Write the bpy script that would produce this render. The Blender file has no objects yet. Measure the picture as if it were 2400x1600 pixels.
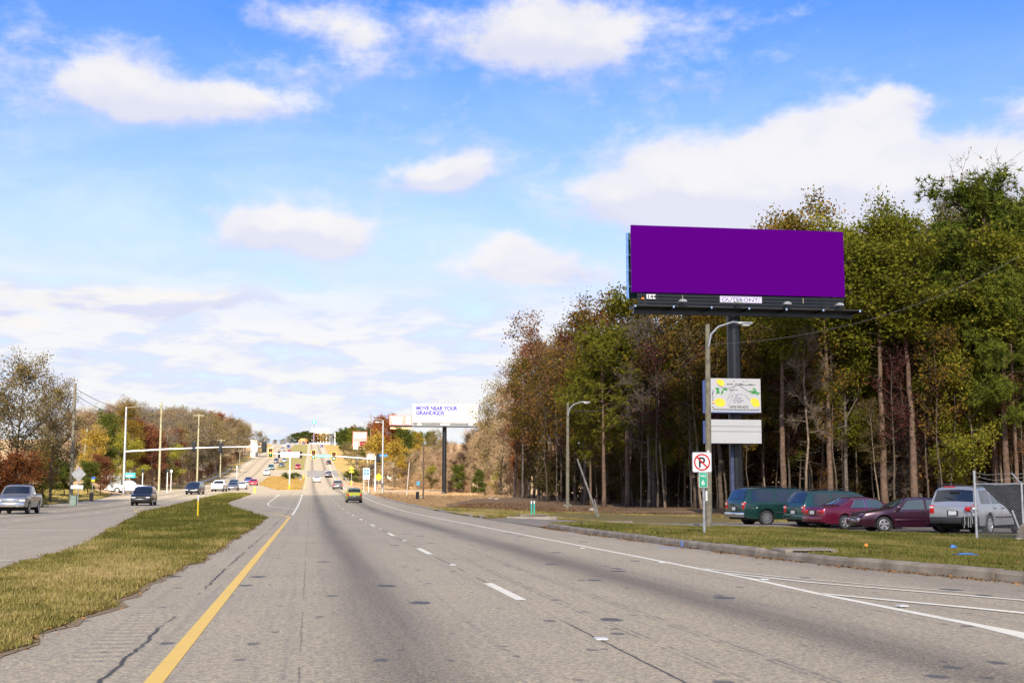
import bpy, bmesh, math, random
import numpy as np
from mathutils import Vector, Matrix, noise as mnoise
R = math.radians
random.seed(7)
rng = np.random.default_rng(11)
SC = bpy.context.scene
COL = SC.collection

# ------------------------------------------------------------------ camera
CAM_H = 1.31
F = 3000.0                                   # focal length in photo pixels (2400 wide)
VPX, VPY = 725.0, 1156.0                     # where the road direction and the horizon lie in the photo
PITCH = math.atan((VPY - 800) / F)
YAW = math.atan((1200 - VPX) / math.hypot(F, VPY - 800))
cam_d = bpy.data.cameras.new('camera')
cam_d.sensor_width = 36.0
cam_d.lens = 36.0 * F / 2400.0
cam_d.clip_start = 0.1
cam_d.clip_end = 20000
cam = bpy.data.objects.new('camera', cam_d)
COL.objects.link(cam)
cam.location = (0, 0, CAM_H)
cam.rotation_euler = (math.pi / 2 + PITCH, 0, -YAW)
SC.camera = cam
CAMM = cam.rotation_euler.to_matrix()

# ------------------------------------------------------------------ view
SC.view_settings.view_transform = 'Standard'
SC.view_settings.look = 'None'
SC.view_settings.exposure = 1.30
SC.view_settings.gamma = 1.0
SC.view_settings.use_curve_mapping = False
SC.cycles.use_denoising = True
SC.cycles.adaptive_threshold = 0.015
SC.cycles.max_bounces = 6
SC.cycles.diffuse_bounces = 3
SC.cycles.transparent_max_bounces = 32

# ------------------------------------------------------------------ sun
SUN_DIR = Vector((0.20, 1.0, -0.62)).normalized()        # direction the light travels
sun_el = math.asin(-SUN_DIR.z)
sd = bpy.data.lights.new('sun', 'SUN')
sd.energy = 5.0
sd.angle = R(0.53)
sd.color = (1.0, 0.90, 0.77)
sun = bpy.data.objects.new('sun', sd)
COL.objects.link(sun)
sun.location = (-30, -120, 90)
sun.rotation_euler = SUN_DIR.to_track_quat('-Z', 'Y').to_euler()


# ------------------------------------------------------------------ pixel helpers
def ray(px, py):
    return (CAMM @ Vector((px - 1200, 800 - py, -F))).normalized()


def dir_azel(px, py):
    d = ray(px, py)
    return math.atan2(d.x, d.y), math.asin(d.z)


# ------------------------------------------------------------------ node helper
class NT:
    def __init__(self, tree):
        self.t = tree
        tree.nodes.clear()

    def n(self, kind, **kw):
        nd = self.t.nodes.new(kind)
        for k, v in kw.items():
            if k.startswith('i_'):
                nd.inputs[k[2:].replace('_', ' ')].default_value = v
            else:
                setattr(nd, k, v)
        return nd

    def l(self, a, b):
        self.t.links.new(a, b)

    def setin(self, sock, v):
        if hasattr(v, 'is_output') or isinstance(v, bpy.types.NodeSocket):
            self.l(v, sock)
        else:
            sock.default_value = v

    def m(self, op, a, b=0.0, c=None, clamp=False):
        nd = self.t.nodes.new('ShaderNodeMath')
        nd.operation = op
        nd.use_clamp = clamp
        self.setin(nd.inputs[0], a)
        self.setin(nd.inputs[1], b)
        if c is not None:
            self.setin(nd.inputs[2], c)
        return nd.outputs[0]

    def mix(self, f, a, b, mode='MIX'):
        nd = self.t.nodes.new('ShaderNodeMix')
        nd.data_type = 'RGBA'
        nd.blend_type = mode
        self.setin(nd.inputs[0], f)
        for s, v in ((nd.inputs[6], a), (nd.inputs[7], b)):
            if isinstance(v, bpy.types.NodeSocket):
                self.l(v, s)
            else:
                s.default_value = (*v, 1) if len(v) == 3 else v
        return nd.outputs[2]

    def smooth(self, v, lo, hi, a=0.0, b=1.0):
        nd = self.t.nodes.new('ShaderNodeMapRange')
        nd.interpolation_type = 'SMOOTHSTEP'
        self.setin(nd.inputs[0], v)
        nd.inputs[1].default_value = lo
        nd.inputs[2].default_value = hi
        nd.inputs[3].default_value = a
        nd.inputs[4].default_value = b
        return nd.outputs[0]

    def noise(self, vec, scale, detail=3.0, rough=0.55, dist=0.0):
        nd = self.t.nodes.new('ShaderNodeTexNoise')
        if vec is not None:
            self.l(vec, nd.inputs['Vector'])
        nd.inputs['Scale'].default_value = scale
        nd.inputs['Detail'].default_value = detail
        nd.inputs['Roughness'].default_value = rough
        nd.inputs['Distortion'].default_value = dist
        return nd

    def comb(self, x, y, z=0.0):
        nd = self.t.nodes.new('ShaderNodeCombineXYZ')
        for s, v in zip(nd.inputs, (x, y, z)):
            self.setin(s, v)
        return nd.outputs[0]

    def ramp(self, f, stops):
        nd = self.t.nodes.new('ShaderNodeValToRGB')
        self.l(f, nd.inputs[0])
        e = nd.color_ramp.elements
        while len(e) < len(stops):
            e.new(0.5)
        for el, (p, c) in zip(e, stops):
            el.position = p
            el.color = (*c, 1)
        return nd.outputs[0]


# ------------------------------------------------------------------ world: clear sky with fair-weather cloud
W = bpy.data.worlds.new('World')
SC.world = W
W.use_nodes = True
w = NT(W.node_tree)
sky = w.n('ShaderNodeTexSky', sky_type='NISHITA', sun_disc=False)
sky.sun_elevation = sun_el
sky.sun_rotation = math.atan2(-SUN_DIR.x, -SUN_DIR.y)
sky.air_density = 1.0
sky.dust_density = 0.6
sky.ozone_density = 2.0
tc = w.n('ShaderNodeTexCoord')
sep = w.n('ShaderNodeSeparateXYZ')
w.l(tc.outputs['Generated'], sep.inputs[0])
dx, dy, dz = sep.outputs
az = w.m('ARCTAN2', dx, dy)
el = w.m('ARCSINE', dz)
base_co = w.comb(az, w.m('MULTIPLY', el, 1.7))
nw = w.noise(tc.outputs['Generated'], 7.0, 5.0, 0.55)
nws = w.n('ShaderNodeSeparateColor')
w.l(nw.outputs['Color'], nws.inputs[0])
waz = w.m('ADD', az, w.m('MULTIPLY', w.m('SUBTRACT', nws.outputs[0], 0.5), 0.10))
wel = w.m('ADD', el, w.m('MULTIPLY', w.m('SUBTRACT', nws.outputs[1], 0.5), 0.07))
blobs = [  # photo px, py, rx, ry, weight
    (235, 200, 150, 75, .95), (480, 228, 125, 62, .9), (390, 275, 240, 46, .8), (640, 248, 120, 48, .6),
    (720, 15, 230, 70, .75), (830, 90, 130, 75, .5), (650, 165, 100, 50, .55), (820, 170, 110, 55, .42), (980, 50, 70, 70, .25),
    (1230, 50, 190, 100, .95), (1230, 125, 200, 75, .75), (1400, 115, 100, 110, .62),
    (1000, 440, 200, 55, 1), (1060, 415, 120, 50, .9),
    (690, 545, 190, 65, 1), (790, 560, 110, 55, .9), (600, 545, 130, 50, .7),
    (1930, 380, 220, 120, 1.0), (2050, 295, 110, 75, .85), (1750, 450, 270, 95, .9), (1570, 405, 150, 90, .62),
    (1900, 480, 480, 120, 1.1), (2270, 400, 200, 80, .95), (1520, 490, 200, 90, .8), (2500, 430, 260, 110, .9),
    (200, 685, 330, 52, 1), (30, 755, 170, 40, 1), (390, 720, 190, 38, .85), (690, 700, 200, 36, .6), (560, 800, 260, 34, .75), (900, 790, 240, 32, .7), (200, 830, 260, 30, .7),
    (1150, 640, 200, 55, .9), (1320, 665, 170, 60, .85), (1220, 590, 90, 40, .6),
    (1590, 60, 120, 60, .45), (1640, 170, 140, 60, .42), (1800, 35, 80, 30, .5), (2400, 250, 90, 40, .55), (2140, 255, 60, 38, .5),
    (60, 60, 120, 70, .35), (1050, 330, 220, 60, .42), (450, 590, 260, 40, .36),
    # more of the same sky outside this picture
    (-400, 150, 300, 110, 1), (-900, 420, 330, 90, 1), (2900, 150, 320, 120, 1), (3300, 520, 300, 90, 1), (-500, 620, 260, 60, .9),
    (700, -380, 320, 150, 1), (1900, -420, 360, 160, 1), (2700, -300, 260, 120, .8), (-300, -350, 300, 130, .9),
]
acc = None
cnt = 0
wco = w.comb(waz, wel)
for (bx, by, rx, ry, wt) in blobs:
    a0, e0 = dir_azel(bx, by)
    ra, re = rx / F / math.cos(e0), ry / F
    q = w.n('ShaderNodeVectorMath', operation='MULTIPLY_ADD')
    w.l(wco, q.inputs[0])
    q.inputs[1].default_value = (1 / ra, 1 / re, 0)
    q.inputs[2].default_value = (-a0 / ra, -e0 / re, 0.01 * wt)
    dt = w.n('ShaderNodeVectorMath', operation='DOT_PRODUCT')
    w.l(q.outputs[0], dt.inputs[0])
    w.l(q.outputs[0], dt.inputs[1])
    val = w.m('POWER', math.exp(-1.25), dt.outputs['Value'])
    va = w.n('ShaderNodeVectorMath', operation='MULTIPLY_ADD')
    w.l(q.outputs[0], va.inputs[0])
    w.l(val, va.inputs[1])
    if acc is None:
        va.inputs[2].default_value = (0, 0, 0)
    else:
        w.l(acc, va.inputs[2])
    acc = va.outputs[0]
    cnt += 1
    if cnt % 10 == 0:                      # keep the evaluation sequential
        vc = w.n('ShaderNodeVectorMath', operation='MULTIPLY_ADD')
        w.l(acc, vc.inputs[0])
        vc.inputs[1].default_value = (1e-12, 0, 0)
        w.l(wco, vc.inputs[2])
        wco = vc.outputs[0]
sacc = w.n('ShaderNodeSeparateXYZ')
w.l(acc, sacc.inputs[0])
low = sacc.outputs[1]
dens = w.m('MULTIPLY', sacc.outputs[2], 100.0)
# generic cumulus away from this direction (behind and overhead), from a plane-projected noise
pz = w.m('MAXIMUM', w.m('ADD', dz, 0.12), 0.06)
pl = w.comb(w.m('DIVIDE', dx, pz), w.m('DIVIDE', dy, pz))
ng = w.noise(pl, 1.15, 6.0, 0.55, 0.3)
generic = w.smooth(ng.outputs['Fac'], 0.43, 0.60)
front = w.m('MULTIPLY', w.smooth(dy, 0.45, 0.80), w.smooth(el, 0.55, 0.75, 1.0, 0.0))
generic = w.m('MULTIPLY', generic, w.m('SUBTRACT', 1.0, front))
# flattened cloud banks near the horizon all the way round
sel = w.m('ADD', w.m('MULTIPLY', el, 0.72), w.m('MULTIPLY', wel, 0.28))
strat_co = w.comb(w.m('MULTIPLY', az, 13.0), w.m('MULTIPLY', sel, 52.0))
ns = w.noise(strat_co, 1.0, 5.0, 0.56, 0.0)
band = w.m('MULTIPLY', w.smooth(el, 0.005, 0.05), w.smooth(el, 0.12, 0.20, 1.0, 0.0))
strat = w.m('MULTIPLY', w.smooth(ns.outputs['Fac'], 0.30, 0.50), band)
nd1 = w.noise(base_co, 24.0, 8.0, 0.62)
nd2 = w.noise(base_co, 5.0, 5.0, 0.6)
edge = w.m('ADD', w.m('MULTIPLY', w.m('SUBTRACT', nd1.outputs['Fac'], 0.5), 0.95), w.m('MULTIPLY', w.m('SUBTRACT', nd2.outputs['Fac'], 0.5), 0.85))
nd4 = w.noise(base_co, 62.0, 4.0, 0.6)
edge = w.m('ADD', edge, w.m('MULTIPLY', w.m('SUBTRACT', nd4.outputs['Fac'], 0.5), 0.30))
cov = w.smooth(w.m('ADD', dens, w.m('MULTIPLY', edge, 1.15)), 0.30, 0.98)
wisp = w.smooth(w.m('ADD', w.m('MULTIPLY', dens, 0.9), w.m('MULTIPLY', edge, 1.7)), 0.12, 0.95)
cov = w.m('MAXIMUM', cov, w.m('MULTIPLY', wisp, 0.7))
cov = w.m('MAXIMUM', cov, generic)
cov = w.m('MAXIMUM', cov, w.m('MULTIPLY', strat, 0.85))
# thin cirrus veil
veil_co = w.comb(w.m('MULTIPLY', waz, 3.0), w.m('MULTIPLY', wel, 9.0))
nv = w.noise(veil_co, 1.6, 6.0, 0.6, 0.6)
veil = w.m('MULTIPLY', w.smooth(nv.outputs['Fac'], 0.36, 0.72), w.smooth(el, 0.10, 0.36, 0.60, 0.05))
# clear-sky colour: Nishita with more saturated blue, whitening to the horizon
hsv = w.n('ShaderNodeHueSaturation')
hsv.inputs['Saturation'].default_value = 1.12
hsv.inputs['Value'].default_value = 1.0
w.l(sky.outputs[0], hsv.inputs['Color'])
clear = w.mix(1.0, hsv.outputs[0], (0.56, 0.92, 1.62), 'MULTIPLY')
hazef = w.smooth(el, 0.06, 0.40, 0.88, 0.0)
clear = w.mix(hazef, clear, (5.7, 6.55, 7.7))
clear = w.mix(veil, clear, (6.2, 6.8, 7.6))
shade = w.smooth(w.m('ADD', low, w.m('MULTIPLY', edge, 0.7)), -0.35, 0.25)
core = w.smooth(w.m('ADD', dens, edge), 0.45, 1.15)
nd3 = w.noise(base_co, 13.0, 5.0, 0.6)
shade = w.m('MULTIPLY', shade, w.smooth(nd3.outputs['Fac'], 0.30, 0.62, 0.45, 1.0))
ccol = w.mix(shade, (4.7, 4.85, 6.2), (6.65, 6.5, 6.4))
ccol = w.mix(w.m('MULTIPLY', core, 0.40), ccol, (6.9, 6.75, 6.5))
scol = w.mix(w.smooth(ns.outputs['Fac'], 0.40, 0.56), (5.0, 5.15, 6.5), (6.9, 6.65, 6.3))
ccol = w.mix(w.m('MULTIPLY', band, 0.95), ccol, scol)
skycol = w.mix(w.m('MULTIPLY', cov, 0.93), clear, ccol)
bg = w.n('ShaderNodeBackground')
bg.inputs['Strength'].default_value = 0.058
w.l(skycol, bg.inputs['Color'])
wo = w.n('ShaderNodeOutputWorld')
w.l(bg.outputs[0], wo.inputs['Surface'])
W.cycles.sampling_method = 'MANUAL'
W.cycles.sample_map_resolution = 512

# ------------------------------------------------------------------ terrain profile
PROF = [(-60, 0), (90, 0), (133, .38), (165, .85), (200, 1.44), (248, 2.1), (300, 3.2), (337, 4.4), (400, 7.4), (470, 11.9), (600, 19),
        (770, 28.6), (880, 34.6), (940, 35.8), (1100, 33), (1600, 20), (4000, -20), (9000, -60)]
STN = sorted(set([-60, -20, 0, 10, 20, 30, 40, 50, 60, 75] + list(range(90, 500, 10)) + list(range(500, 960, 20)) + [1000, 1100, 1600, 4000, 9000]))
PX_, PZ_ = zip(*PROF)
_zs = np.interp(STN, PX_, PZ_)
for _ in range(2):
    _zs[1:-1] = .25 * _zs[:-2] + .5 * _zs[1:-1] + .25 * _zs[2:]
_zs[:9] = 0


def zr(Y):
    return float(np.interp(Y, STN, _zs))


def sstep(a, b, x):
    u = min(1.0, max(0.0, (x - a) / (b - a)))
    return u * u * (3 - 2 * u)


def side(X, Y):
    """lateral shape of the land beside the road"""
    s = 0.0
    if X < -25.5:
        s += min(2.2, (-25.5 - X) * 0.14)
    if X > 10.5:
        s += min(1.0, max(0, (X - 40)) * 0.02)
        s -= .42 * sstep(10.5, 18.5, X) * (1 - sstep(68, 98, Y))
        s -= 1.25 * sstep(10.5, 19, X) * sstep(165, 235, Y) * (1 - sstep(300, 370, Y))
    return s


def zg(X, Y):
    return zr(Y) + side(X, Y)


def P(px, py, dz=0.0):
    """the point of the ground seen at a photo pixel"""
    d = ray(px, py)
    lo, hi = 1.0, 6000.0
    prev = 1.0
    t = 2.0
    while t < 6000:
        p = d * t
        if CAM_H + p.z < zr(p.y) + dz:
            lo, hi = prev, t
            for _ in range(30):
                mid = (lo + hi) / 2
                q = d * mid
                if CAM_H + q.z < zr(q.y) + dz:
                    hi = mid
                else:
                    lo = mid
            q = d * hi
            return q.x, q.y
        prev = t
        t *= 1.01
    return d.x * 3000, d.y * 3000


def XY(px, Y):
    """the lateral position X of photo column px at distance Y along the road (horizon level)"""
    d = ray(px, VPY)
    return d.x / d.y * Y


def HZ(py, Y):
    """the height z of photo row py at distance Y along the road"""
    d = ray(VPX, py)
    return CAM_H + d.z / d.y * Y


def at(px, py, Y):
    d = ray(px, py)
    t = Y / d.y
    return Vector((d.x * t, Y, CAM_H + d.z * t))


# ------------------------------------------------------------------ materials
MATS = {}


def mat(name, col, rough=0.6, metal=0.0, var=0.12, scale=3.0, bump=0.0, bscale=40.0, emit=None, spec=0.5, coat=0.0, col2=None, coord='Object'):
    if name in MATS:
        return MATS[name]
    mt = bpy.data.materials.new(name)
    mt.use_nodes = True
    t = NT(mt.node_tree)
    b = t.n('ShaderNodeBsdfPrincipled')
    o = t.n('ShaderNodeOutputMaterial')
    t.l(b.outputs[0], o.inputs[0])
    b.inputs['Roughness'].default_value = rough
    b.inputs['Metallic'].default_value = metal
    b.inputs['Specular IOR Level'].default_value = spec
    b.inputs['Coat Weight'].default_value = coat
    b.inputs['Coat Roughness'].default_value = 0.04
    tcn = t.n('ShaderNodeTexCoord')
    if var > 0 or col2:
        nz = t.noise(tcn.outputs[coord], scale, 5.0, 0.6)
        c2 = col2 if col2 else tuple(max(0, c * (1 - 2 * var)) for c in col)
        c1 = col if col2 else tuple(c * (1 + var) for c in col)
        f = t.smooth(nz.outputs['Fac'], 0.3, 0.7)
        t.l(t.mix(f, c1, c2), b.inputs['Base Color'])
    else:
        b.inputs['Base Color'].default_value = (*col, 1)
    if bump > 0:
        nb = t.noise(tcn.outputs[coord], bscale, 4.0, 0.6)
        bp = t.n('ShaderNodeBump')
        bp.inputs['Strength'].default_value = bump
        bp.inputs['Distance'].default_value = 0.02
        t.l(nb.outputs['Fac'], bp.inputs['Height'])
        t.l(bp.outputs[0], b.inputs['Normal'])
    if emit:
        b.inputs['Emission Color'].default_value = (*emit[:3], 1)
        b.inputs['Emission Strength'].default_value = emit[3]
    MATS[name] = mt
    return mt


def leaf_mat(name, stops, transl=0.35):
    if name in MATS:
        return MATS[name]
    mt = bpy.data.materials.new(name)
    mt.use_nodes = True
    t = NT(mt.node_tree)
    a = t.n('ShaderNodeAttribute', attribute_name='rnd')
    oi = t.n('ShaderNodeObjectInfo')
    f = t.m('ADD', t.m('MULTIPLY', a.outputs['Fac'], 0.86), t.m('MULTIPLY', oi.outputs['Random'], 0.14))
    c = t.ramp(f, stops)
    d = t.n('ShaderNodeBsdfDiffuse')
    tr = t.n('ShaderNodeBsdfTranslucent')
    mx = t.n('ShaderNodeMixShader')
    mx.inputs[0].default_value = transl
    t.l(c, d.inputs[0])
    t.l(c, tr.inputs[0])
    t.l(d.outputs[0], mx.inputs[1])
    t.l(tr.outputs[0], mx.inputs[2])
    o = t.n('ShaderNodeOutputMaterial')
    t.l(mx.outputs[0], o.inputs[0])
    MATS[name] = mt
    return mt


def asphalt_mat():
    mt = bpy.data.materials.new('asphalt')
    mt.use_nodes = True
    t = NT(mt.node_tree)
    g = t.n('ShaderNodeNewGeometry')
    pos = g.outputs['Position']
    s = t.n('ShaderNodeSeparateXYZ')
    t.l(pos, s.inputs[0])
    X, Y = s.outputs[0], s.outputs[1]
    n_big = t.noise(pos, 0.22, 4.0, 0.6)
    n_mid = t.noise(pos, 2.2, 4.0, 0.65)
    n_fine = t.noise(pos, 34.0, 3.0, 0.75)
    n_agg = t.noise(pos, 95.0, 2.0, 0.7)
    col = t.mix(t.smooth(n_big.outputs['Fac'], 0.3, 0.7), (0.58, 0.465, 0.28), (0.48, 0.39, 0.242))
    col = t.mix(t.m('MULTIPLY', t.smooth(n_mid.outputs['Fac'], 0.35, 0.75), 0.35), col, (0.29, 0.262, 0.20))
    # aggregate speckle
    col = t.mix(t.m('MULTIPLY', t.smooth(n_fine.outputs['Fac'], 0.46, 0.56), 0.62), col, (0.15, 0.122, 0.085))
    col = t.mix(t.m('MULTIPLY', t.smooth(n_agg.outputs['Fac'], 0.50, 0.60), 0.60), col, (0.72, 0.60, 0.42))
    n_grit = t.noise(pos, 15.0, 3.0, 0.7)
    col = t.mix(t.m('MULTIPLY', t.smooth(n_grit.outputs['Fac'], 0.46, 0.57), 0.48), col, (0.17, 0.142, 0.105))
    # wheel-path oil: a dark stripe down the middle of each lane, from dripping engines
    str_n = t.noise(t.comb(t.m('MULTIPLY', X, 2.2), t.m('MULTIPLY', Y, 0.06)), 1.0, 4.0, 0.6)
    for xc, wd, amt in ((0.82, 0.40, 0.88), (4.85, 0.46, 0.86), (-19.7, 0.4, 0.55), (-16.1, 0.4, 0.6), (-12.6, 0.35, 0.25), (-2.7, 0.3, 0.15)):
        dxx = t.m('DIVIDE', t.m('SUBTRACT', X, xc), wd)
        gs = t.m('POWER', 2.718, t.m('MULTIPLY', t.m('MULTIPLY', dxx, dxx), -0.75))
        gs = t.m('MULTIPLY', t.m('MULTIPLY', gs, t.smooth(str_n.outputs['Fac'], 0.15, 0.65, 0.5, 1.0)), t.smooth(n_fine.outputs['Fac'], 0.38, 0.60, 0.55, 1.0))
        col = t.mix(t.m('MULTIPLY', gs, amt), col, (0.085, 0.068, 0.044))
    # faint longitudinal tyre polish streaks
    lg = t.noise(t.comb(t.m('MULTIPLY', X, 5.0), t.m('MULTIPLY', Y, 0.035)), 1.0, 5.0, 0.65)
    col = t.mix(t.m('MULTIPLY', t.smooth(lg.outputs['Fac'], 0.5, 0.72), 0.28), col, (0.15, 0.143, 0.13))
    # double dark skid lines wandering in the right lane
    wv = t.m('ADD', X, t.m('MULTIPLY', t.m('SINE', t.m('MULTIPLY', Y, 0.11)), 0.12))
    for xc in (3.12, 3.20, 3.72, 3.79):
        ln = t.smooth(t.m('ABSOLUTE', t.m('SUBTRACT', wv, xc)), 0.006, 0.022, 1.0, 0.0)
        ln = t.m('MULTIPLY', t.m('MULTIPLY', ln, t.smooth(n_mid.outputs['Fac'], 0.35, 0.6)), t.smooth(Y, 24.0, 38.0, 0.55, 0.0))
        col = t.mix(ln, col, (0.05, 0.048, 0.045))
    # tar / gum spots: small round patches
    for sc, thr, keep, amt in ((0.95, 0.15, 0.42, 0.85), (1.7, 0.13, 0.40, 0.72), (3.6, 0.15, 0.32, 0.65), (9.0, 0.16, 0.22, 0.6)):
        v = t.n('ShaderNodeTexVoronoi', feature='F1')
        v.inputs['Scale'].default_value = sc
        mp = t.n('ShaderNodeMapping')
        mp.inputs['Scale'].default_value = (1.0, 0.62, 0.0)
        wob = t.noise(pos, 9.0, 2.0)
        vm = t.n('ShaderNodeVectorMath', operation='MULTIPLY_ADD')
        t.l(wob.outputs['Color'], vm.inputs[0])
        vm.inputs[1].default_value = (0.12, 0.12, 0)
        t.l(pos, vm.inputs[2])
        t.l(vm.outputs[0], mp.inputs[0])
        t.l(mp.outputs[0], v.inputs['Vector'])
        sp = t.smooth(v.outputs['Distance'], thr * 0.75, thr, 1.0, 0.0)
        cs = t.n('ShaderNodeSeparateColor')
        t.l(v.outputs['Color'], cs.inputs[0])
        sp = t.m('MULTIPLY', sp, t.smooth(cs.outputs[0], keep - .04, keep, 1.0, 0.0))
        col = t.mix(t.m('MULTIPLY', sp, amt), col, (0.062, 0.062, 0.066))
    # dark gum specks concentrated 0.7 m right of the yellow line
    # cracks along the joints
    for xc, amp, wd, amt in ((-1.42, 0.10, 0.028, 0.9), (2.62, 0.03, 0.020, 0.85), (-0.05, .03, .012, .45), (-17.9, .03, .02, .5)):
        cn = t.noise(t.comb(0.0, t.m('MULTIPLY', Y, 1.3), xc), 1.0, 5.0, 0.7)
        cx = t.m('SUBTRACT', X, t.m('ADD', xc, t.m('MULTIPLY', t.m('SUBTRACT', cn.outputs['Fac'], 0.5), amp * 2)))
        br = t.noise(t.comb(0.0, t.m('MULTIPLY', Y, 0.35), xc + 3), 1.0, 3.0)
        ck = t.m('MULTIPLY', t.smooth(t.m('ABSOLUTE', cx), wd * .4, wd, 1.0, 0.0), t.smooth(br.outputs['Fac'], 0.42, 0.52))
        col = t.mix(t.m('MULTIPLY', ck, amt), col, (0.035, 0.033, 0.03))
    # rumble-strip grooves milled in the left shoulder
    rx = t.smooth(t.m('ABSOLUTE', t.m('SUBTRACT', X, -1.68)), 0.17, 0.21, 1.0, 0.0)
    ry = t.m('SINE', t.m('MULTIPLY', Y, 20.9))
    rl = t.m('MULTIPLY', rx, t.m('MULTIPLY', t.smooth(Y, 10.3, 10.8), t.smooth(Y, 21.0, 22.0, 1.0, 0.0)))
    # paler, dirtier edge strip by the kerb
    ed = t.m('MULTIPLY', t.smooth(t.m('ADD', X, t.m('MULTIPLY', n_mid.outputs['Fac'], 0.8)), 8.6, 9.8), t.smooth(Y, 70, 95, 1.0, 0.0))
    col = t.mix(t.m('MULTIPLY', ed, 0.45), col, (0.20, 0.16, 0.115))
    b = t.n('ShaderNodeBsdfPrincipled')
    t.l(col, b.inputs['Base Color'])
    b.inputs['Roughness'].default_value = 0.72
    b.inputs['Specular IOR Level'].default_value = 0.35
    hh = t.m('ADD', t.m('MULTIPLY', n_fine.outputs['Fac'], 0.8), t.m('MULTIPLY', n_agg.outputs['Fac'], 0.5))
    hh = t.m('ADD', hh, t.m('MULTIPLY', t.m('MULTIPLY', ry, rl), 1.3))
    bp = t.n('ShaderNodeBump')
    bp.inputs['Strength'].default_value = 0.5
    bp.inputs['Distance'].default_value = 0.012
    t.l(hh, bp.inputs['Height'])
    t.l(bp.outputs[0], b.inputs['Normal'])
    o = t.n('ShaderNodeOutputMaterial')
    t.l(b.outputs[0], o.inputs[0])
    return mt


def soil_mat(name, stops, sc=0.5, speck=(0.25, 0.2, 0.1), bump=0.6):
    mt = bpy.data.materials.new(name)
    mt.use_nodes = True
    t = NT(mt.node_tree)
    g = t.n('ShaderNodeNewGeometry')
    pos = g.outputs['Position']
    n1 = t.noise(pos, sc, 6.0, 0.65)
    n2 = t.noise(pos, 9.0, 4.0, 0.7)
    n3 = t.noise(pos, 60.0, 3.0, 0.7)
    f = t.m('ADD', t.m('MULTIPLY', n1.outputs['Fac'], 0.6), t.m('MULTIPLY', n2.outputs['Fac'], 0.4))
    col = t.ramp(f, stops)
    col = t.mix(t.m('MULTIPLY', t.smooth(n3.outputs['Fac'], 0.5, 0.7), 0.5), col, speck)
    b = t.n('ShaderNodeBsdfPrincipled')
    b.inputs['Roughness'].default_value = 0.95
    b.inputs['Specular IOR Level'].default_value = 0.1
    t.l(col, b.inputs['Base Color'])
    bp = t.n('ShaderNodeBump')
    bp.inputs['Strength'].default_value = bump
    bp.inputs['Distance'].default_value = 0.05
    t.l(t.m('ADD', n2.outputs['Fac'], n3.outputs['Fac']), bp.inputs['Height'])
    t.l(bp.outputs[0], b.inputs['Normal'])
    o = t.n('ShaderNodeOutputMaterial')
    t.l(b.outputs[0], o.inputs[0])
    return mt


def worn_paint(name, col, wear=0.45):
    mt = bpy.data.materials.new(name)
    mt.use_nodes = True
    t = NT(mt.node_tree)
    g = t.n('ShaderNodeNewGeometry')
    pos = g.outputs['Position']
    n1 = t.noise(pos, 25.0, 4.0, 0.7)
    n2 = t.noise(pos, 1.5, 3.0, 0.6)
    f = t.m('ADD', t.m('MULTIPLY', n1.outputs['Fac'], 0.6), t.m('MULTIPLY', n2.outputs['Fac'], 0.4))
    c = t.mix(t.m('MULTIPLY', t.smooth(f, 0.5, 0.68), wear), col, (0.22, 0.205, 0.18))
    b = t.n('ShaderNodeBsdfPrincipled')
    b.inputs['Roughness'].default_value = 0.75
    b.inputs['Specular IOR Level'].default_value = 0.3
    t.l(c, b.inputs['Base Color'])
    o = t.n('ShaderNodeOutputMaterial')
    t.l(b.outputs[0], o.inputs[0])
    MATS[name] = mt
    return mt


ASPHALT = asphalt_mat()
WHITE_PAINT = worn_paint('white_paint', (0.80, 0.74, 0.58), 0.5)
YELLOW_PAINT = worn_paint('yellow_paint', (0.80, 0.52, 0.12), 0.28)
GRASS_SOIL = soil_mat('grass_soil', [(0.30, (0.12, 0.105, 0.03)), (0.45, (0.24, 0.18, 0.075)), (0.58, (0.17, 0.14, 0.045)), (0.75, (0.29, 0.20, 0.10))], 0.7, (0.16, 0.11, 0.05))
DRY_SOIL = soil_mat('dry_ground', [(0.30, (0.28, 0.17, 0.09)), (0.48, (0.44, 0.30, 0.16)), (0.62, (0.54, 0.38, 0.21)), (0.8, (0.36, 0.24, 0.12))], 0.16, (0.20, 0.12, 0.06))
WOOD_SOIL = soil_mat('forest_floor', [(0.30, (0.11, 0.072, 0.042)), (0.5, (0.22, 0.145, 0.082)), (0.75, (0.31, 0.21, 0.125))], 0.4, (0.12, 0.08, 0.045))
GOLD_SOIL = soil_mat('golden_grass_soil', [(0.30, (0.30, 0.20, 0.06)), (0.5, (0.42, 0.29, 0.10)), (0.75, (0.34, 0.25, 0.09))], 0.4, (0.24, 0.17, 0.06))
CONCRETE = mat('old_concrete', (0.30, 0.255, 0.19), 0.85, col2=(0.17, 0.135, 0.095), scale=2.3, bump=0.5, bscale=30)
CONC_LIGHT = mat('light_concrete', (0.42, 0.37, 0.30), 0.85, col2=(0.25, 0.21, 0.16), scale=1.4, bump=0.4, bscale=30)
WOODPOLE = mat('weathered_pole_wood', (0.22, 0.20, 0.135), 0.85, col2=(0.125, 0.108, 0.075), scale=5, bump=0.5, bscale=20)
BROWNPOLE = mat('brown_pole_wood', (0.17, 0.11, 0.07), 0.85, col2=(0.09, 0.06, 0.04), scale=5)
GALV = mat('galvanised_steel', (0.46, 0.47, 0.47), 0.45, 0.65, var=0.10, scale=6)
GALVD = mat('dull_galvanised_steel', (0.33, 0.34, 0.34), 0.55, 0.5, var=0.18, scale=8)
BLACKSTEEL = mat('black_painted_steel', (0.006, 0.007, 0.009), 0.32, 0.0, var=0.25, scale=2, spec=0.5)
WHITE = mat('white_vinyl', (0.74, 0.73, 0.70), 0.55, var=0.03, scale=2)
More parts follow.
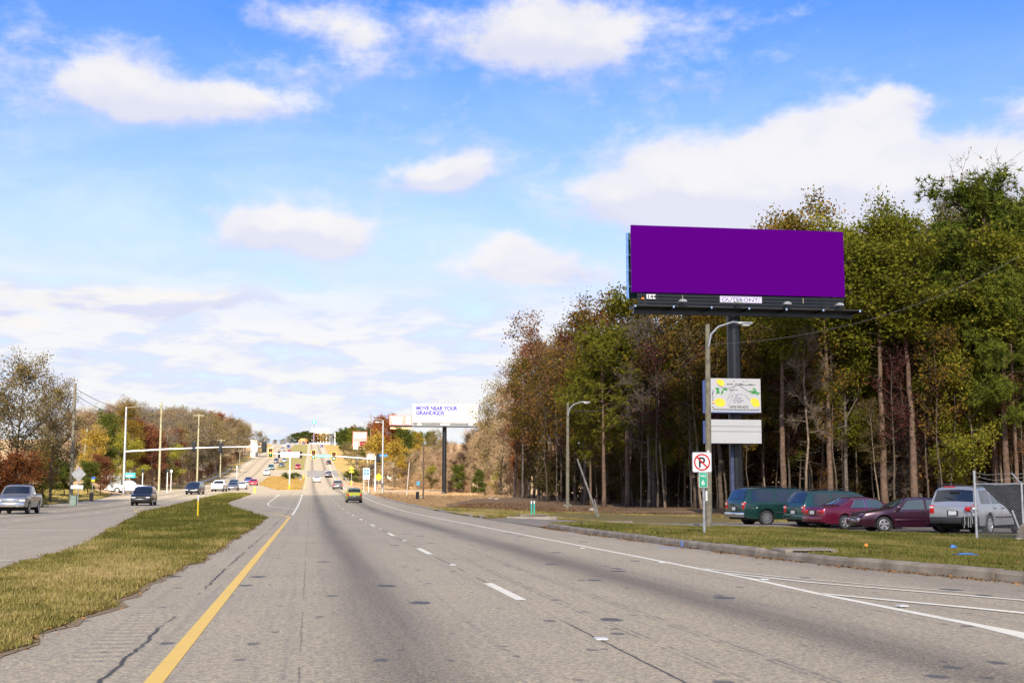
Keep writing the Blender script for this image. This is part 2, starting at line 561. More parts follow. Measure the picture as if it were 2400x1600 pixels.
WHITESTEEL = mat('white_steel', (0.62, 0.62, 0.60), 0.5, var=0.08, scale=3)
RUBBER = mat('tyre_rubber', (0.022, 0.021, 0.020), 0.8, var=0.2, scale=9)
RIM = mat('alloy_rim', (0.55, 0.55, 0.56), 0.30, 0.75, var=0.10, scale=12)
RIMDARK = mat('dark_rim', (0.06, 0.06, 0.065), 0.4, 0.4, var=0.1)
GLASS = mat('tinted_car_glass', (0.012, 0.016, 0.020), 0.04, 0.0, var=0.0, spec=0.9, coat=0.6)
GLASSG = mat('greenish_car_glass', (0.05, 0.075, 0.075), 0.04, 0.0, var=0.0, spec=0.9, coat=0.6)
TRIM = mat('black_plastic_trim', (0.022, 0.022, 0.024), 0.55, var=0.12)
CHROME = mat('chrome', (0.62, 0.62, 0.63), 0.12, 1.0, var=0.0)
REDLAMP = mat('red_lamp_lens', (0.50, 0.012, 0.015), 0.15, var=0.15, scale=20, coat=0.5)
WHITELAMP = mat('clear_lamp_lens', (0.66, 0.67, 0.66), 0.12, var=0.15, scale=20, coat=0.5)
AMBERLAMP = mat('amber_lamp_lens', (0.75, 0.26, 0.02), 0.15, var=0.1, scale=20, coat=0.5)
PLATE = mat('number_plate', (0.58, 0.60, 0.60), 0.5, var=0.15, scale=14)
DARKINT = mat('dark_underside', (0.010, 0.010, 0.010), 0.9, var=0.0)


# ------------------------------------------------------------------ mesh builder
class MB:
    def __init__(self):
        self.v = []
        self.f = []

    def add(self, vs, fs):
        b = len(self.v)
        self.v += [tuple(p) for p in vs]
        self.f += [tuple(i + b for i in q) for q in fs]
        return self

    def box(self, c, s, bev=0.0, M=None):
        cx, cy, cz = c
        hx, hy, hz = s[0] / 2, s[1] / 2, s[2] / 2
        if bev <= 0:
            vs = [(cx + sx * hx, cy + sy * hy, cz + sz * hz) for sx in (-1, 1) for sy in (-1, 1) for sz in (-1, 1)]
            fs = [(0, 1, 3, 2), (4, 6, 7, 5), (0, 4, 5, 1), (2, 3, 7, 6), (0, 2, 6, 4), (1, 5, 7, 3)]
        else:
            vs, fs = bevel_box(hx, hy, hz, min(bev, hx * .95, hy * .95, hz * .95))
            vs = [(cx + x, cy + y, cz + z) for x, y, z in vs]
        if M is not None:
            vs = [M @ Vector(p) for p in vs]
        return self.add(vs, fs)

    def tube(self, path, radii, sides=8, cap=True):
        path = [Vector(p) for p in path]
        n = len(path)
        if not hasattr(radii, '__len__'):
            radii = [radii] * n
        vs, fs = [], []
        ref = None
        for i, p in enumerate(path):
            d = (path[min(i + 1, n - 1)] - path[max(i - 1, 0)])
            d = d.normalized() if d.length > 1e-9 else Vector((0, 0, 1))
            if ref is None:
                ref = Vector((1, 0, 0)) if abs(d.x) < 0.8 else Vector((0, 1, 0))
            a = (ref - d * ref.dot(d)).normalized()
            ref = a
            b = d.cross(a)
            for k in range(sides):
                an = 2 * math.pi * k / sides
                vs.append(p + (a * math.cos(an) + b * math.sin(an)) * radii[i])
        for i in range(n - 1):
            for k in range(sides):
                k2 = (k + 1) % sides
                fs.append((i * sides + k, i * sides + k2, (i + 1) * sides + k2, (i + 1) * sides + k))
        if cap:
            fs.append(tuple(range(sides - 1, -1, -1)))
            fs.append(tuple((n - 1) * sides + k for k in range(sides)))
        return self.add(vs, fs)

    def prism(self, pts, axis, a, b):
        """polygon pts in the two other axes, extruded along axis from a to b"""
        n = len(pts)

        def mk(p, q):
            if axis == 'x':
                return (q, p[0], p[1])
            if axis == 'y':
                return (p[0], q, p[1])
            return (p[0], p[1], q)
        vs = [mk(p, a) for p in pts] + [mk(p, b) for p in pts]
        fs = [tuple(range(n)), tuple(range(2 * n - 1, n - 1, -1))]
        for i in range(n):
            j = (i + 1) % n
            fs.append((i, i + n, j + n, j))
        return self.add(vs, fs)

    def disc(self, c, r, axis, a, b, sides=20):
        pts = [(c[0] + r * math.cos(2 * math.pi * k / sides), c[1] + r * math.sin(2 * math.pi * k / sides)) for k in range(sides)]
        return self.prism(pts, axis, a, b)

    def mesh(self, name, smooth=None):
        me = bpy.data.meshes.new(name)
        me.from_pydata([tuple(p) for p in self.v], [], self.f)
        bm = bmesh.new()
        bm.from_mesh(me)
        bmesh.ops.recalc_face_normals(bm, faces=bm.faces)
        bm.to_mesh(me)
        bm.free()
        if smooth is not None:
            me.polygons.foreach_set('use_smooth', [True] * len(me.polygons))
            me.set_sharp_from_angle(angle=R(smooth))
        return me

    def build(self, name, material, parent=None, smooth=None):
        me = self.mesh(name, smooth)
        if material:
            me.materials.append(material)
        return link(name, me, parent)


_BB = {}


def bevel_box(hx, hy, hz, b):
    bm = bmesh.new()
    bmesh.ops.create_cube(bm, size=2)
    for v in bm.verts:
        v.co = (v.co.x * hx, v.co.y * hy, v.co.z * hz)
    bmesh.ops.bevel(bm, geom=list(bm.edges), offset=b, segments=2, affect='EDGES', profile=0.5)
    bm.verts.index_update()
    vs = [tuple(v.co) for v in bm.verts]
    fs = [tuple(v.index for v in f.verts) for f in bm.faces]
    bm.free()
    return vs, fs


def link(name, me, parent=None):
    o = bpy.data.objects.new(name, me)
    COL.objects.link(o)
    if parent is not None:
        o.parent = parent
    return o


def thing(name, label, cat, loc=(0, 0, 0), rotz=0.0, group=None):
    o = bpy.data.objects.new(name, None)
    COL.objects.link(o)
    o.empty_display_size = 0.3
    o.location = loc
    o.rotation_euler = (0, 0, rotz)
    o['label'] = label
    o['category'] = cat
    if group:
        o['group'] = group
    return o


def tag(o, label, cat, group=None):
    o['label'] = label
    o['category'] = cat
    if group:
        o['group'] = group
    return o


def copy_tree(o, parent=None):
    c = o.copy()
    COL.objects.link(c)
    c.parent = parent
    for ch in o.children:
        copy_tree(ch, c)
    return c


def struct(o):
    o['kind'] = 'structure'
    return o


def stuff(o):
    o['kind'] = 'stuff'
    return o


def sheet(name, poly, material, dz, kind='structure', extra=None, skirt=0.0, parent=None):
    """a polygon laid on the land, cut at every terrain station so that it follows the profile exactly"""
    bm = bmesh.new()
    vs = [bm.verts.new((x, y, 0)) for x, y in poly]
    bm.faces.new(vs)
    ys = [p[1] for p in poly]
    lo, hi = min(ys), max(ys)
    for s in STN:
        if lo < s < hi:
            bmesh.ops.bisect_plane(bm, geom=list(bm.verts) + list(bm.edges) + list(bm.faces), plane_co=(0, s, 0), plane_no=(0, 1, 0))
    bmesh.ops.triangulate(bm, faces=list(bm.faces))
    for v in bm.verts:
        v.co.z = zr(v.co.y) + dz + (extra(v.co.x, v.co.y) if extra else 0)
    if skirt > 0:
        be = [e for e in bm.edges if len(e.link_faces) == 1]
        r = bmesh.ops.extrude_edge_only(bm, edges=be)
        for g in r['geom']:
            if isinstance(g, bmesh.types.BMVert):
                g.co.z -= skirt
    bmesh.ops.recalc_face_normals(bm, faces=bm.faces)
    me = bpy.data.meshes.new(name)
    bm.to_mesh(me)
    bm.free()
    up = sum(p.normal.z for p in me.polygons)
    if up < 0:
        me.flip_normals()
    me.materials.append(material)
    o = link(name, me, parent)
    if parent is None:
        o['kind'] = kind
    return o


def jag(poly, amp, step, seed=0, closed=True):
    """break the straight edges of a polygon into an uneven line"""
    rr = random.Random(seed)
    out = []
    n = len(poly)
    for i in range(n if closed else n - 1):
        a, b = poly[i], poly[(i + 1) % n]
        L = math.hypot(b[0] - a[0], b[1] - a[1])
        st = max(step, step * (abs(a[1]) + abs(b[1])) / 2 / 40)
        k = max(1, int(L / st))
        for j in range(k):
            u = j / k
            x, y = a[0] + (b[0] - a[0]) * u, a[1] + (b[1] - a[1]) * u
            if j:
                nx, ny = -(b[1] - a[1]) / L, (b[0] - a[0]) / L
                q = rr.uniform(-amp, amp)
                x, y = x + nx * q, y + ny * q
            out.append((x, y))
    if not closed:
        out.append(poly[-1])
    return out


def ribbon(pts, width):
    """polygon round a polyline in plan; width may be a list"""
    n = len(pts)
    ws = width if hasattr(width, '__len__') else [width] * n
    L, Rr = [], []
    for i in range(n):
        a, b = pts[max(0, i - 1)], pts[min(n - 1, i + 1)]
        d = math.hypot(b[0] - a[0], b[1] - a[1])
        nx, ny = -(b[1] - a[1]) / d, (b[0] - a[0]) / d
        L.append((pts[i][0] + nx * ws[i] / 2, pts[i][1] + ny * ws[i] / 2))
        Rr.append((pts[i][0] - nx * ws[i] / 2, pts[i][1] - ny * ws[i] / 2))
    return L + Rr[::-1]


#--PART2--
# ------------------------------------------------------------------ ground
def build_ground():
    xs = [-3000, -1200, -500, -250, -120, -70, -55, -41.2, -35, -30, -25.5, -12, 0, 9.3, 10.5, 14, 20, 30, 40, 60, 90, 140, 300, 700, 1500, 3000]
    vs, fs = [], []
    for Y in STN:
        for X in xs:
            vs.append((X, Y, zg(X, Y) - 0.08))
    n = len(xs)
    for j in range(len(STN) - 1):
        for i in range(n - 1):
            fs.append((j * n + i, j * n + i + 1, (j + 1) * n + i + 1, (j + 1) * n + i))
    o = MB().add(vs, fs).build('ground', DRY_SOIL)
    struct(o)


build_ground()
KERB = [(14.5, -10), (13.0, 0), (11.6, 10), (10.25, 18.3), (9.55, 22), (9.24, 26), (9.08, 34), (9.0, 42), (8.95, 48.5), (9.5, 51.0), (11.0, 52.6), (13.5, 53.6)]
redge = [(16, -20), (14.4, -10), (12.9, 0), (11.55, 10), (10.2, 18.3), (9.5, 22), (9.2, 26), (9.04, 34), (8.96, 42), (8.92, 50), (9.0, 60), (9.1, 75),
         (9.2, 100), (8.9, 130), (8.6, 160), (8.6, 196), (12, 206), (22, 212), (22, 222), (12, 226), (8.7, 236), (8.7, 860), (20, 880), (20, 945), (8, 950)]
ledge = [(-24, 950), (-34, 945), (-34, 880), (-24, 860), (-23.8, 250), (-26, 236), (-70, 226), (-70, 196), (-30, 190), (-25.5, 176), (-23.6, 150), (-23.5, -20)]
road = sheet('road', redge + ledge, ASPHALT, 0.0)

# painted lines, each its own piece laid on the road
def line(name, pts, width, material, dz=0.004):
    o = sheet(name, ribbon(pts, width), material, dz, parent=road)
    return o


def seg(x, y0, y1, step=10):
    k = max(1, int((y1 - y0) / step))
    return [(x, y0 + (y1 - y0) * i / k) for i in range(k + 1)]


YX = -1.05
pc = [P(*q) for q in ((682, 1216), (679, 1212), (667, 1208), (646, 1203.6), (614, 1201))]
line('yellow_edge_line', seg(YX, -15, 62) + [(YX - 0.02, 65)] + pc[1:], 0.135, YELLOW_PAINT)
for k in range(22):
    y0 = 15.9 + 12.2 * (k - 2)
    if 180 < y0 < 240:
        continue
    line('lane_dash', seg(2.62, y0, y0 + 3.05, 4), 0.135, WHITE_PAINT)
line('edge_line', seg(6.80, 27.5, 184), 0.125, WHITE_PAINT)
line('edge_line', seg(6.80, 240, 860), 0.15, WHITE_PAINT)
ge = [P(*q) for q in ((1638, 1333), (1760, 1356), (1923, 1392), (2100, 1427), (2293, 1465), (2400, 1488), (2600, 1535))]
line('gore_line', [(6.80, 27.5)] + ge[1:], [0.125, .125, .13, .13, .15, .26, .5], WHITE_PAINT)
g2 = [P(*q) for q in ((1690, 1342), (1900, 1365), (2150, 1386), (2400, 1407), (2700, 1435))]
line('gore_line', g2, 0.115, WHITE_PAINT, 0.008)
g3 = [P(*q) for q in ((1923, 1391), (2100, 1408), (2260, 1423), (2400, 1437), (2700, 1470))]
line('gore_line', g3, [0.12, .15, .16, .17, .19], WHITE_PAINT, 0.008)
g4 = [P(*q) for q in ((1640, 1332), (1850, 1354), (2080, 1374), (2272, 1388.5))]
line('gore_line', g4, [0.09, .08, .06, .05], WHITE_PAINT, 0.008)
wl = [P(*q) for q in ((694, 1200), (702, 1195), (712, 1174), (720, 1158.5))]
line('turn_lane_line', [(-1.0, wl[1][1] - 18), (-1.0, wl[1][1])] + seg(-0.98, wl[1][1] + 10, 184), 0.16, WHITE_PAINT)
wc = [P(*q) for q in ((690, 1193), (649, 1188.5), (634, 1186), (627.5, 1182.5), (629, 1178), (638, 1171), (655, 1158))]
line('turn_lane_line', wc, 0.15, WHITE_PAINT, 0.008)
line('stop_bar', [(-0.9, 186.5), (6.6, 186.5)], 0.5, WHITE_PAINT)
line('yellow_edge_line', seg(-1.0, 240, 860), 0.15, YELLOW_PAINT)
line('yellow_edge_line', [P(*q) for q in ((0, 1341), (80, 1318), (155, 1295))], 0.16, YELLOW_PAINT)
line('yellow_edge_line', [P(*q) for q in ((336, 1203), (322, 1199), (315, 1196), (340, 1190), (384, 1186))], 0.14, YELLOW_PAINT)
for k in range(26):
    y0 = 45 + 12.2 * k
    if 186 < y0 < 240:
        continue
    line('lane_dash', seg(-17.9, y0, y0 + 3.05, 4), 0.13, WHITE_PAINT)
for k in range(16):
    y0 = 48 + 6.1 * k
    line('lane_dash', seg(-14.3, y0, y0 + 1.8, 4), 0.13, WHITE_PAINT)
line('edge_line', seg(-22.0, 40, 180), 0.13, WHITE_PAINT)
line('edge_line', seg(-22.0, 245, 860), 0.15, WHITE_PAINT)
line('turn_arrow', [(-11.1, 49.2), (-8.0, 48.6)], [0.42, 0.22], WHITE_PAINT, 0.008)
line('turn_arrow', [(-12.2, 48.0), (-11.2, 49.6)], [0.9, 1.5], WHITE_PAINT, 0.012)
line('turn_arrow', [(-8.4, 26.9), (-7.0, 27.3), (-5.75, 26.8)], [0.3, 0.6, 0.12], WHITE_PAINT, 0.008)
# raised reflectors
rm = MB().box((0, 0, 0.009), (0.11, 0.12, 0.018), 0.005).mesh('reflector')
rm.materials.append(WHITESTEEL)
for k in range(8):
    o = link('reflector', rm, road)
    o.location = (2.62, 11.5 + 12.2 * k, zr(11.5 + 12.2 * k) + 0.004)
for q in ((1783, 1360), (2105, 1423), (1545, 1320), (1360, 1286)):
    x, y = P(*q)
    o = link('reflector', rm, road)
    o.location = (x + .05, y, 0.012)

# near median: grass island between the carriageways
med = [(-2.6, -5), (-2.5, 9)] + [P(*q) for q in ((0, 1537), (150, 1466), (300, 1398), (480, 1306), (560, 1258), (622, 1214), (580, 1199), (540, 1187), (529, 1178), (560, 1168), (588, 1157.5), (575, 1154.8), (529, 1156), (467, 1169), (384, 1190), (336, 1200), (283, 1231), (240, 1253), (215, 1272), (155, 1293), (0, 1338))]
med[2] = (-2.52, med[2][1])
med += [(-5.3, 12), (-5.3, -5)]
MED = jag(med, 0.13, 0.7, 3)


def med_extra(x, y):
    return 0.05 if y < 60 else 0.04


def grow_poly(poly, d, seed):
    rr = random.Random(seed)
    out = []
    n = len(poly)
    area = sum(poly[i][0] * poly[(i + 1) % n][1] - poly[(i + 1) % n][0] * poly[i][1] for i in range(n))
    sg = 1 if area > 0 else -1
    for i in range(n):
        a, b = poly[i - 1], poly[(i + 1) % n]
        L = math.hypot(b[0] - a[0], b[1] - a[1]) or 1
        q = d * rr.uniform(.2, 1.6) * sg
        out.append((poly[i][0] + (b[1] - a[1]) / L * q, poly[i][1] - (b[0] - a[0]) / L * q))
    return out


sheet('median_edge_soil', grow_poly(MED, .10, 3), soil_mat('edge_soil', [(.3, (.25, .175, .10)), (.5, (.34, .25, .155)), (.75, (.42, .32, .21))], 2.5, (.20, .14, .08)), 0.006)
sheet('median_grass_bank', MED, GRASS_SOIL, 0.018, skirt=0.012)
MED2 = jag([(-5.4, 234), (-1.6, 233), (-1.5, 372), (-11.4, 372), (-11.8, 330), (-11.5, 305)], 0.1, 1.2, 5)
sheet('far_median_bank', MED2, GOLD_SOIL, 0.05, skirt=0.14)
MED3 = jag([(-11.0, 424), (-1.9, 424), (-1.6, 600), (-2.0, 855), (-10, 855), (-11.6, 600)], 0.1, 3, 6)
sheet('hill_median_bank', MED3, soil_mat('olive_grass_soil', [(0.3, (0.20, 0.17, 0.05)), (0.5, (0.27, 0.23, 0.08)), (0.75, (0.32, 0.23, 0.10))], 0.2, (0.16, 0.13, 0.05)), 0.05, skirt=0.14)

# right verge behind the kerb
VERGE_SOIL = soil_mat('verge_soil', [(0.30, (0.085, 0.085, 0.022)), (0.45, (0.17, 0.145, 0.05)), (0.58, (0.115, 0.11, 0.03)), (0.75, (0.23, 0.17, 0.07))], 0.7, (0.12, 0.095, 0.035))
kin = [(x + .30, y) if y < 49 else (x, y - .28) for x, y in KERB]
VERGE = kin + [(18.3, 55.5), (18.5, 60.3), (21.5, 57.6), (22.3, 54.2), (22.6, 50.4), (24.3, 46.4), (27, 42.8), (40, 36), (40, -10)]


def verge_extra(x, y):
    return -.38 * sstep(10.2, 19.5, x)


def dense_sheet(name, poly, material, dz, step, extra):
    """like sheet but cut in both directions so that it can carry a gentle relief"""
    bm = bmesh.new()
    bm.faces.new([bm.verts.new((x, y, 0)) for x, y in poly])
    xs_, ys_ = [p[0] for p in poly], [p[1] for p in poly]
    for lo, hi, no in ((min(xs_), max(xs_), (1, 0, 0)), (min(ys_), max(ys_), (0, 1, 0))):
        k = lo + step
        while k < hi:
            bmesh.ops.bisect_plane(bm, geom=list(bm.verts) + list(bm.edges) + list(bm.faces), plane_co=(no[0] * k, no[1] * k, 0), plane_no=no)
            k += step
    bmesh.ops.triangulate(bm, faces=list(bm.faces))
    for v in bm.verts:
        v.co.z = zr(v.co.y) + dz + extra(v.co.x, v.co.y)
    bmesh.ops.recalc_face_normals(bm, faces=bm.faces)
    me = bpy.data.meshes.new(name)
    bm.to_mesh(me)
    bm.free()
    if sum(p.normal.z for p in me.polygons) < 0:
        me.flip_normals()
    me.polygons.foreach_set('use_smooth', [True] * len(me.polygons))
    me.materials.append(material)
    return struct(link(name, me))


def verge_z(x, y):
    return 0.13 + verge_extra(x, y) + 0.05 * mnoise.noise(Vector((x * .35, y * .35, 0)))


dense_sheet('verge', VERGE, VERGE_SOIL, 0.0, 1.5, verge_z)
# parking ground behind it, gravelly asphalt
sheet('parking_lot', [(18.3, 55.0), (18.4, 50), (20.4, 47), (22.6, 42), (26, 40), (40, 33), (70, 22), (70, 82), (18.5, 82), (17.5, 62)],
      soil_mat('worn_lot', [(0.3, (0.12, 0.105, 0.085)), (0.5, (0.20, 0.17, 0.13)), (0.75, (0.15, 0.115, 0.08))], 0.3, (0.10, 0.09, 0.07)), -0.30)
DRIVE = [P(*q) for q in ((1290, 1234), (1240, 1227), (1160, 1214), (1225, 1212), (1390, 1214), (1470, 1211), (1540, 1212))] + [(17.3, 60), (18.5, 54.2), (13.5, 53.3), (11.0, 52.3), (9.5, 50.7)]
sheet('driveway', [(9.0, 50.2), (8.95, 66), (10.5, 68), (13, 66.5), (17.6, 66.5), (30, 68), (30, 60.5), (19, 57.5), (18, 54.4), (13.5, 53.4), (11.0, 52.3), (9.5, 50.8)], CONCRETE, 0.012, extra=lambda x, y: -.30 * sstep(10, 19, x))
VERGE2 = jag([(9.25, 68), (10.6, 69), (13, 67.2), (18, 67.2), (30, 68.7), (30, 80), (22, 84), (14.5, 92), (11, 104), (9.4, 104), (9.3, 85)], 0.15, 1.0, 9)
sheet('verge_beyond_driveway', VERGE2, GRASS_SOIL, 0.06, skirt=0.1, extra=side)
sheet('forest_ground', jag([(11.5, 104), (15, 92), (22, 85), (30, 81), (70, 82), (130, 60), (260, 60), (260, 260), (60, 260), (40, 190), (30, 165), (19, 150), (12.5, 120)], 0.4, 2, 4), WOOD_SOIL, 0.03,
      extra=lambda x, y: side(x, y) + .03)
sheet('roadside_verge', jag([(-23.5, 60), (-23.7, 150), (-25.6, 175), (-30, 189), (-60, 195), (-60, 60)], 0.12, 1.0, 12), GRASS_SOIL, 0.03, extra=side)
sheet('mulch_bank', jag([(-27.2, 60), (-27.6, 105), (-30, 130), (-60, 132), (-60, 60)], 0.2, 1.0, 13), soil_mat('mulch', [(0.3, (0.10, 0.05, 0.03)), (0.6, (0.19, 0.10, 0.06)), (0.8, (0.26, 0.15, 0.09))], 0.8, (0.09, 0.05, 0.03)), 0.06, extra=side)
sheet('hill_verge_west', [(-23.9, 240), (-23.9, 860), (-60, 860), (-60, 240)], GOLD_SOIL, 0.01, extra=side)
sheet('hill_verge_east', [(8.7, 372), (36, 372), (36, 860), (8.7, 860)], GOLD_SOIL, 0.01)
sheet('bridge_deck_shade', [(-0.9, 372), (8.6, 372), (8.6, 420), (-0.9, 420)], mat('deck_shade_asphalt', (0.26, 0.235, 0.20), 0.8, var=0.15, scale=.5), 0.003)  # band of shade across the bridge, painted as a darker deck sheet

# kerbs: cast sections with open joints
def kerb_run(name, pts, seglen=2.9, h=0.15, wd=0.2, material=CONCRETE, seed=1):
    root = bpy.data.objects.new(name, None)
    COL.objects.link(root)
    root['kind'] = 'structure'
    rr = random.Random(seed)
    # resample
    out = [pts[0]]
    for a, b in zip(pts[:-1], pts[1:]):
        L = math.hypot(b[0] - a[0], b[1] - a[1])
        k = max(1, round(L / seglen))
        for j in range(1, k + 1):
            out.append((a[0] + (b[0] - a[0]) * j / k, a[1] + (b[1] - a[1]) * j / k))
    for a, b in zip(out[:-1], out[1:]):
        d = Vector((b[0] - a[0], b[1] - a[1], 0))
        L = d.length
        d.normalize()
        nrm = Vector((d.y, -d.x, 0))            # to the right of the run
        prof = [(0.0, -0.08), (0.025, h * .72), (0.06, h), (wd, h + .004), (wd, -0.08)]
        m = MB()
        dzj = rr.uniform(-.012, .012)
        off = rr.uniform(-.012, .012)
        vs = []
        for q, yy in ((0.006, a), (L - 0.006, b)):
            for (n_, z_) in prof:
                p = Vector((a[0], a[1], 0)) + d * q + nrm * (n_ + off)
                vs.append((p.x, p.y, zr(p.y) + z_ + dzj))
        n = len(prof)
        fs = [tuple(range(n)), tuple(range(2 * n - 1, n - 1, -1))] + [(i, i + n, (i + 1) % n + n, (i + 1) % n) for i in range(n)]
        m.add(vs, fs)
        m.build('kerb_section', material, root)
    return root


kerb_run('kerb', KERB, h=0.16, wd=0.24)
kerb_run('driveway_kerb', [(9.3, 69.2), (9.25, 78), (9.3, 90), (9.25, 110), (8.95, 130), (8.65, 160)], 3.5, 0.10, 0.2, CONC_LIGHT, 2)
kerb_run('driveway_side_kerb', [(10.6, 68.8), (13, 67.0)], 1.2, 0.10, 0.16, CONC_LIGHT, 3)


# ------------------------------------------------------------------ grass
def in_poly(x, y, poly):
    ins = np.zeros(len(x), bool)
    n = len(poly)
    for i in range(n):
        x0, y0 = poly[i]
        x1, y1 = poly[(i + 1) % n]
        if y0 == y1:
            continue
        c = ((y0 > y) != (y1 > y)) & (x < (x1 - x0) * (y - y0) / (y1 - y0) + x0)
        ins ^= c
    return ins


def quick_mesh(name, verts, faces, rnd=None, material=None, smooth=False):
    """verts (n,3), faces (m,k) numpy"""
    me = bpy.data.meshes.new(name)
    k = faces.shape[1]
    me.vertices.add(len(verts))
    me.vertices.foreach_set('co', np.ascontiguousarray(verts, np.float32).ravel())
    me.loops.add(faces.size)
    me.loops.foreach_set('vertex_index', np.ascontiguousarray(faces, np.int32).ravel())
    me.polygons.add(len(faces))
    me.polygons.foreach_set('loop_start', np.arange(0, faces.size, k, dtype=np.int32))
    if rnd is not None:
        at_ = me.attributes.new('rnd', 'FLOAT', 'FACE')
        at_.data.foreach_set('value', np.ascontiguousarray(rnd, np.float32))
    me.update(calc_edges=True)
    if smooth:
        me.polygons.foreach_set('use_smooth', [True] * len(me.polygons))
    if material:
        me.materials.append(material)
    return me


GRASS_LEAF = leaf_mat('grass_blades', [(0.0, (0.105, 0.110, 0.022)), (0.25, (0.20, 0.185, 0.042)), (0.48, (0.40, 0.32, 0.095)), (0.72, (0.56, 0.42, 0.18)), (1.0, (0.58, 0.40, 0.21))], 0.3)
GOLD_LEAF = leaf_mat('golden_grass_blades', [(0.0, (0.26, 0.17, 0.05)), (0.5, (0.42, 0.28, 0.09)), (1.0, (0.52, 0.36, 0.14))], 0.3)


def patch_noise(x, y, s, seed):
    out = np.zeros(len(x))
    for i in range(len(x)):
        out[i] = mnoise.noise(Vector((x[i] * s, y[i] * s, seed)))
    return out


def grass(name, label_kind, poly, ybands, zf, hgt, material, seed, blades=4, bias=0.0, fade=None):
    r = np.random.default_rng(seed)
    xs_, ys_ = np.array([p[0] for p in poly]), np.array([p[1] for p in poly])
    PXs, PYs, SZ = [], [], []
    for (y0, y1, dens, sz) in ybands:
        n = int((xs_.max() - xs_.min()) * (y1 - y0) * dens)
        x = r.uniform(xs_.min(), xs_.max(), n)
        y = r.uniform(y0, y1, n)
        k = in_poly(x, y, poly)
        PXs.append(x[k])
        PYs.append(y[k])
        SZ.append(np.full(k.sum(), sz))
    x, y, sz = np.concatenate(PXs), np.concatenate(PYs), np.concatenate(SZ)
    n = len(x)
    pn = np.array([mnoise.noise(Vector((a * .45, b * .25, seed))) + .6 * mnoise.noise(Vector((a * 1.7, b * 1.7, seed + 5))) for a, b in zip(x, y)])
    z = np.array([zf(a, b) for a, b in zip(x, y)])
    m = n * blades
    bx = np.repeat(x, blades) + r.normal(0, .035, m) * np.repeat(sz, blades)
    by = np.repeat(y, blades) + r.normal(0, .035, m) * np.repeat(sz, blades)
    bz = np.repeat(z, blades)
    s = np.repeat(sz, blades)
    an = r.uniform(0, 2 * np.pi, m)
    le = r.uniform(0.25, 1.0, m)
    h = hgt * s * r.uniform(.45, 1.15, m) * np.repeat(1 + .5 * pn, blades).clip(.4, 1.6)
    wd = 0.0065 * s * r.uniform(.7, 1.5, m)
    ca, sa = np.cos(an), np.sin(an)
    v = np.zeros((m, 3, 3))
    v[:, 0] = np.stack([bx - sa * wd, by + ca * wd, bz], 1)
    v[:, 1] = np.stack([bx + sa * wd, by - ca * wd, bz], 1)
    v[:, 2] = np.stack([bx + ca * h * le, by + sa * h * le, bz + h * (1.05 - le * .6)], 1)
    rnd = (.46 + bias + .55 * np.repeat(pn, blades) + r.normal(0, .16, m)).clip(0, 1)
    if fade:
        rnd = (rnd + np.repeat(np.interp(y, fade[:2], [0, fade[2]]), blades)).clip(0, 1)
    me = quick_mesh(name, v.reshape(-1, 3), np.arange(m * 3).reshape(-1, 3), rnd, material)
    o = stuff(link(name, me))
    o['label'] = label_kind
    o['category'] = 'grass'
    return o


grass('median_grass', 'short olive and straw coloured grass covering the near median', MED,
      [(8, 16, 620, 1.0), (16, 28, 420, 1.15), (28, 45, 170, 1.5), (45, 75, 55, 2.1), (75, 205, 14, 3.2)], lambda a, b: zr(b) + .018, 0.075, GRASS_LEAF, 3, fade=(18, 60, -.40))
grass('verge_grass', 'mown olive green grass on the verge behind the kerb', VERGE,
      [(15, 24, 380, 1.15), (24, 36, 200, 1.4), (36, 61, 110, 1.7)], lambda a, b: zr(b) + verge_z(a, b), 0.060, leaf_mat('verge_blades', [(0.0, (0.08, 0.09, 0.018)), (0.3, (0.15, 0.15, 0.032)), (0.55, (0.25, 0.22, 0.06)), (0.8, (0.36, 0.28, 0.10)), (1.0, (0.42, 0.30, 0.14))], .3), 8, bias=-0.12)
grass('roadside_grass', 'thin green grass strip beyond the driveway below the woods', VERGE2,
      [(66, 105, 40, 2.3)], lambda a, b: zg(a, b) + .06, 0.06, GRASS_LEAF, 9, bias=-.05)
grass('bank_grass', 'patchy green grass on the bank beside the oncoming lanes', [(-23.6, 80), (-23.8, 150), (-26, 176), (-33, 190), (-33, 80)],
      [(80, 190, 22, 2.8)], lambda a, b: zg(a, b) + .03, 0.07, GRASS_LEAF, 10, bias=-.12)
grass('golden_median_grass', 'dry golden grass on the median beyond the junction', MED2, [(230, 375, 9, 5.0)], lambda a, b: zr(b) + .05, 0.06, GOLD_LEAF, 12)
grass('dry_lot_grass', 'dry tan straw and weeds over the cleared lot', [(9.6, 106), (12, 106), (19, 152), (30, 168), (42, 195), (40, 330), (9.5, 330)],
      [(100, 160, 14, 3.6), (160, 330, 3.5, 6.0)], lambda a, b: zg(a, b) - .07, 0.06, leaf_mat('dry_straw', [(0, (.26, .15, .07)), (.5, (.46, .31, .16)), (1, (.60, .43, .25))], .25), 14)

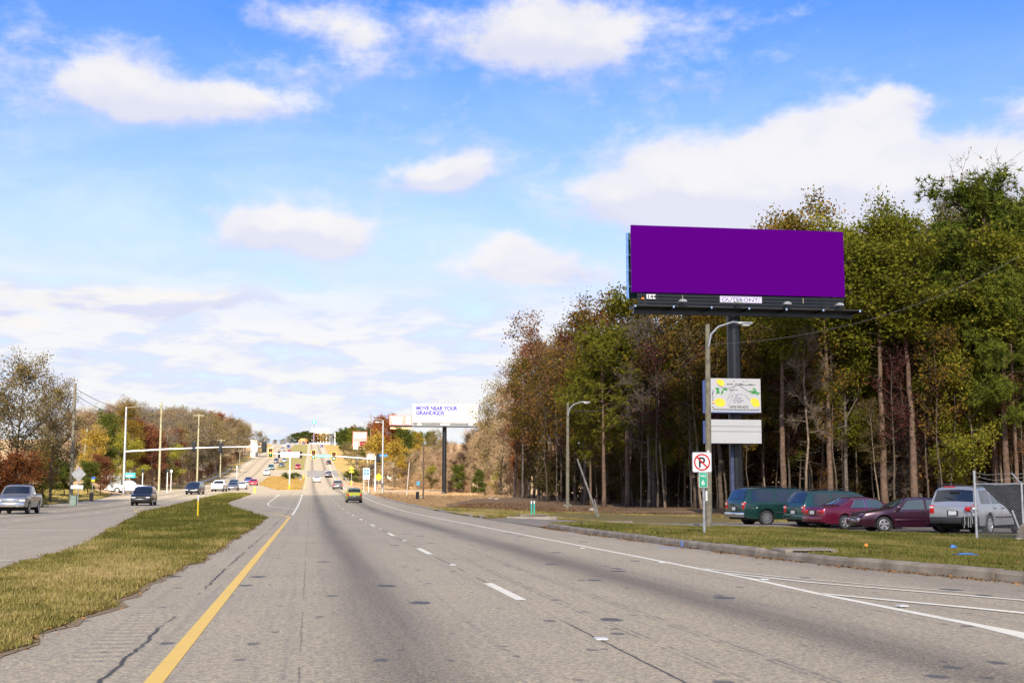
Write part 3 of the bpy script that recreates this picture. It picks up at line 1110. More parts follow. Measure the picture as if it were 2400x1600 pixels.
# leaf litter: fallen leaves along the kerb and the grass edges
def litter(name, label, pts, zf, size, material, seed):
    r = np.random.default_rng(seed)
    n = len(pts)
    c = np.array([(a, b, zf(a, b)) for a, b in pts])
    an = r.uniform(0, 6.28, n)
    tl = r.normal(0, .35, (n, 2))
    s = size * r.uniform(.6, 1.5, n)
    v = np.zeros((n, 4, 3))
    for i, (u, w_) in enumerate(((-1, 0), (0, -.6), (1, 0), (0, .6))):
        dxl, dyl = u * np.cos(an) - w_ * np.sin(an), u * np.sin(an) + w_ * np.cos(an)
        v[:, i, 0] = c[:, 0] + dxl * s
        v[:, i, 1] = c[:, 1] + dyl * s
        v[:, i, 2] = c[:, 2] + s * .45 + (dxl * tl[:, 0] + dyl * tl[:, 1]) * s
    me = quick_mesh(name, v.reshape(-1, 3), np.arange(n * 4).reshape(-1, 4), r.uniform(0, 1, n), material)
    o = stuff(link(name, me))
    o['label'] = label
    o['category'] = 'leaves'


LITTER = leaf_mat('fallen_leaves', [(0, (0.10, 0.05, 0.025)), (.4, (0.22, 0.12, 0.05)), (.8, (0.36, 0.19, 0.07)), (1, (.45, .20, .05))], .15)
pts = []
for a, b in zip(KERB[:-1], KERB[1:]):
    L = math.hypot(b[0] - a[0], b[1] - a[1])
    for _ in range(int(L * 60)):
        u = random.random()
        if mnoise.noise(Vector((0, (a[1] + (b[1] - a[1]) * u) * .5, 4))) < -.15:
            continue
        pts.append((a[0] + (b[0] - a[0]) * u - abs(random.gauss(0, .14)) - .02, a[1] + (b[1] - a[1]) * u))
litter('kerb_leaf_litter', 'dry brown leaves gathered in the gutter along the kerb', pts, lambda a, b: zr(b) + .004, .026, LITTER, 3)
pts = []
for i in range(len(MED)):
    a, b = MED[i], MED[(i + 1) % len(MED)]
    L = math.hypot(b[0] - a[0], b[1] - a[1])
    for _ in range(min(60, int(L * 26))):
        u = random.random()
        pts.append((a[0] + (b[0] - a[0]) * u + random.gauss(0, .10), a[1] + (b[1] - a[1]) * u + random.gauss(0, .06)))
for _ in range(1500):
    pts.append((random.uniform(-5.2, -2.3), random.uniform(9, 60)))
litter('median_leaf_litter', 'brown leaf crumbs along the ragged edge of the median', pts, lambda a, b: zr(b) + .03, .02, LITTER, 5)
pts = [(random.uniform(10, 30), random.uniform(18, 52)) for _ in range(900)]
pts = [p for p in pts if in_poly(np.array([p[0]]), np.array([p[1]]), VERGE)[0]]
litter('verge_leaf_litter', 'scattered brown leaves lying on the verge grass', pts, lambda a, b: zr(b) + verge_z(a, b) + .03, .03, LITTER, 6)
FOREST_POLY = [(11.5, 104), (15, 92), (22, 85), (30, 81), (70, 82), (100, 90), (90, 120), (30, 150), (19, 148)]
pts = []
while len(pts) < 60000:
    a, b = random.uniform(11, 75), random.uniform(80, 125)
    if in_poly(np.array([a]), np.array([b]), FOREST_POLY)[0]:
        pts.append((a, b))
litter('forest_leaf_litter', 'deep rusty leaf litter at the foot of the woods', pts, lambda a, b: zg(a, b) + .05, .055, LITTER, 7)
# ------------------------------------------------------------------ the cloud whose shade lies over the near road
def build_cloud():
    """a cumulus high up behind the camera, towards the sun; its shade ends just short of the junction"""
    t = 1150.0
    def up(X, Y):
        return Vector((X, Y, 0)) - SUN_DIR * t
    outline = [(-22, 128), (-6, 176), (8, 176), (16, 146), (30, 124), (95, 118), (200, 120), (330, 60), (330, -140), (150, -230), (-60, -230), (-170, -140), (-150, 40), (-60, 100)]
    rr = random.Random(5)
    bm = bmesh.new()
    pu = Vector((1, 0, 0))
    pts = [(x, y) for x, y in outline]
    # base slab, then puffs heaped on it
    top, bot = [], []
    jo = []
    n = len(pts)
    for i in range(n):
        a, b = pts[i], pts[(i + 1) % n]
        for j in range(8):
            u = j / 8
            x, y = a[0] + (b[0] - a[0]) * u, a[1] + (b[1] - a[1]) * u
            q = 3.5 * mnoise.noise(Vector((x * .06, y * .06, 1)))
            jo.append((x + q, y + q))
    vb = [bm.verts.new(up(x, y)) for x, y in jo]
    f = bm.faces.new(vb)
    r = bmesh.ops.extrude_face_region(bm, geom=[f])
    cen = up(60, -20)
    for g in r['geom']:
        if isinstance(g, bmesh.types.BMVert):
            g.co = cen + (g.co - cen) * 0.86 + Vector((0, 0, 26)) - SUN_DIR * 20
    nslab = len(bm.faces)
    for k in range(70):
        x, y = rr.uniform(-120, 290), rr.uniform(-200, 110)
        if not in_poly(np.array([x]), np.array([y]), pts)[0]:
            continue
        rad = rr.uniform(22, 48)
        inside = all(in_poly(np.array([x + rad * math.cos(a)]), np.array([y + rad * math.sin(a)]), pts)[0] for a in (0, .8, 1.6, 2.4, 3.1, 3.9, 4.7, 5.5))
        if not inside:
            continue
        res = bmesh.ops.create_icosphere(bm, subdivisions=3, radius=rad)
        c = up(x, y) + Vector((0, 0, 30))
        for v in res['verts']:
            d = v.co.normalized()
            v.co = c + v.co * (1 + .22 * mnoise.noise(d * 2.3 + Vector((k, 0, 0)))) * 1.0
            v.co.z = max(v.co.z, c.z - 28)
    me = bpy.data.meshes.new('cloud')
    bm.to_mesh(me)
    bm.free()
    me.polygons.foreach_set('use_smooth', [True] * len(me.polygons))
    for nm, op in (('thin_cloud_sheet', .28), ('thin_cloud_puff', .035)):
        cm = bpy.data.materials.new(nm)
        cm.use_nodes = True
        ct = NT(cm.node_tree)
        cn = ct.noise(ct.n('ShaderNodeTexCoord').outputs['Object'], .02, 4.0)
        df = ct.n('ShaderNodeBsdfDiffuse')
        ct.l(ct.mix(cn.outputs['Fac'], (.80, .80, .82), (.9, .9, .9)), df.inputs[0])
        tp = ct.n('ShaderNodeBsdfTransparent')
        mx = ct.n('ShaderNodeMixShader')
        mx.inputs[0].default_value = op
        ct.l(tp.outputs[0], mx.inputs[1])
        ct.l(df.outputs[0], mx.inputs[2])
        ct.l(mx.outputs[0], ct.n('ShaderNodeOutputMaterial').inputs[0])
        me.materials.append(cm)
    me.polygons.foreach_set('material_index', [0 if i < nslab else 1 for i in range(len(me.polygons))])
    o = link('cloud', me)
    tag(o, 'broad white fair weather cloud drifting high over the near road', 'cloud')


build_cloud()

# ------------------------------------------------------------------ trees
def tubes_np(starts, ends, r0, r1, sides=3):
    """many straight tapered twigs at once"""
    s, e = np.asarray(starts, float), np.asarray(ends, float)
    n = len(s)
    d = e - s
    d /= np.linalg.norm(d, axis=1, keepdims=True) + 1e-9
    ref = np.where(np.abs(d[:, 2:3]) < .9, np.array([[0, 0, 1.]]), np.array([[1., 0, 0]]))
    a = np.cross(d, ref)
    a /= np.linalg.norm(a, axis=1, keepdims=True) + 1e-9
    b = np.cross(d, a)
    vs = np.zeros((n, 2 * sides, 3))
    for k in range(sides):
        an = 2 * np.pi * k / sides
        o = a * math.cos(an) + b * math.sin(an)
        vs[:, k] = s + o * np.asarray(r0).reshape(-1, 1)
        vs[:, sides + k] = e + o * np.asarray(r1).reshape(-1, 1)
    fs = []
    for k in range(sides):
        k2 = (k + 1) % sides
        fs.append([k, k2, sides + k2, sides + k])
    fs = np.array(fs)
    F_ = (np.arange(n)[:, None, None] * 2 * sides + fs[None]).reshape(-1, 4)
    return vs.reshape(-1, 3), F_


BARK = {
    'brown': mat('brown_bark', (0.135, 0.098, 0.068), 0.9, col2=(0.06, 0.043, 0.03), scale=3.0, bump=0.6, bscale=12),
    'grey': mat('grey_bark', (0.19, 0.155, 0.12), 0.9, col2=(0.085, 0.068, 0.052), scale=3.0, bump=0.6, bscale=12),
    'pale': mat('pale_bark', (0.30, 0.225, 0.15), 0.9, col2=(0.13, 0.095, 0.062), scale=2.0, bump=0.5, bscale=12),
    'pine': mat('pine_bark', (0.20, 0.125, 0.08), 0.9, col2=(0.095, 0.06, 0.04), scale=4.0, bump=0.7, bscale=10),
    'tan': mat('tan_twigs', (0.36, 0.25, 0.15), 0.9, col2=(0.22, 0.145, 0.085), scale=1.0),
    'dark': mat('dark_twigs', (0.10, 0.068, 0.05), 0.9, col2=(0.05, 0.034, 0.026), scale=1.0),
}
LEAF = {
    'brown': leaf_mat('brown_leaves', [(0, (.075, .04, .024)), (.35, (.16, .08, .04)), (.65, (.24, .12, .05)), (.88, (.36, .19, .06)), (1, (.42, .27, .10))]),
    'rust': leaf_mat('rust_leaves', [(0, (.06, .022, .016)), (.4, (.13, .046, .026)), (.75, (.20, .078, .036)), (1, (.28, .125, .05))]),
    'orange': leaf_mat('orange_leaves', [(0, (.11, .038, .018)), (.45, (.22, .075, .026)), (.8, (.34, .125, .035)), (1, (.42, .21, .05))]),
    'autumn': leaf_mat('autumn_olive_leaves', [(0, (.060, .052, .012)), (.4, (.135, .105, .018)), (.68, (.21, .125, .022)), (.88, (.32, .15, .028)), (1, (.44, .25, .04))]),
    'olive': leaf_mat('olive_leaves', [(0, (.050, .060, .010)), (.4, (.125, .132, .016)), (.75, (.21, .205, .022)), (.93, (.29, .255, .03)), (1, (.48, .33, .03))]),
    'green': leaf_mat('green_leaves', [(0, (.035, .05, .012)), (.5, (.08, .098, .018)), (1, (.16, .165, .03))]),
    'lime': leaf_mat('lime_leaves', [(0, (.13, .14, .02)), (.5, (.25, .24, .03)), (1, (.42, .36, .04))]),
    'yellow': leaf_mat('yellow_leaves', [(0, (.20, .13, .025)), (.5, (.36, .24, .04)), (1, (.52, .37, .06))]),
    'pine': leaf_mat('pine_needles', [(0, (.05, .07, .016)), (.45, (.105, .135, .020)), (.8, (.18, .20, .026)), (1, (.26, .24, .035))], .25),
    'pineyellow': leaf_mat('yellow_pine_needles', [(0, (.07, .075, .014)), (.5, (.16, .155, .02)), (1, (.27, .24, .035))], .25),
    'drab': leaf_mat('drab_leaves', [(0, (.10, .078, .035)), (.5, (.20, .155, .065)), (.85, (.29, .22, .085)), (1, (.36, .24, .07))]),
    'tanleaf': leaf_mat('tan_leaves', [(0, (.24, .14, .07)), (.5, (.40, .26, .13)), (1, (.52, .34, .16))]),
    'darkred': leaf_mat('dark_red_leaves', [(0, (.045, .018, .018)), (.5, (.10, .035, .03)), (1, (.17, .06, .045))]),
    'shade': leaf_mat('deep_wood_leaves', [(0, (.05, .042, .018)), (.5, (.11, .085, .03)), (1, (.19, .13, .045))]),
}


def unit(v):
    return v / (np.linalg.norm(v) + 1e-9)


def grow(seed, H=20.0, r0=.24, cb=.35, spread=4.5, shape='round', nlimb=16, nsec=5, ntwig=4, leaves=28, leaf=.16, blob=.75, bark='brown', lmat='olive',
         lean=0.0, wob=.5, el0=12, el1=62, twig=.7, twr=.012, needles=False, stems=1, secr=.5, flat=.75, lowsticks=0, elong=1.7):
    r = np.random.default_rng(seed)
    mb = MB()
    tips, ts, te = [], [], []
    for st in range(stems):
        npt = 13
        z = np.linspace(0, H * (.97 if stems == 1 else r.uniform(.75, .97)), npt)
        base = np.array([0, 0]) if stems == 1 else r.normal(0, .35, 2)
        ang = r.uniform(0, 6.28)
        tilt = lean if stems == 1 else r.uniform(.08, .28)
        walk = np.cumsum(r.normal(0, wob * .12, (npt, 2)), 0)
        walk -= walk[0]
        xy = base + walk + np.outer((z / H) ** 1.3 * tilt * H, [math.cos(ang), math.sin(ang)])
        tp = np.column_stack([xy, z])
        tp[0, 2] -= .25
        rr0 = r0 if stems == 1 else r0 * r.uniform(.5, .8)
        tr = rr0 * (1 - .86 * (z / z[-1])) ** .9
        tr[0] *= 1.35
        mb.tube(tp, list(np.maximum(tr, .012)), 7)

        def tat(t):
            k = t * (npt - 1)
            i = min(int(k), npt - 2)
            f = k - i
            return tp[i] * (1 - f) + tp[i + 1] * f, tr[i] * (1 - f) + tr[i + 1] * f
        for _ in range(lowsticks):
            p, rd = tat(r.uniform(.2, cb))
            a = r.uniform(0, 6.28)
            L = r.uniform(.5, 1.8)
            q = p + np.array([math.cos(a) * L, math.sin(a) * L, r.uniform(-.3, .5) * L])
            ts.append(p)
            te.append(q)
        nl = nlimb if stems == 1 else max(4, nlimb // stems)
        a0 = r.uniform(0, 6.28)
        for i in range(nl):
            u = (i + r.uniform(.1, .9)) / nl
            t = cb + (1 - cb) * .985 * u ** .92
            p, rd = tat(min(t, .99))
            if shape == 'round':
                sh = math.sqrt(max(0.05, 1 - (2 * u - .9) ** 2 * .85))
            elif shape == 'cone':
                sh = 1.02 - u * .85
            elif shape == 'vase':
                sh = .45 + .65 * math.sin(min(1, u * 1.15) * 2.4)
            else:
                sh = 1.0 - .5 * u
            a = a0 + i * 2.4 + r.normal(0, .35)
            ele = R(el0 + (el1 - el0) * u + r.normal(0, 9))
            L = max(.6, spread * sh * r.uniform(.72, 1.12) / max(.45, math.cos(ele)))
            L = min(L, spread * 1.35)
            d = np.array([math.cos(a) * math.cos(ele), math.sin(a) * math.cos(ele), math.sin(ele)])
            pl = [p]
            cur = d.copy()
            for k in range(5):
                cur = unit(cur + r.normal(0, .16, 3) + np.array([0, 0, .06 if not needles else .0]))
                pl.append(pl[-1] + cur * L / 5)
            pl = np.array(pl)
            lr = min(rd * .62, .03 + L * .016)
            mb.tube(pl, [max(.009, lr * (1 - .85 * k / 5)) for k in range(6)], 5, cap=False)
            for j in range(nsec):
                f = .28 + .72 * (j + r.uniform(0, 1)) / nsec
                k = min(int(f * 5), 4)
                fp = pl[k] + (pl[k + 1] - pl[k]) * (f * 5 - k)
                dd = unit(pl[k + 1] - pl[k])
                sd_ = unit(dd * .75 + unit(r.normal(0, 1, 3)) * .85 + np.array([0, 0, .12]))
                l2 = L * secr * r.uniform(.45, 1.0) * (1.1 - .5 * f)
                mid = fp + sd_ * l2 * .5 + r.normal(0, .06, 3) * l2
                end = mid + unit(sd_ + r.normal(0, .25, 3) + np.array([0, 0, .1])) * l2 * .5
                sr = max(.008, lr * (1 - .8 * f) * .7)
                mb.tube([fp, mid, end], [sr, sr * .7, sr * .35], 4, cap=False)
                tips += [mid, end]
                for q in range(ntwig):
                    b0 = fp + (end - fp) * r.uniform(.25, 1)
                    e0 = b0 + unit(sd_ * .6 + r.normal(0, .6, 3) + np.array([0, 0, .15])) * twig * r.uniform(.5, 1.3)
                    ts.append(b0)
                    te.append(e0)
                    if twig > .9:
                        for _ in range(2):
                            e1 = e0 + unit((e0 - b0) + r.normal(0, .5, 3)) * twig * r.uniform(.3, .7)
                            ts.append(e0)
                            te.append(e1)
                            ts.append(b0 + (e0 - b0) * .6)
                            te.append(b0 + (e0 - b0) * .6 + unit((e0 - b0) + r.normal(0, .9, 3)) * twig * r.uniform(.3, .8))
                    if q % 2 == 0:
                        tips.append(e0)
            tips.append(pl[-1])
    tv, tf = np.array(mb.v, float), [list(f) for f in mb.f]
    # trunk mesh
    allv = [tuple(p) for p in tv]
    if ts:
        v2, f2 = tubes_np(ts, te, np.full(len(ts), twr), np.full(len(ts), twr * .35))
        off = len(allv)
        allv += [tuple(p) for p in v2]
        tf += (f2 + off).tolist()
    me = bpy.data.meshes.new('trunk')
    me.from_pydata(allv, [], tf)
    me.polygons.foreach_set('use_smooth', [True] * len(me.polygons))
    me.materials.append(BARK[bark])
    crown = None
    if leaves > 0:
        tips = np.array(tips)
        nt = len(tips)
        if needles:
            c = np.repeat(tips, leaves, 0)
            crand = np.repeat(r.uniform(0, 1, nt), leaves)
            n = len(c)
            sub = r.normal(0, blob * .42, (n // 11 + 1, 3)) * np.array([1, 1, .55])
            c = c + np.repeat(sub, 11, 0)[:n]
            d = r.normal(0, 1, (n, 3)) + np.array([0, 0, .55])
            d /= np.linalg.norm(d, axis=1, keepdims=True)
            sdv = np.cross(d, r.normal(0, 1, (n, 3)))
            sdv /= np.linalg.norm(sdv, axis=1, keepdims=True) + 1e-9
            Ln = leaf * r.uniform(.7, 1.3, n)[:, None]
            wd = .05
            v = np.stack([c - sdv * wd, c + sdv * wd, c + d * Ln], 1)
            rnd = (.62 * crand + .38 * r.uniform(0, 1, n)).clip(0, 1)
            cm = quick_mesh('crown', v.reshape(-1, 3), np.arange(n * 3).reshape(-1, 3), rnd, LEAF[lmat])
        else:
            c = np.repeat(tips, leaves, 0)
            crand = np.repeat(r.uniform(0, 1, nt), leaves)
            n = len(c)
            c = c + r.normal(0, blob * .5, (n, 3)) * np.array([1, 1, flat])
            nrm = r.normal(0, 1, (n, 3)) + np.array([0, 0, .5])
            nrm /= np.linalg.norm(nrm, axis=1, keepdims=True)
            a = np.cross(nrm, r.normal(0, 1, (n, 3)))
            a /= np.linalg.norm(a, axis=1, keepdims=True) + 1e-9
            b = np.cross(nrm, a)
            s = leaf * r.uniform(.6, 1.35, n)[:, None]
            v = np.stack([c - a * s * .5, c - b * s * .5 / elong * 1.15, c + a * s * .5, c + b * s * .5 / elong * 1.15], 1)
            rnd = (.55 * crand + .45 * r.uniform(0, 1, n)).clip(0, 1)
            cm = quick_mesh('crown', v.reshape(-1, 3), np.arange(n * 4).reshape(-1, 4), rnd, LEAF[lmat])
        crown = cm
    zt_ = np.array([p[2] for p in allv])
    htop = float(np.percentile(zt_, 99.8)) if crown is None else max(float(np.percentile(tips[:, 2], 99.5)) + blob * .3, H * .9)
    return me, crown, htop


PROTO = {}


def proto(key, **kw):
    PROTO[key] = grow(**kw)


proto('brown_oak', seed=1, H=20, r0=.26, cb=.38, spread=5.0, shape='vase', nlimb=15, nsec=6, ntwig=5, leaves=9, leaf=.30, blob=.9, bark='brown', lmat='brown', lean=.05, twig=.9)
proto('rust_oak', seed=2, H=20, r0=.24, cb=.35, spread=4.0, nlimb=18, nsec=6, ntwig=4, leaves=12, leaf=.30, blob=.9, bark='brown', lmat='rust', twig=.8)
proto('olive_oak', seed=3, H=24, r0=.32, cb=.33, spread=6.2, nlimb=26, nsec=8, ntwig=4, leaves=38, leaf=.26, blob=1.15, bark='grey', lmat='olive', flat=.6)
proto('olive_oak2', seed=13, H=24, r0=.30, cb=.30, spread=5.4, nlimb=24, nsec=8, ntwig=4, leaves=34, leaf=.26, blob=1.1, bark='brown', lmat='olive', flat=.6, lowsticks=12)
proto('autumn_oak', seed=4, H=24, r0=.30, cb=.34, spread=5.6, nlimb=26, nsec=8, ntwig=4, leaves=34, leaf=.27, blob=1.1, bark='brown', lmat='autumn', flat=.65)
proto('autumn_oak2', seed=24, H=22, r0=.26, cb=.42, spread=4.4, nlimb=20, nsec=7, ntwig=4, leaves=18, leaf=.26, blob=1.0, bark='grey', lmat='autumn', lowsticks=16)
proto('pine', seed=5, H=24, r0=.25, cb=.40, spread=4.6, shape='round', nlimb=36, nsec=8, ntwig=3, leaves=36, leaf=.42, blob=1.0, bark='pine', lmat='pine', needles=True, wob=.25, el0=-5, el1=45, lowsticks=20, secr=.42)
proto('yellow_pine', seed=6, H=18, r0=.22, cb=.42, spread=4.6, nlimb=26, nsec=8, ntwig=3, leaves=22, leaf=.40, blob=1.0, bark='pine', lmat='pineyellow', needles=True, wob=.3, el0=0, el1=40, lowsticks=18, secr=.42)
proto('bare_tree', seed=7, H=20, r0=.20, cb=.35, spread=3.6, nlimb=18, nsec=7, ntwig=7, leaves=1, leaf=.22, blob=.8, bark='grey', lmat='brown', twig=1.1, twr=.016, lowsticks=18)
proto('bare_tree2', seed=17, H=20, r0=.17, cb=.45, spread=2.8, nlimb=14, nsec=6, ntwig=6, leaves=0, bark='pale', twig=1.0, twr=.016, lowsticks=24, wob=.7)
proto('tan_tree', seed=8, H=14, r0=.15, cb=.18, spread=3.4, nlimb=26, nsec=7, ntwig=8, leaves=3, leaf=.24, blob=.7, bark='tan', lmat='tanleaf', twig=1.0, twr=.020, stems=3, el0=25, el1=70)
proto('tan_tree2', seed=18, H=14, r0=.16, cb=.25, spread=3.0, nlimb=20, nsec=7, ntwig=8, leaves=4, leaf=.24, blob=.7, bark='tan', lmat='drab', twig=1.0, twr=.020, el0=25, el1=70)
proto('drab_oak', seed=9, H=17, r0=.24, cb=.16, spread=5.4, nlimb=28, nsec=8, ntwig=4, leaves=12, leaf=.28, blob=1.0, bark='brown', lmat='drab', el0=25, el1=72)
proto('lime_tree', seed=10, H=12, r0=.10, cb=.25, spread=2.6, nlimb=18, nsec=6, ntwig=3, leaves=12, leaf=.24, blob=.8, bark='grey', lmat='lime')
proto('yellow_tree', seed=21, H=12, r0=.14, cb=.2, spread=3.4, nlimb=20, nsec=6, ntwig=3, leaves=16, leaf=.30, blob=.9, bark='brown', lmat='yellow')
proto('orange_tree', seed=11, H=14, r0=.2, cb=.28, spread=4.0, nlimb=20, nsec=7, ntwig=3, leaves=20, leaf=.32, blob=.9, bark='brown', lmat='orange')
proto('green_tree', seed=12, H=16, r0=.22, cb=.2, spread=4.4, nlimb=24, nsec=7, ntwig=3, leaves=24, leaf=.34, blob=1.1, bark='brown', lmat='green')
proto('sapling', seed=14, H=13, r0=.075, cb=.45, spread=1.6, nlimb=11, nsec=4, ntwig=4, leaves=6, leaf=.22, blob=.7, bark='brown', lmat='autumn', lowsticks=14, wob=.45)
proto('sapling2', seed=15, H=14, r0=.10, cb=.40, spread=1.7, nlimb=11, nsec=4, ntwig=4, leaves=6, leaf=.22, blob=.8, bark='brown', lmat='darkred', lowsticks=14, wob=.4)
proto('sapling3', seed=16, H=15, r0=.12, cb=.45, spread=1.8, nlimb=12, nsec=4, ntwig=4, leaves=9, leaf=.22, blob=.8, bark='pale', lmat='shade', lowsticks=16, wob=.5)
proto('pole_trunk', seed=26, H=20, r0=.25, cb=.62, spread=2.6, nlimb=16, nsec=5, ntwig=4, leaves=12, leaf=.26, blob=.9, bark='pine', lmat='shade', lowsticks=26, wob=.4)
proto('old_trunk', seed=36, H=20, r0=.25, cb=.66, spread=3.0, nlimb=14, nsec=6, ntwig=4, leaves=20, leaf=.26, blob=1.0, bark='pine', lmat='olive', lowsticks=26, wob=.5)
proto('old_trunk2', seed=37, H=20, r0=.23, cb=.60, spread=3.0, nlimb=14, nsec=6, ntwig=4, leaves=12, leaf=.26, blob=1.0, bark='brown', lmat='autumn', lowsticks=26, wob=.6, lean=.03)
proto('vine_tree', seed=19, H=13, r0=.16, cb=.12, spread=2.0, nlimb=34, nsec=6, ntwig=8, leaves=2, leaf=.2, blob=.6, bark='grey', lmat='brown', twig=1.0, twr=.016, el0=-30, el1=50)
proto('understory', seed=20, H=6, r0=.05, cb=.15, spread=1.7, nlimb=14, nsec=5, ntwig=3, leaves=10, leaf=.20, blob=.6, bark='dark', lmat='brown', stems=2)
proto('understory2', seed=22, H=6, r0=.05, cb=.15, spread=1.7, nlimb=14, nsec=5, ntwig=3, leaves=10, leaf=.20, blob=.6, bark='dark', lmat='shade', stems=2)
proto('shrub', seed=23, H=3, r0=.05, cb=.04, spread=1.5, nlimb=22, nsec=5, ntwig=3, leaves=14, leaf=.16, blob=.45, bark='dark', lmat='green', stems=3, el0=10, el1=70)
proto('brush', seed=25, H=3, r0=.04, cb=.04, spread=1.5, nlimb=24, nsec=6, ntwig=6, leaves=3, leaf=.16, blob=.4, bark='tan', lmat='tanleaf', stems=4, el0=20, el1=75, twig=.6, twr=.014)
proto('redbush', seed=27, H=4, r0=.06, cb=.30, spread=2.0, nlimb=24, nsec=5, ntwig=4, leaves=16, leaf=.16, blob=.5, bark='dark', lmat='orange', stems=3, el0=35, el1=72)
proto('rowtree', seed=28, H=15, r0=.2, cb=.2, spread=4.2, nlimb=24, nsec=7, ntwig=7, leaves=4, leaf=.30, blob=.9, bark='grey', lmat='drab', twig=1.0, twr=.024, el0=25, el1=70)
proto('redtree', seed=29, H=12, r0=.16, cb=.2, spread=3.2, nlimb=20, nsec=6, ntwig=3, leaves=14, leaf=.28, blob=.9, bark='brown', lmat='rust')

TREE_PARTS = {}


def plant(key, name, label, cat, X, Y, H, group, rot=None, wid=1.0, leanx=0.0):
    tm, cm, h0 = PROTO[key]
    s = H / h0
    o = thing(name, label, cat, (X, Y, zg(X, Y) - 0.05), random.uniform(0, 6.28) if rot is None else rot, group)
    o.scale = (s * wid, s * wid, s)
    if leanx:
        o.rotation_euler = (0, leanx, o.rotation_euler.z)
    link('trunk', tm, o)
    if cm:
        link('crown', cm, o)
    return o


def Hpx(px, ytop, Y):
    """tree height so that its top shows at photo row ytop"""
    X = XY(px, Y)
    return max(2.0, HZ(ytop, Y) - zg(X, Y))


WOODS = 'trees along the edge of the woods'
def key_tree(kind, px, Y, ytop, name, label, wid=1.0, lean=0.0, rot=None, group=None):
    return plant(kind, name, label, 'tree', XY(px, Y), Y, Hpx(px, ytop, Y), group, rot, wid, lean)


key_tree('brown_oak', 1285, 138, 715, 'oak_tree', 'leaning oak with sparse brown leaves where the woods meet the cleared lot', 1.05, -.05, rot=1.0)
key_tree('brown_oak', 1205, 158, 800, 'oak_tree', 'smaller brown leaved oak behind the leaning oak by the cleared lot', .85, -.03)
key_tree('rust_oak', 1425, 118, 668, 'oak_tree', 'tall oak with dark rust red leaves left of the big billboard', 1.0)
key_tree('rust_oak', 1350, 128, 735, 'oak_tree', 'dull rust coloured oak beside the leaning brown oak', 1.0)
key_tree('yellow_pine', 1415, 103, 760, 'pine_tree', 'yellowish green pine above the street light with the bare lower trunk', 1.1)
key_tree('yellow_pine', 1480, 108, 730, 'pine_tree', 'yellowish green pine right behind the leaning dead pole', .9)
key_tree('bare_tree', 1520, 100, 700, 'bare_tree', 'bare tree with forking grey branches below the left end of the billboard', 1.0)
key_tree('bare_tree2', 1550, 110, 715, 'bare_tree', 'thin pale bare tree left of the billboard column', 1.0)
key_tree('olive_oak2', 1600, 112, 730, 'oak_tree', 'dark olive tree between the two street light poles', .75)
key_tree('olive_oak2', 1640, 98, 800, 'oak_tree', 'drooping olive green tree just behind the wooden street light pole', .62)
key_tree('autumn_oak', 1690, 110, 690, 'oak_tree', 'orange tinged tree directly behind the billboard column', .8)
key_tree('autumn_oak', 1890, 112, 425, 'oak_tree', 'tallest orange brown oak rising above the purple billboard', 1.05)
key_tree('autumn_oak', 1800, 108, 490, 'oak_tree', 'olive and orange oak partly hidden by the purple billboard', .9)
key_tree('olive_oak', 2010, 108, 468, 'oak_tree', 'broad olive oak against the right end of the purple billboard', .9)
key_tree('olive_oak', 2140, 98, 425, 'oak_tree', 'broad olive green oak right of the purple billboard', .95, rot=2.0)
key_tree('pine', 2335, 86, 350, 'pine_tree', 'big dark green pine above the chain link fence', 1.15, rot=.5)
key_tree('pine', 2255, 96, 470, 'pine_tree', 'dark pine half hidden behind the big pine', .9)
key_tree('bare_tree', 2315, 93, 312, 'bare_tree', 'bare topped tree poking above the big dark pine', .9)
key_tree('bare_tree', 2390, 96, 380, 'bare_tree', 'bare twiggy tree behind the fence beside the big pine', .9)
key_tree('olive_oak2', 2440, 88, 370, 'oak_tree', 'olive tree cut off by the fence end beyond the big pine', .8)
key_tree('vine_tree', 2160, 90, 770, 'tangled_tree', 'grey tangled vine covered tree above the silver damaged car', 1.1)
key_tree('lime_tree', 2285, 84, 775, 'small_tree', 'small yellow green tree between pine trunks above the fence', .9)
key_tree('lime_tree', 2230, 86, 900, 'small_tree', 'low yellow green sapling in front of the vine covered tree', .9)
key_tree('brown_oak', 2400, 82, 790, 'small_tree', 'small brown leaved tree over the covered fence', .7)
key_tree('autumn_oak2', 1900, 96, 720, 'small_tree', 'slim orange and olive tree below the right end of the billboard', .9)
key_tree('autumn_oak2', 1790, 98, 760, 'small_tree', 'slim orange tree right of the billboard column', .8)
key_tree('olive_oak2', 2010, 95, 700, 'small_tree', 'dark olive tree with low branches over the maroon cars', .7)
key_tree('bare_tree2', 1885, 88, 735, 'bare_tree', 'pale crooked bare trunk over the dark green van', 1.0)
key_tree('bare_tree2', 1980, 92, 800, 'bare_tree', 'thin bare trunk standing over the maroon sedans', 1.0)

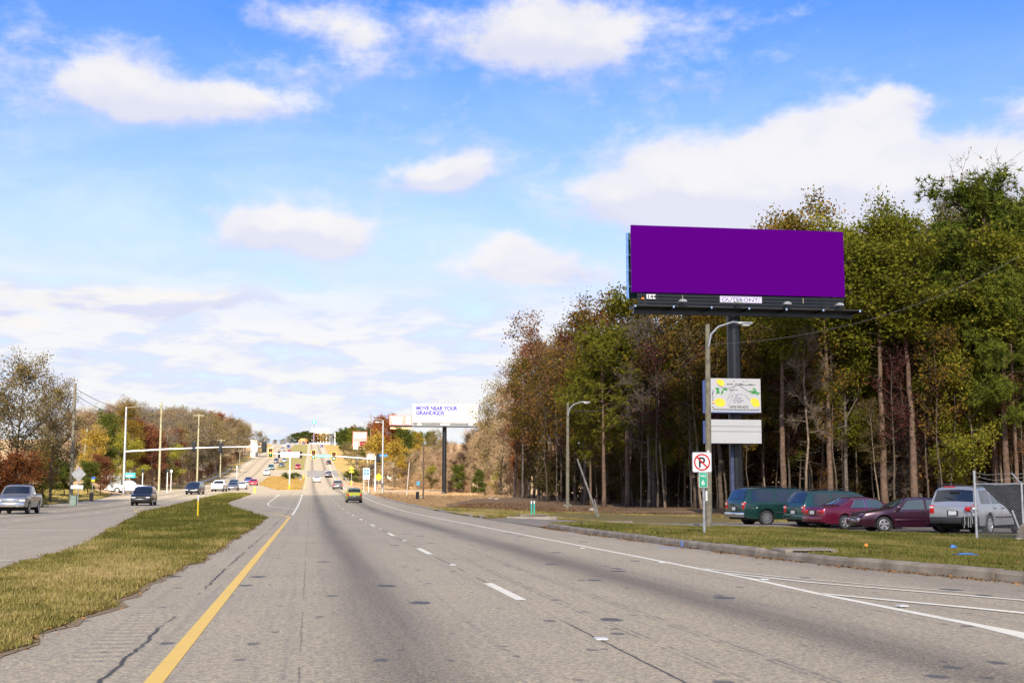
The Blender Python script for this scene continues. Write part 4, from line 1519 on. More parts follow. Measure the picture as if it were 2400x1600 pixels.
for (kd, px, Y, yt, lb, wd_) in [
    ('olive_oak', 1985, 91, 600, 'full olive crowned oak over the maroon sedans', .8), ('olive_oak2', 2075, 93, 560, 'leafy olive oak beside the broad olive oak', .8),
    ('olive_oak', 2200, 88, 600, 'bushy olive oak left of the big pine', .8), ('pine', 2290, 90, 560, 'dense green pine with low boughs left of the big pine', .95),
    ('pine', 2385, 82, 560, 'dense green pine beside the fence', .9), ('olive_oak2', 2440, 84, 600, 'leafy olive oak beyond the fence', .8),
    ('olive_oak2', 1560, 99, 800, 'low olive tree right of the yellowish pines', .6), ('yellow_pine', 1605, 102, 770, 'yellowish pine left of the wooden street light pole', .8),
    ('autumn_oak', 1740, 96, 800, 'orange and olive tree close behind the billboard column', .62), ('olive_oak', 1850, 94, 780, 'olive tree with hanging boughs behind the green minivan', .6),
    ('olive_oak', 1935, 98, 640, 'olive tree just under the right end of the purple billboard', .7), ('yellow_pine', 1385, 106, 840, 'small yellowish pine behind the far street light', .8)]:
    key_tree(kd, px, Y, yt, 'pine_tree' if 'pine' in kd else 'oak_tree', lb, wd_)
ENV = [(1120, 850), (1180, 790), (1250, 745), (1330, 710), (1420, 680), (1480, 680), (1520, 730), (1600, 720), (1700, 600), (1760, 540), (1890, 450), (2000, 500), (2100, 460), (2200, 450), (2300, 390), (2400, 400), (2700, 400)]
EX, EY = zip(*ENV)
rw = random.Random(21)


def beside(px):
    for lim, nm in ((1300, 'by the cleared lot corner'), (1370, 'behind the far street light'), (1440, 'behind the leaning dead pole'), (1560, 'right of the dead pole'), (1690, 'behind the no parking sign'), (1760, 'behind the billboard column'),
                    (1850, 'behind the long green vehicle'), (1930, 'behind the teal minivan'), (2010, 'behind the bright maroon sedan'), (2150, 'behind the dark maroon sedan'), (2290, 'behind the damaged silver vehicle'), (9999, 'behind the screened fence')):
        if px < lim:
            return nm


ROWN = ['in the second row', 'in the third row', 'deep in the woods', 'deepest in the woods']
# rows of trunks behind the edge
for row, (dd, step, lo, hi) in enumerate(((6, 52, .70, .92), (13, 50, .75, .96), (22, 60, .80, .97), (34, 70, .8, .95))):
    px = 1225 + row * 13
    while px < 2640:
        Yf = np.interp(px, [1200, 1350, 1500, 1700, 2400, 2700], [150, 118, 102, 97, 86, 84])
        Y = Yf + dd + rw.uniform(-3, 3)
        top = np.interp(px, EX, EY)
        H = Hpx(px, top, Y) * rw.uniform(lo, hi)
        kd = rw.choice(['pole_trunk', 'pole_trunk', 'sapling3', 'rust_oak' if px < 1600 else 'olive_oak2', 'autumn_oak2', 'olive_oak2' if px > 1500 else 'bare_tree', 'pine' if px > 1850 else 'brown_oak', 'bare_tree' if px < 1800 else 'autumn_oak2'])
        nm, lb = {'pole_trunk': ('forest_tree', 'straight brown high crowned trunk'), 'sapling3': ('forest_tree', 'slender pale trunk'), 'rust_oak': ('forest_tree', 'rust leaved tree'),
                  'autumn_oak2': ('forest_tree', 'orange and olive tree'), 'olive_oak2': ('forest_tree', 'olive green tree'), 'pine': ('forest_pine', 'dark green pine'),
                  'brown_oak': ('forest_tree', 'brown leaved tree'), 'bare_tree': ('forest_tree', 'leafless grey tree')}[kd]
        lb = lb + ' ' + ROWN[row] + ' ' + beside(px)
        plant(kd, nm, lb, 'tree', XY(px, Y), Y, H, 'forest trees: ' + lb, wid=rw.uniform(.75, 1.0) if H > 15 else 1.0)
        px += step * rw.uniform(.75, 1.25)
# thick old trunks at the edge
for (px, Y, H, r_) in [(1375, 112, 19, 1.2), (1470, 103, 18, 1.35), (1535, 101, 19, 1.1), (1630, 97, 18, 1.3), (1690, 95, 17, 1.2), (1835, 90, 19, 1.35), (1945, 89, 20, 1.1), (2075, 87, 20, 1.5), (2145, 86, 20, 1.6), (2360, 83, 20, 1.3)]:
    plant('old_trunk' if px > 1800 or px == 1470 else 'old_trunk2', 'forest_tree', 'thick old brown trunk at the woods edge ' + beside(px), 'tree', XY(px, Y), Y, H, 'thick trunks ' + beside(px), wid=1 + (r_ - 1) * .5)
# slim trunks and undergrowth at the edge
for k in range(46):
    px = 1255 + k * 28 + rw.uniform(-7, 7)
    Yf = np.interp(px, [1200, 1350, 1500, 1700, 2400, 2700], [146, 115, 100, 93, 82, 80])
    Y = Yf + rw.uniform(-1.5, 5)
    kd = rw.choice(['sapling', 'sapling', 'sapling2', 'sapling3'])
    lb = {'sapling': 'slim brown trunk with few autumn leaves', 'sapling2': 'slim trunk with dark red leaves', 'sapling3': 'slim pale trunk'}[kd] + ' at the woods edge ' + beside(px)
    plant(kd, 'slim_tree', lb, 'tree', XY(px, Y), Y, rw.uniform(8, 15), 'slim trees: ' + lb, leanx=rw.gauss(0, .05))
for k in range(110):
    px = 1250 + rw.uniform(0, 1300)
    Yf = np.interp(px, [1200, 1350, 1500, 1700, 2400, 2700], [148, 117, 102, 97, 86, 84])
    Y = Yf + rw.uniform(0, 22)
    kd = rw.choice(['understory', 'understory2', 'understory2'])
    lb = {'understory': 'leafy brown bush', 'understory2': 'dim dark bush'}[kd] + ' under the trees ' + beside(px)
    plant(kd, 'undergrowth_bush', lb, 'bush', XY(px, Y), Y, rw.uniform(3, 7), 'undergrowth: ' + lb)


def lotside(px):
    for lim, nm in ((985, 'left of the thin brown pole'), (1030, 'just left of the white billboard column'), (1090, 'just right of the white billboard column'), (1145, 'around the dark round bush'), (1190, 'by the yellow green bush'), (9999, 'at the corner of the woods')):
        if px < lim:
            return nm


def leaf_mass(name, label, x0, x1, y0, y1, zf, n, size, material, seed):
    r = np.random.default_rng(seed)
    x = r.uniform(x0, x1, n)
    y = r.uniform(y0, y1, n)
    hmax = np.array([zf(a) for a in x])
    z = r.uniform(0, 1, n) ** .8 * hmax + np.array([zg(a, b) for a, b in zip(x, y)])
    c = np.stack([x, y, z], 1)
    nrm = r.normal(0, 1, (n, 3))
    nrm /= np.linalg.norm(nrm, axis=1, keepdims=True)
    a = np.cross(nrm, r.normal(0, 1, (n, 3)))
    a /= np.linalg.norm(a, axis=1, keepdims=True)
    b = np.cross(nrm, a)
    s = size * r.uniform(.6, 1.3, n)[:, None]
    v = np.stack([c - a * s, c - b * s * .6, c + a * s, c + b * s * .6], 1)
    o = stuff(link(name, quick_mesh(name, v.reshape(-1, 3), np.arange(4 * n).reshape(-1, 4), r.uniform(0, 1, n), material)))
    o['label'] = label
    o['category'] = 'woods'


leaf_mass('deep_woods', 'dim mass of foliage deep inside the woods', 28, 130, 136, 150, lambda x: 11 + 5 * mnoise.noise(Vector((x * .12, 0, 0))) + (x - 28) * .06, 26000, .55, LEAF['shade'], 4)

# ---- bare tan trees behind the cleared lot
for k in range(34):
    px = rw.uniform(935, 1240)
    Y = float(np.interp(px, [930, 1050, 1100, 1160, 1240], [335, 315, 285, 235, 178])) + rw.uniform(-12, 45)
    X = XY(px, Y)
    top = np.interp(px, [930, 980, 1100, 1150, 1240], [1045, 1030, 1015, 965, 905]) + rw.uniform(0, 50)
    kd = rw.choice(['tan_tree', 'tan_tree', 'tan_tree2'])
    lb = {'tan_tree': 'bare tan many stemmed thicket tree', 'tan_tree2': 'thin tan thicket tree with drab leaves'}[kd] + ' ' + lotside(px)
    plant(kd, 'thicket_tree', lb, 'tree', X, Y, Hpx(px, top, Y), 'thicket: ' + lb)
for (px, Y, ytop, kd, nm, lb) in [
    (1175, 190, 880, 'drab_oak', 'roadside_tree', 'pale drab leaved tree at the sunlit corner of the woods'),
    (1215, 178, 900, 'tan_tree', 'roadside_tree', 'pale many stemmed tree at the corner of the woods'),
    (1228, 168, 1010, 'orange_tree', 'small_tree', 'small orange tree at the sunlit corner of the woods'),
    (1020, 335, 1005, 'drab_oak', 'roadside_tree', 'grey green tree rising behind the white billboard'),
    (1075, 275, 1085, 'green_tree', 'shrub', 'low green shrub right of the white billboard column'),
    (1010, 292, 1088, 'lime_tree', 'shrub', 'olive shrub left of the white billboard column'),
    (1122, 232, 1097, 'green_tree', 'shrub', 'dark round bush at the back of the cleared lot'),
    (1165, 214, 1103, 'lime_tree', 'shrub', 'yellow green bush beside the dark round bush'),
]:
    X = XY(px, Y)
    plant(kd, nm, lb, 'bush' if nm == 'shrub' else 'tree', X, Y, Hpx(px, ytop, Y), None, wid=1.0 if nm != 'shrub' else 1.15)
for k in range(46):
    px = rw.uniform(905, 1240)
    Y = float(np.interp(px, [900, 1050, 1100, 1160, 1240], [320, 300, 270, 222, 166])) + rw.uniform(-6, 14)
    plant('brush', 'dry_brush', 'low dry tan brush ' + lotside(px), 'bush', XY(px, Y), Y, rw.uniform(1.6, 4.0), 'dry brush ' + lotside(px))

# ---- hill trees right of the far road
for (px, Y, ytop, kd, nm, lb, wid) in [
    (905, 400, 968, 'orange_tree', 'red_tree', 'bright orange red tree behind the pink billboard', 1.1),
    (888, 430, 985, 'orange_tree', 'red_tree', 'smaller orange tree left of the pink billboard', 1.0),
    (880, 330, 1010, 'yellow_tree', 'yellow_tree', 'yellow tree between the red pylon sign and the tall steel lamp pole', 1.2),
    (925, 320, 1025, 'yellow_tree', 'yellow_tree', 'yellow and olive tree under the pink billboard', 1.2),
    (945, 350, 1000, 'green_tree', 'green_tree', 'green tree beside the brown post of the pink billboard', 1.0),
    (855, 480, 1000, 'green_tree', 'green_tree', 'green tree on the hill behind the red pylon sign', 1.3),
    (830, 520, 1003, 'olive_oak', 'green_tree', 'olive tree on the hill left of the red pylon sign', 1.2),
    (805, 600, 1003, 'green_tree', 'green_tree', 'green tree on the hill beside the far road', 1.3),
    (815, 460, 1035, 'drab_oak', 'green_tree', 'drab olive tree low on the hill verge', 1.3),
    (835, 400, 1050, 'drab_oak', 'green_tree', 'drab tree at the foot of the red pylon sign', 1.2),
    (795, 760, 1012, 'green_tree', 'green_tree', 'far green tree at the hill crest right of the road', 1.4),
    (775, 850, 1014, 'drab_oak', 'autumn_tree', 'orange brown tree on the crest in front of the white building', 1.9),
    (757, 880, 1012, 'yellow_tree', 'autumn_tree', 'broad golden tree on the crest below the teal pylon sign', 1.9),
    (742, 900, 1014, 'orange_tree', 'autumn_tree', 'rounded orange tree at the road crest', 1.9),
    (728, 905, 1012, 'green_tree', 'crest_tree', 'dark green tree at the road crest beside the orange trees', 1.9),
    (714, 910, 1009, 'green_tree', 'crest_tree', 'green tree on the crest above the orange roof', 1.9),
    (701, 912, 1012, 'green_tree', 'crest_tree', 'green tree at the middle of the crest grove', 1.8),
    (688, 914, 1015, 'green_tree', 'crest_tree', 'green tree at the left of the crest grove', 1.8),
    (675, 915, 1021, 'drab_oak', 'crest_tree', 'small olive tree at the left end of the crest grove', 1.8),
    (660, 930, 1028, 'drab_oak', 'crest_tree', 'low olive tree past the left end of the crest grove', 2.4),
    (642, 930, 1030, 'tan_tree2', 'crest_tree', 'low bare trees at the crest above the oncoming lanes', 2.6),
    (625, 900, 1026, 'drab_oak', 'crest_tree', 'drab tree at the crest left of the oncoming lanes', 2.0),
    (790, 840, 1010, 'green_tree', 'crest_tree', 'dark green tree right of the far road crest', 1.8),
    (915, 360, 1080, 'tan_tree', 'bare_bush', 'bare brown bush in front of the white roofed house', 1.3),
    (870, 285, 1085, 'vine_tree', 'bare_bush', 'dark bare thicket behind the blue sign', 1.6),
    (850, 300, 1085, 'tan_tree2', 'bare_bush', 'brown thicket left of the blue sign', 1.5),
    (900, 300, 1078, 'tan_tree', 'bare_bush', 'brown bare bush behind the yellow diamond sign', 1.5),
    (925, 270, 1090, 'tan_tree2', 'bare_bush', 'bare bush between the yellow diamond sign and the leaning post', 1.4),
    (842, 330, 1100, 'shrub', 'green_bush', 'low green bush beside the right bridge guardrail', 2.0),
    (820, 345, 1108, 'shrub', 'green_bush', 'low dark bush at the end of the right guardrail', 2.0),
    (607, 560, 1010, 'drab_oak', 'hill_tree', 'drab brown tree on the hill past the dark tree row', 1.2),
    (597, 640, 1030, 'orange_tree', 'hill_tree', 'faded orange tree on the hill past the dark tree row', 1.2),
]:
    X = XY(px, Y)
    plant(kd, nm, lb, 'bush' if 'bush' in nm else 'tree', X, Y, max(3.0, Hpx(px, ytop, Y)), None, wid=wid)
for k, (px, Y) in enumerate([(672, 352), (682, 362), (694, 366), (665, 366), (700, 356), (686, 350)]):
    plant('shrub', 'median_bush', 'scrubby green bush on the far median behind the silver post', 'bush', XY(px, Y), Y, 1.5, 'bushes on the far median', wid=1.5)
for k in range(24):
    px = 780 + k * 10 + rw.uniform(-8, 8)
    Y = rw.uniform(430, 800)
    X = max(XY(px, Y), 22)
    kd = rw.choice(['green_tree', 'olive_oak', 'drab_oak', 'yellow_tree', 'autumn_oak'])
    lb = {'green_tree': 'green', 'olive_oak': 'olive', 'drab_oak': 'drab brown', 'yellow_tree': 'yellow', 'autumn_oak': 'orange tinged'}[kd]
    plant(kd, 'hillside_tree', 'distant ' + lb + ' tree on the hillside right of the far road', 'tree', X, Y, rw.uniform(9, 14), 'hillside trees, ' + lb, wid=1.2)

# ---- left side
for (px, Y, ytop, kd, nm, lb, wid) in [
    (35, 122, 838, 'drab_oak', 'roadside_tree', 'large drab olive tree above the grey pickup truck', 1.0),
    (118, 132, 893, 'drab_oak', 'roadside_tree', 'olive brown tree left of the wooden utility pole', .9),
    (-60, 118, 850, 'drab_oak', 'roadside_tree', 'drab tree further along the bank from the large olive tree', 1.0),
    (230, 215, 965, 'rowtree', 'roadside_tree', 'thin brown tree right of the wooden utility pole', 1.0),
    (243, 200, 965, 'green_tree', 'roadside_tree', 'green topped tree between utility pole and signal mast', .7),
    (195, 190, 960, 'tan_tree2', 'roadside_tree', 'pale bare tree behind the diamond sign', 1.2),
    (215, 175, 1000, 'yellow_tree', 'small_tree', 'yellow leaved small tree behind the diamond sign', .9),
    (292, 235, 945, 'autumn_oak', 'roadside_tree', 'tall brown and orange tree behind the signal mast pole', .9),
    (275, 215, 1010, 'lime_tree', 'small_tree', 'yellow green tree left of the signal mast pole', 1.1),
    (310, 220, 1030, 'lime_tree', 'small_tree', 'lime green tree just right of the signal mast pole', 1.3),
    (335, 245, 985, 'redtree', 'roadside_tree', 'reddish tree right of the signal mast pole', 1.2),
    (355, 240, 1010, 'redtree', 'small_tree', 'dark red tree left of the tall timber pole', 1.2),
    (385, 255, 975, 'bare_tree', 'roadside_tree', 'bare forked pale tree beside the tall timber pole', 1.3),
    (402, 250, 1040, 'lime_tree', 'small_tree', 'yellow green tree right of the tall timber pole', 1.3),
    (100, 135, 1030, 'yellow_tree', 'small_tree', 'small yellow tree under the olive brown roadside trees', 1.0),
    (32, 108, 1056, 'redbush', 'ornamental_bush', 'rusty orange ornamental bush on the bank behind the pickup', 1.25),
    (-25, 108, 1060, 'redbush', 'ornamental_bush', 'second rusty ornamental bush on the bank', 1.2),
    (55, 112, 1120, 'shrub', 'hedge_bush', 'low dark hedge bush below the rusty ornamental bush', 2.2),
    (15, 110, 1122, 'shrub', 'hedge_bush', 'low dark hedge bush above the pickup truck', 2.2),
    (120, 150, 1075, 'green_tree', 'hedge_bush', 'dark green mass of bush behind the wooden utility pole', 1.6),
    (150, 155, 1080, 'green_tree', 'hedge_bush', 'dark bush right of the wooden utility pole', 1.5),
    (205, 165, 1080, 'green_tree', 'hedge_bush', 'dark olive bush behind the back of the diamond sign', 1.5),
    (235, 172, 1065, 'redtree', 'hedge_bush', 'brown green bush behind the red and white barrier', 1.4),
    (262, 180, 1085, 'lime_tree', 'hedge_bush', 'olive bush left of the signal mast foot', 1.4),
    (85, 140, 1085, 'redtree', 'hedge_bush', 'reddish bush under the olive brown tree', 1.4),
]:
    X = XY(px, Y)
    plant(kd, nm, lb, 'bush' if 'bush' in nm else 'tree', X, Y, Hpx(px, ytop, Y), None, wid=wid)
k = 0
Y = 225.0
while Y < 640:
    for xo in (-29.5, -35, -42):
        X = xo + rw.uniform(-1.5, 1.5)
        px = VPX + X / Y * F
        H = rw.uniform(12, 15) + (2.2 if 300 < Y < 520 else 0) + (1 if xo < -33 else 0)
        kd = rw.choice(['rowtree', 'rowtree', 'rowtree', 'tan_tree2', 'drab_oak', 'bare_tree'])
        if Y < 290:
            kd = rw.choice(['rowtree', 'autumn_oak2', 'redtree', 'tan_tree2'])
            H *= .8
        if 430 < Y < 600 and xo > -36 and rw.random() < .28:
            kd = 'orange_tree'
        lb = {'rowtree': 'grey brown twiggy tree', 'tan_tree2': 'thin tan tree', 'drab_oak': 'drab olive tree', 'bare_tree': 'bare grey tree', 'autumn_oak2': 'orange and olive tree', 'redtree': 'reddish tree', 'orange_tree': 'orange topped tree'}[kd]
        where = 'between signal mast and tall timber pole' if px < 375 else 'near the crossarm pole' if px < 470 else 'near the smaller crossarm pole' if px < 530 else 'near the dark crossarm pole' if px < 570 else 'at the far end of the tree row'
        lb = lb + (' in front ' if xo > -31 else ' in the middle ' if xo > -38 else ' at the back ') + where
        plant(kd, 'row_tree', lb, 'tree', X, Y, H, 'tree row: ' + lb, wid=1.15)
    Y += 11 if Y < 420 else 18
for k in range(30):
    Y = 215 + k * 11
    px = VPX - 27.5 / Y * F
    where = 'between signal mast and tall timber pole' if px < 375 else 'near the crossarm pole' if px < 470 else 'near the smaller crossarm pole' if px < 530 else 'near the dark crossarm pole'
    lb = ('leafy brown' if k % 2 else 'dry tan') + ' brush at the tree row foot ' + where
    plant('understory' if k % 2 else 'brush', 'verge_brush', lb, 'bush', -27.5 + rw.uniform(-1.2, .5), Y, rw.uniform(2, 4), 'row ' + lb, wid=1.3)
# ------------------------------------------------------------------ vehicles
def paint(name, col, metal=0.35, rough=0.28):
    return mat('paint_' + name, col, rough, metal, var=0.05, scale=2.0, spec=0.5, coat=0.7)


WHEELS = {}


def wheel_mesh(r, wd, style):
    key = (round(r, 3), round(wd, 3), style)
    if key in WHEELS:
        return WHEELS[key]
    # tyre: lathe about x
    prof = [(-wd / 2, r * .66), (-wd / 2, r * .90), (-wd * .40, r * .985), (-wd * .2, r), (wd * .2, r), (wd * .40, r * .985), (wd / 2, r * .90), (wd / 2, r * .66), (wd * .3, r * .62), (-wd * .3, r * .62)]
    n = 28
    vs, fs = [], []
    for k in range(n):
        a = 2 * math.pi * k / n
        for (x, q) in prof:
            vs.append((x, q * math.cos(a), q * math.sin(a)))
    m = len(prof)
    for k in range(n):
        for j in range(m):
            fs.append((k * m + j, k * m + (j + 1) % m, ((k + 1) % n) * m + (j + 1) % m, ((k + 1) % n) * m + j))
    ty = MB().add(vs, fs).mesh('wheel', 40)
    ty.materials.append(RUBBER)
    rim = MB()
    rim.disc((0, 0), r * .62, 'x', wd * .10, wd * .16, 24)                     # dark back plate
    back = rim.mesh('brake_disc')
    back.materials.append(RIMDARK)
    sp = MB()
    ns = {'five': 5, 'ten': 10, 'steel': 8}[style]
    for k in range(ns):
        a = 2 * math.pi * k / ns
        wdk = r * (.15 if ns == 5 else .075)
        M_ = Matrix.Rotation(a, 4, 'X')
        pts = [(-wdk * .75, r * .10), (wdk * .75, r * .10), (wdk * 1.1, r * .60), (-wdk * 1.1, r * .60)]
        v1 = [M_ @ Vector((wd * .44, p[0], p[1])) for p in pts] + [M_ @ Vector((wd * .30, p[0], p[1])) for p in pts]
        sp.add(v1, [(0, 1, 2, 3), (7, 6, 5, 4), (0, 4, 5, 1), (1, 5, 6, 2), (2, 6, 7, 3), (3, 7, 4, 0)])
    sp.disc((0, 0), r * .17, 'x', wd * .30, wd * .47, 14)
    # rim ring
    vs, fs = [], []
    ring = [(wd * .34, r * .57), (wd * .49, r * .60), (wd * .47, r * .665), (wd * .30, r * .655)]
    for k in range(n):
        a = 2 * math.pi * k / n
        for (x, q) in ring:
            vs.append((x, q * math.cos(a), q * math.sin(a)))
    for k in range(n):
        for j in range(4):
            fs.append((k * 4 + j, k * 4 + (j + 1) % 4, ((k + 1) % n) * 4 + (j + 1) % 4, ((k + 1) % n) * 4 + j))
    sp.add(vs, fs)
    rm_ = sp.mesh('rim', 35)
    rm_.materials.append(RIM)
    WHEELS[key] = (ty, rm_, back)
    return WHEELS[key]


SPEC = {
    # top: (t from tail 0 to nose 1, height), glass: windscreens as (t0,t1) in the falling parts of top; side windows as list of (t0,t1, lean0, lean1)
    'suburban': dict(L=5.55, W=2.0, H=1.90, sill=.36, belt=1.16, axf=.825, axr=.225, r=.39, nose=.07, tail=.03, th=.17,
                     top=[(0, 1.13), (.012, 1.30), (.055, 1.80), (.085, 1.875), (.30, 1.90), (.55, 1.88), (.62, 1.83), (.735, 1.24), (.76, 1.19), (.97, 1.08), (1, .98)],
                     rear=(.014, .052), front=(.64, .728), sides=[(.075, .30, .02, .0), (.335, .475, 0, 0), (.505, .625, 0, .06)]),
    'minivan': dict(L=4.9, W=1.95, H=1.76, sill=.30, belt=1.02, axf=.80, axr=.20, r=.34, nose=.10, tail=.05, th=.19,
                    top=[(0, .98), (.012, 1.15), (.07, 1.64), (.10, 1.72), (.35, 1.76), (.58, 1.72), (.66, 1.62), (.84, 1.10), (.87, 1.06), (.975, .88), (1, .78)],
                    rear=(.015, .068), front=(.68, .835), sides=[(.095, .30, .025, 0), (.325, .52, 0, 0), (.545, .70, 0, .07)]),
    'sedan': dict(L=4.82, W=1.83, H=1.45, sill=.26, belt=.93, axf=.815, axr=.225, r=.325, nose=.12, tail=.08, th=.24,
                  top=[(0, .90), (.02, 1.0), (.16, 1.06), (.19, 1.09), (.315, 1.37), (.36, 1.42), (.50, 1.45), (.57, 1.43), (.62, 1.38), (.745, 1.03), (.77, .99), (.96, .80), (1, .66)],
                  rear=(.195, .315), front=(.63, .74), sides=[(.285, .455, .075, 0), (.475, .655, 0, .075)]),
    'lowsedan': dict(L=5.08, W=1.85, H=1.46, sill=.25, belt=.92, axf=.80, axr=.215, r=.33, nose=.10, tail=.08, th=.23,
                     top=[(0, .88), (.02, .99), (.17, 1.04), (.20, 1.07), (.315, 1.37), (.36, 1.43), (.48, 1.46), (.55, 1.44), (.60, 1.38), (.715, 1.03), (.74, .99), (.95, .82), (1, .68)],
                     rear=(.205, .315), front=(.61, .712), sides=[(.285, .44, .07, 0), (.46, .63, 0, .075)]),
    'suv': dict(L=4.75, W=1.86, H=1.72, sill=.32, belt=1.04, axf=.805, axr=.215, r=.36, nose=.10, tail=.06, th=.19,
                top=[(0, 1.02), (.014, 1.18), (.075, 1.60), (.105, 1.67), (.32, 1.72), (.52, 1.70), (.585, 1.63), (.715, 1.16), (.74, 1.12), (.955, 1.0), (1, .88)],
                rear=(.018, .072), front=(.605, .708), sides=[(.10, .235, .02, 0), (.26, .415, 0, 0), (.44, .59, 0, .07)]),
    'bigsuv': dict(L=5.18, W=2.0, H=1.90, sill=.38, belt=1.16, axf=.81, axr=.225, r=.40, nose=.08, tail=.045, th=.18,
                   top=[(0, 1.12), (.012, 1.28), (.058, 1.78), (.085, 1.86), (.30, 1.90), (.53, 1.88), (.60, 1.80), (.72, 1.24), (.745, 1.19), (.965, 1.10), (1, 1.0)],
                   rear=(.014, .055), front=(.62, .714), sides=[(.085, .27, .02, 0), (.30, .445, 0, 0), (.47, .605, 0, .065)]),
    'pickup': dict(L=5.7, W=2.0, H=1.85, sill=.42, belt=1.16, axf=.815, axr=.225, r=.39, nose=.07, tail=.02, th=.18,
                   top=[(0, 1.18), (.01, 1.20), (.375, 1.20), (.385, 1.26), (.415, 1.78), (.44, 1.84), (.53, 1.85), (.58, 1.80), (.685, 1.26), (.71, 1.20), (.96, 1.12), (1, 1.0)],
                   rear=(.388, .412), front=(.595, .68), sides=[(.43, .49, 0, 0), (.505, .60, 0, .055)]),
    'hatch': dict(L=3.85, W=1.68, H=1.50, sill=.27, belt=.95, axf=.82, axr=.17, r=.31, nose=.12, tail=.10, th=.22,
                  top=[(0, .92), (.015, 1.02), (.10, 1.36), (.14, 1.43), (.38, 1.50), (.54, 1.47), (.62, 1.40), (.80, 1.03), (.83, .99), (.965, .84), (1, .72)],
                  rear=(.02, .098), front=(.64, .795), sides=[(.13, .33, .03, 0), (.355, .60, 0, .09)]),
}


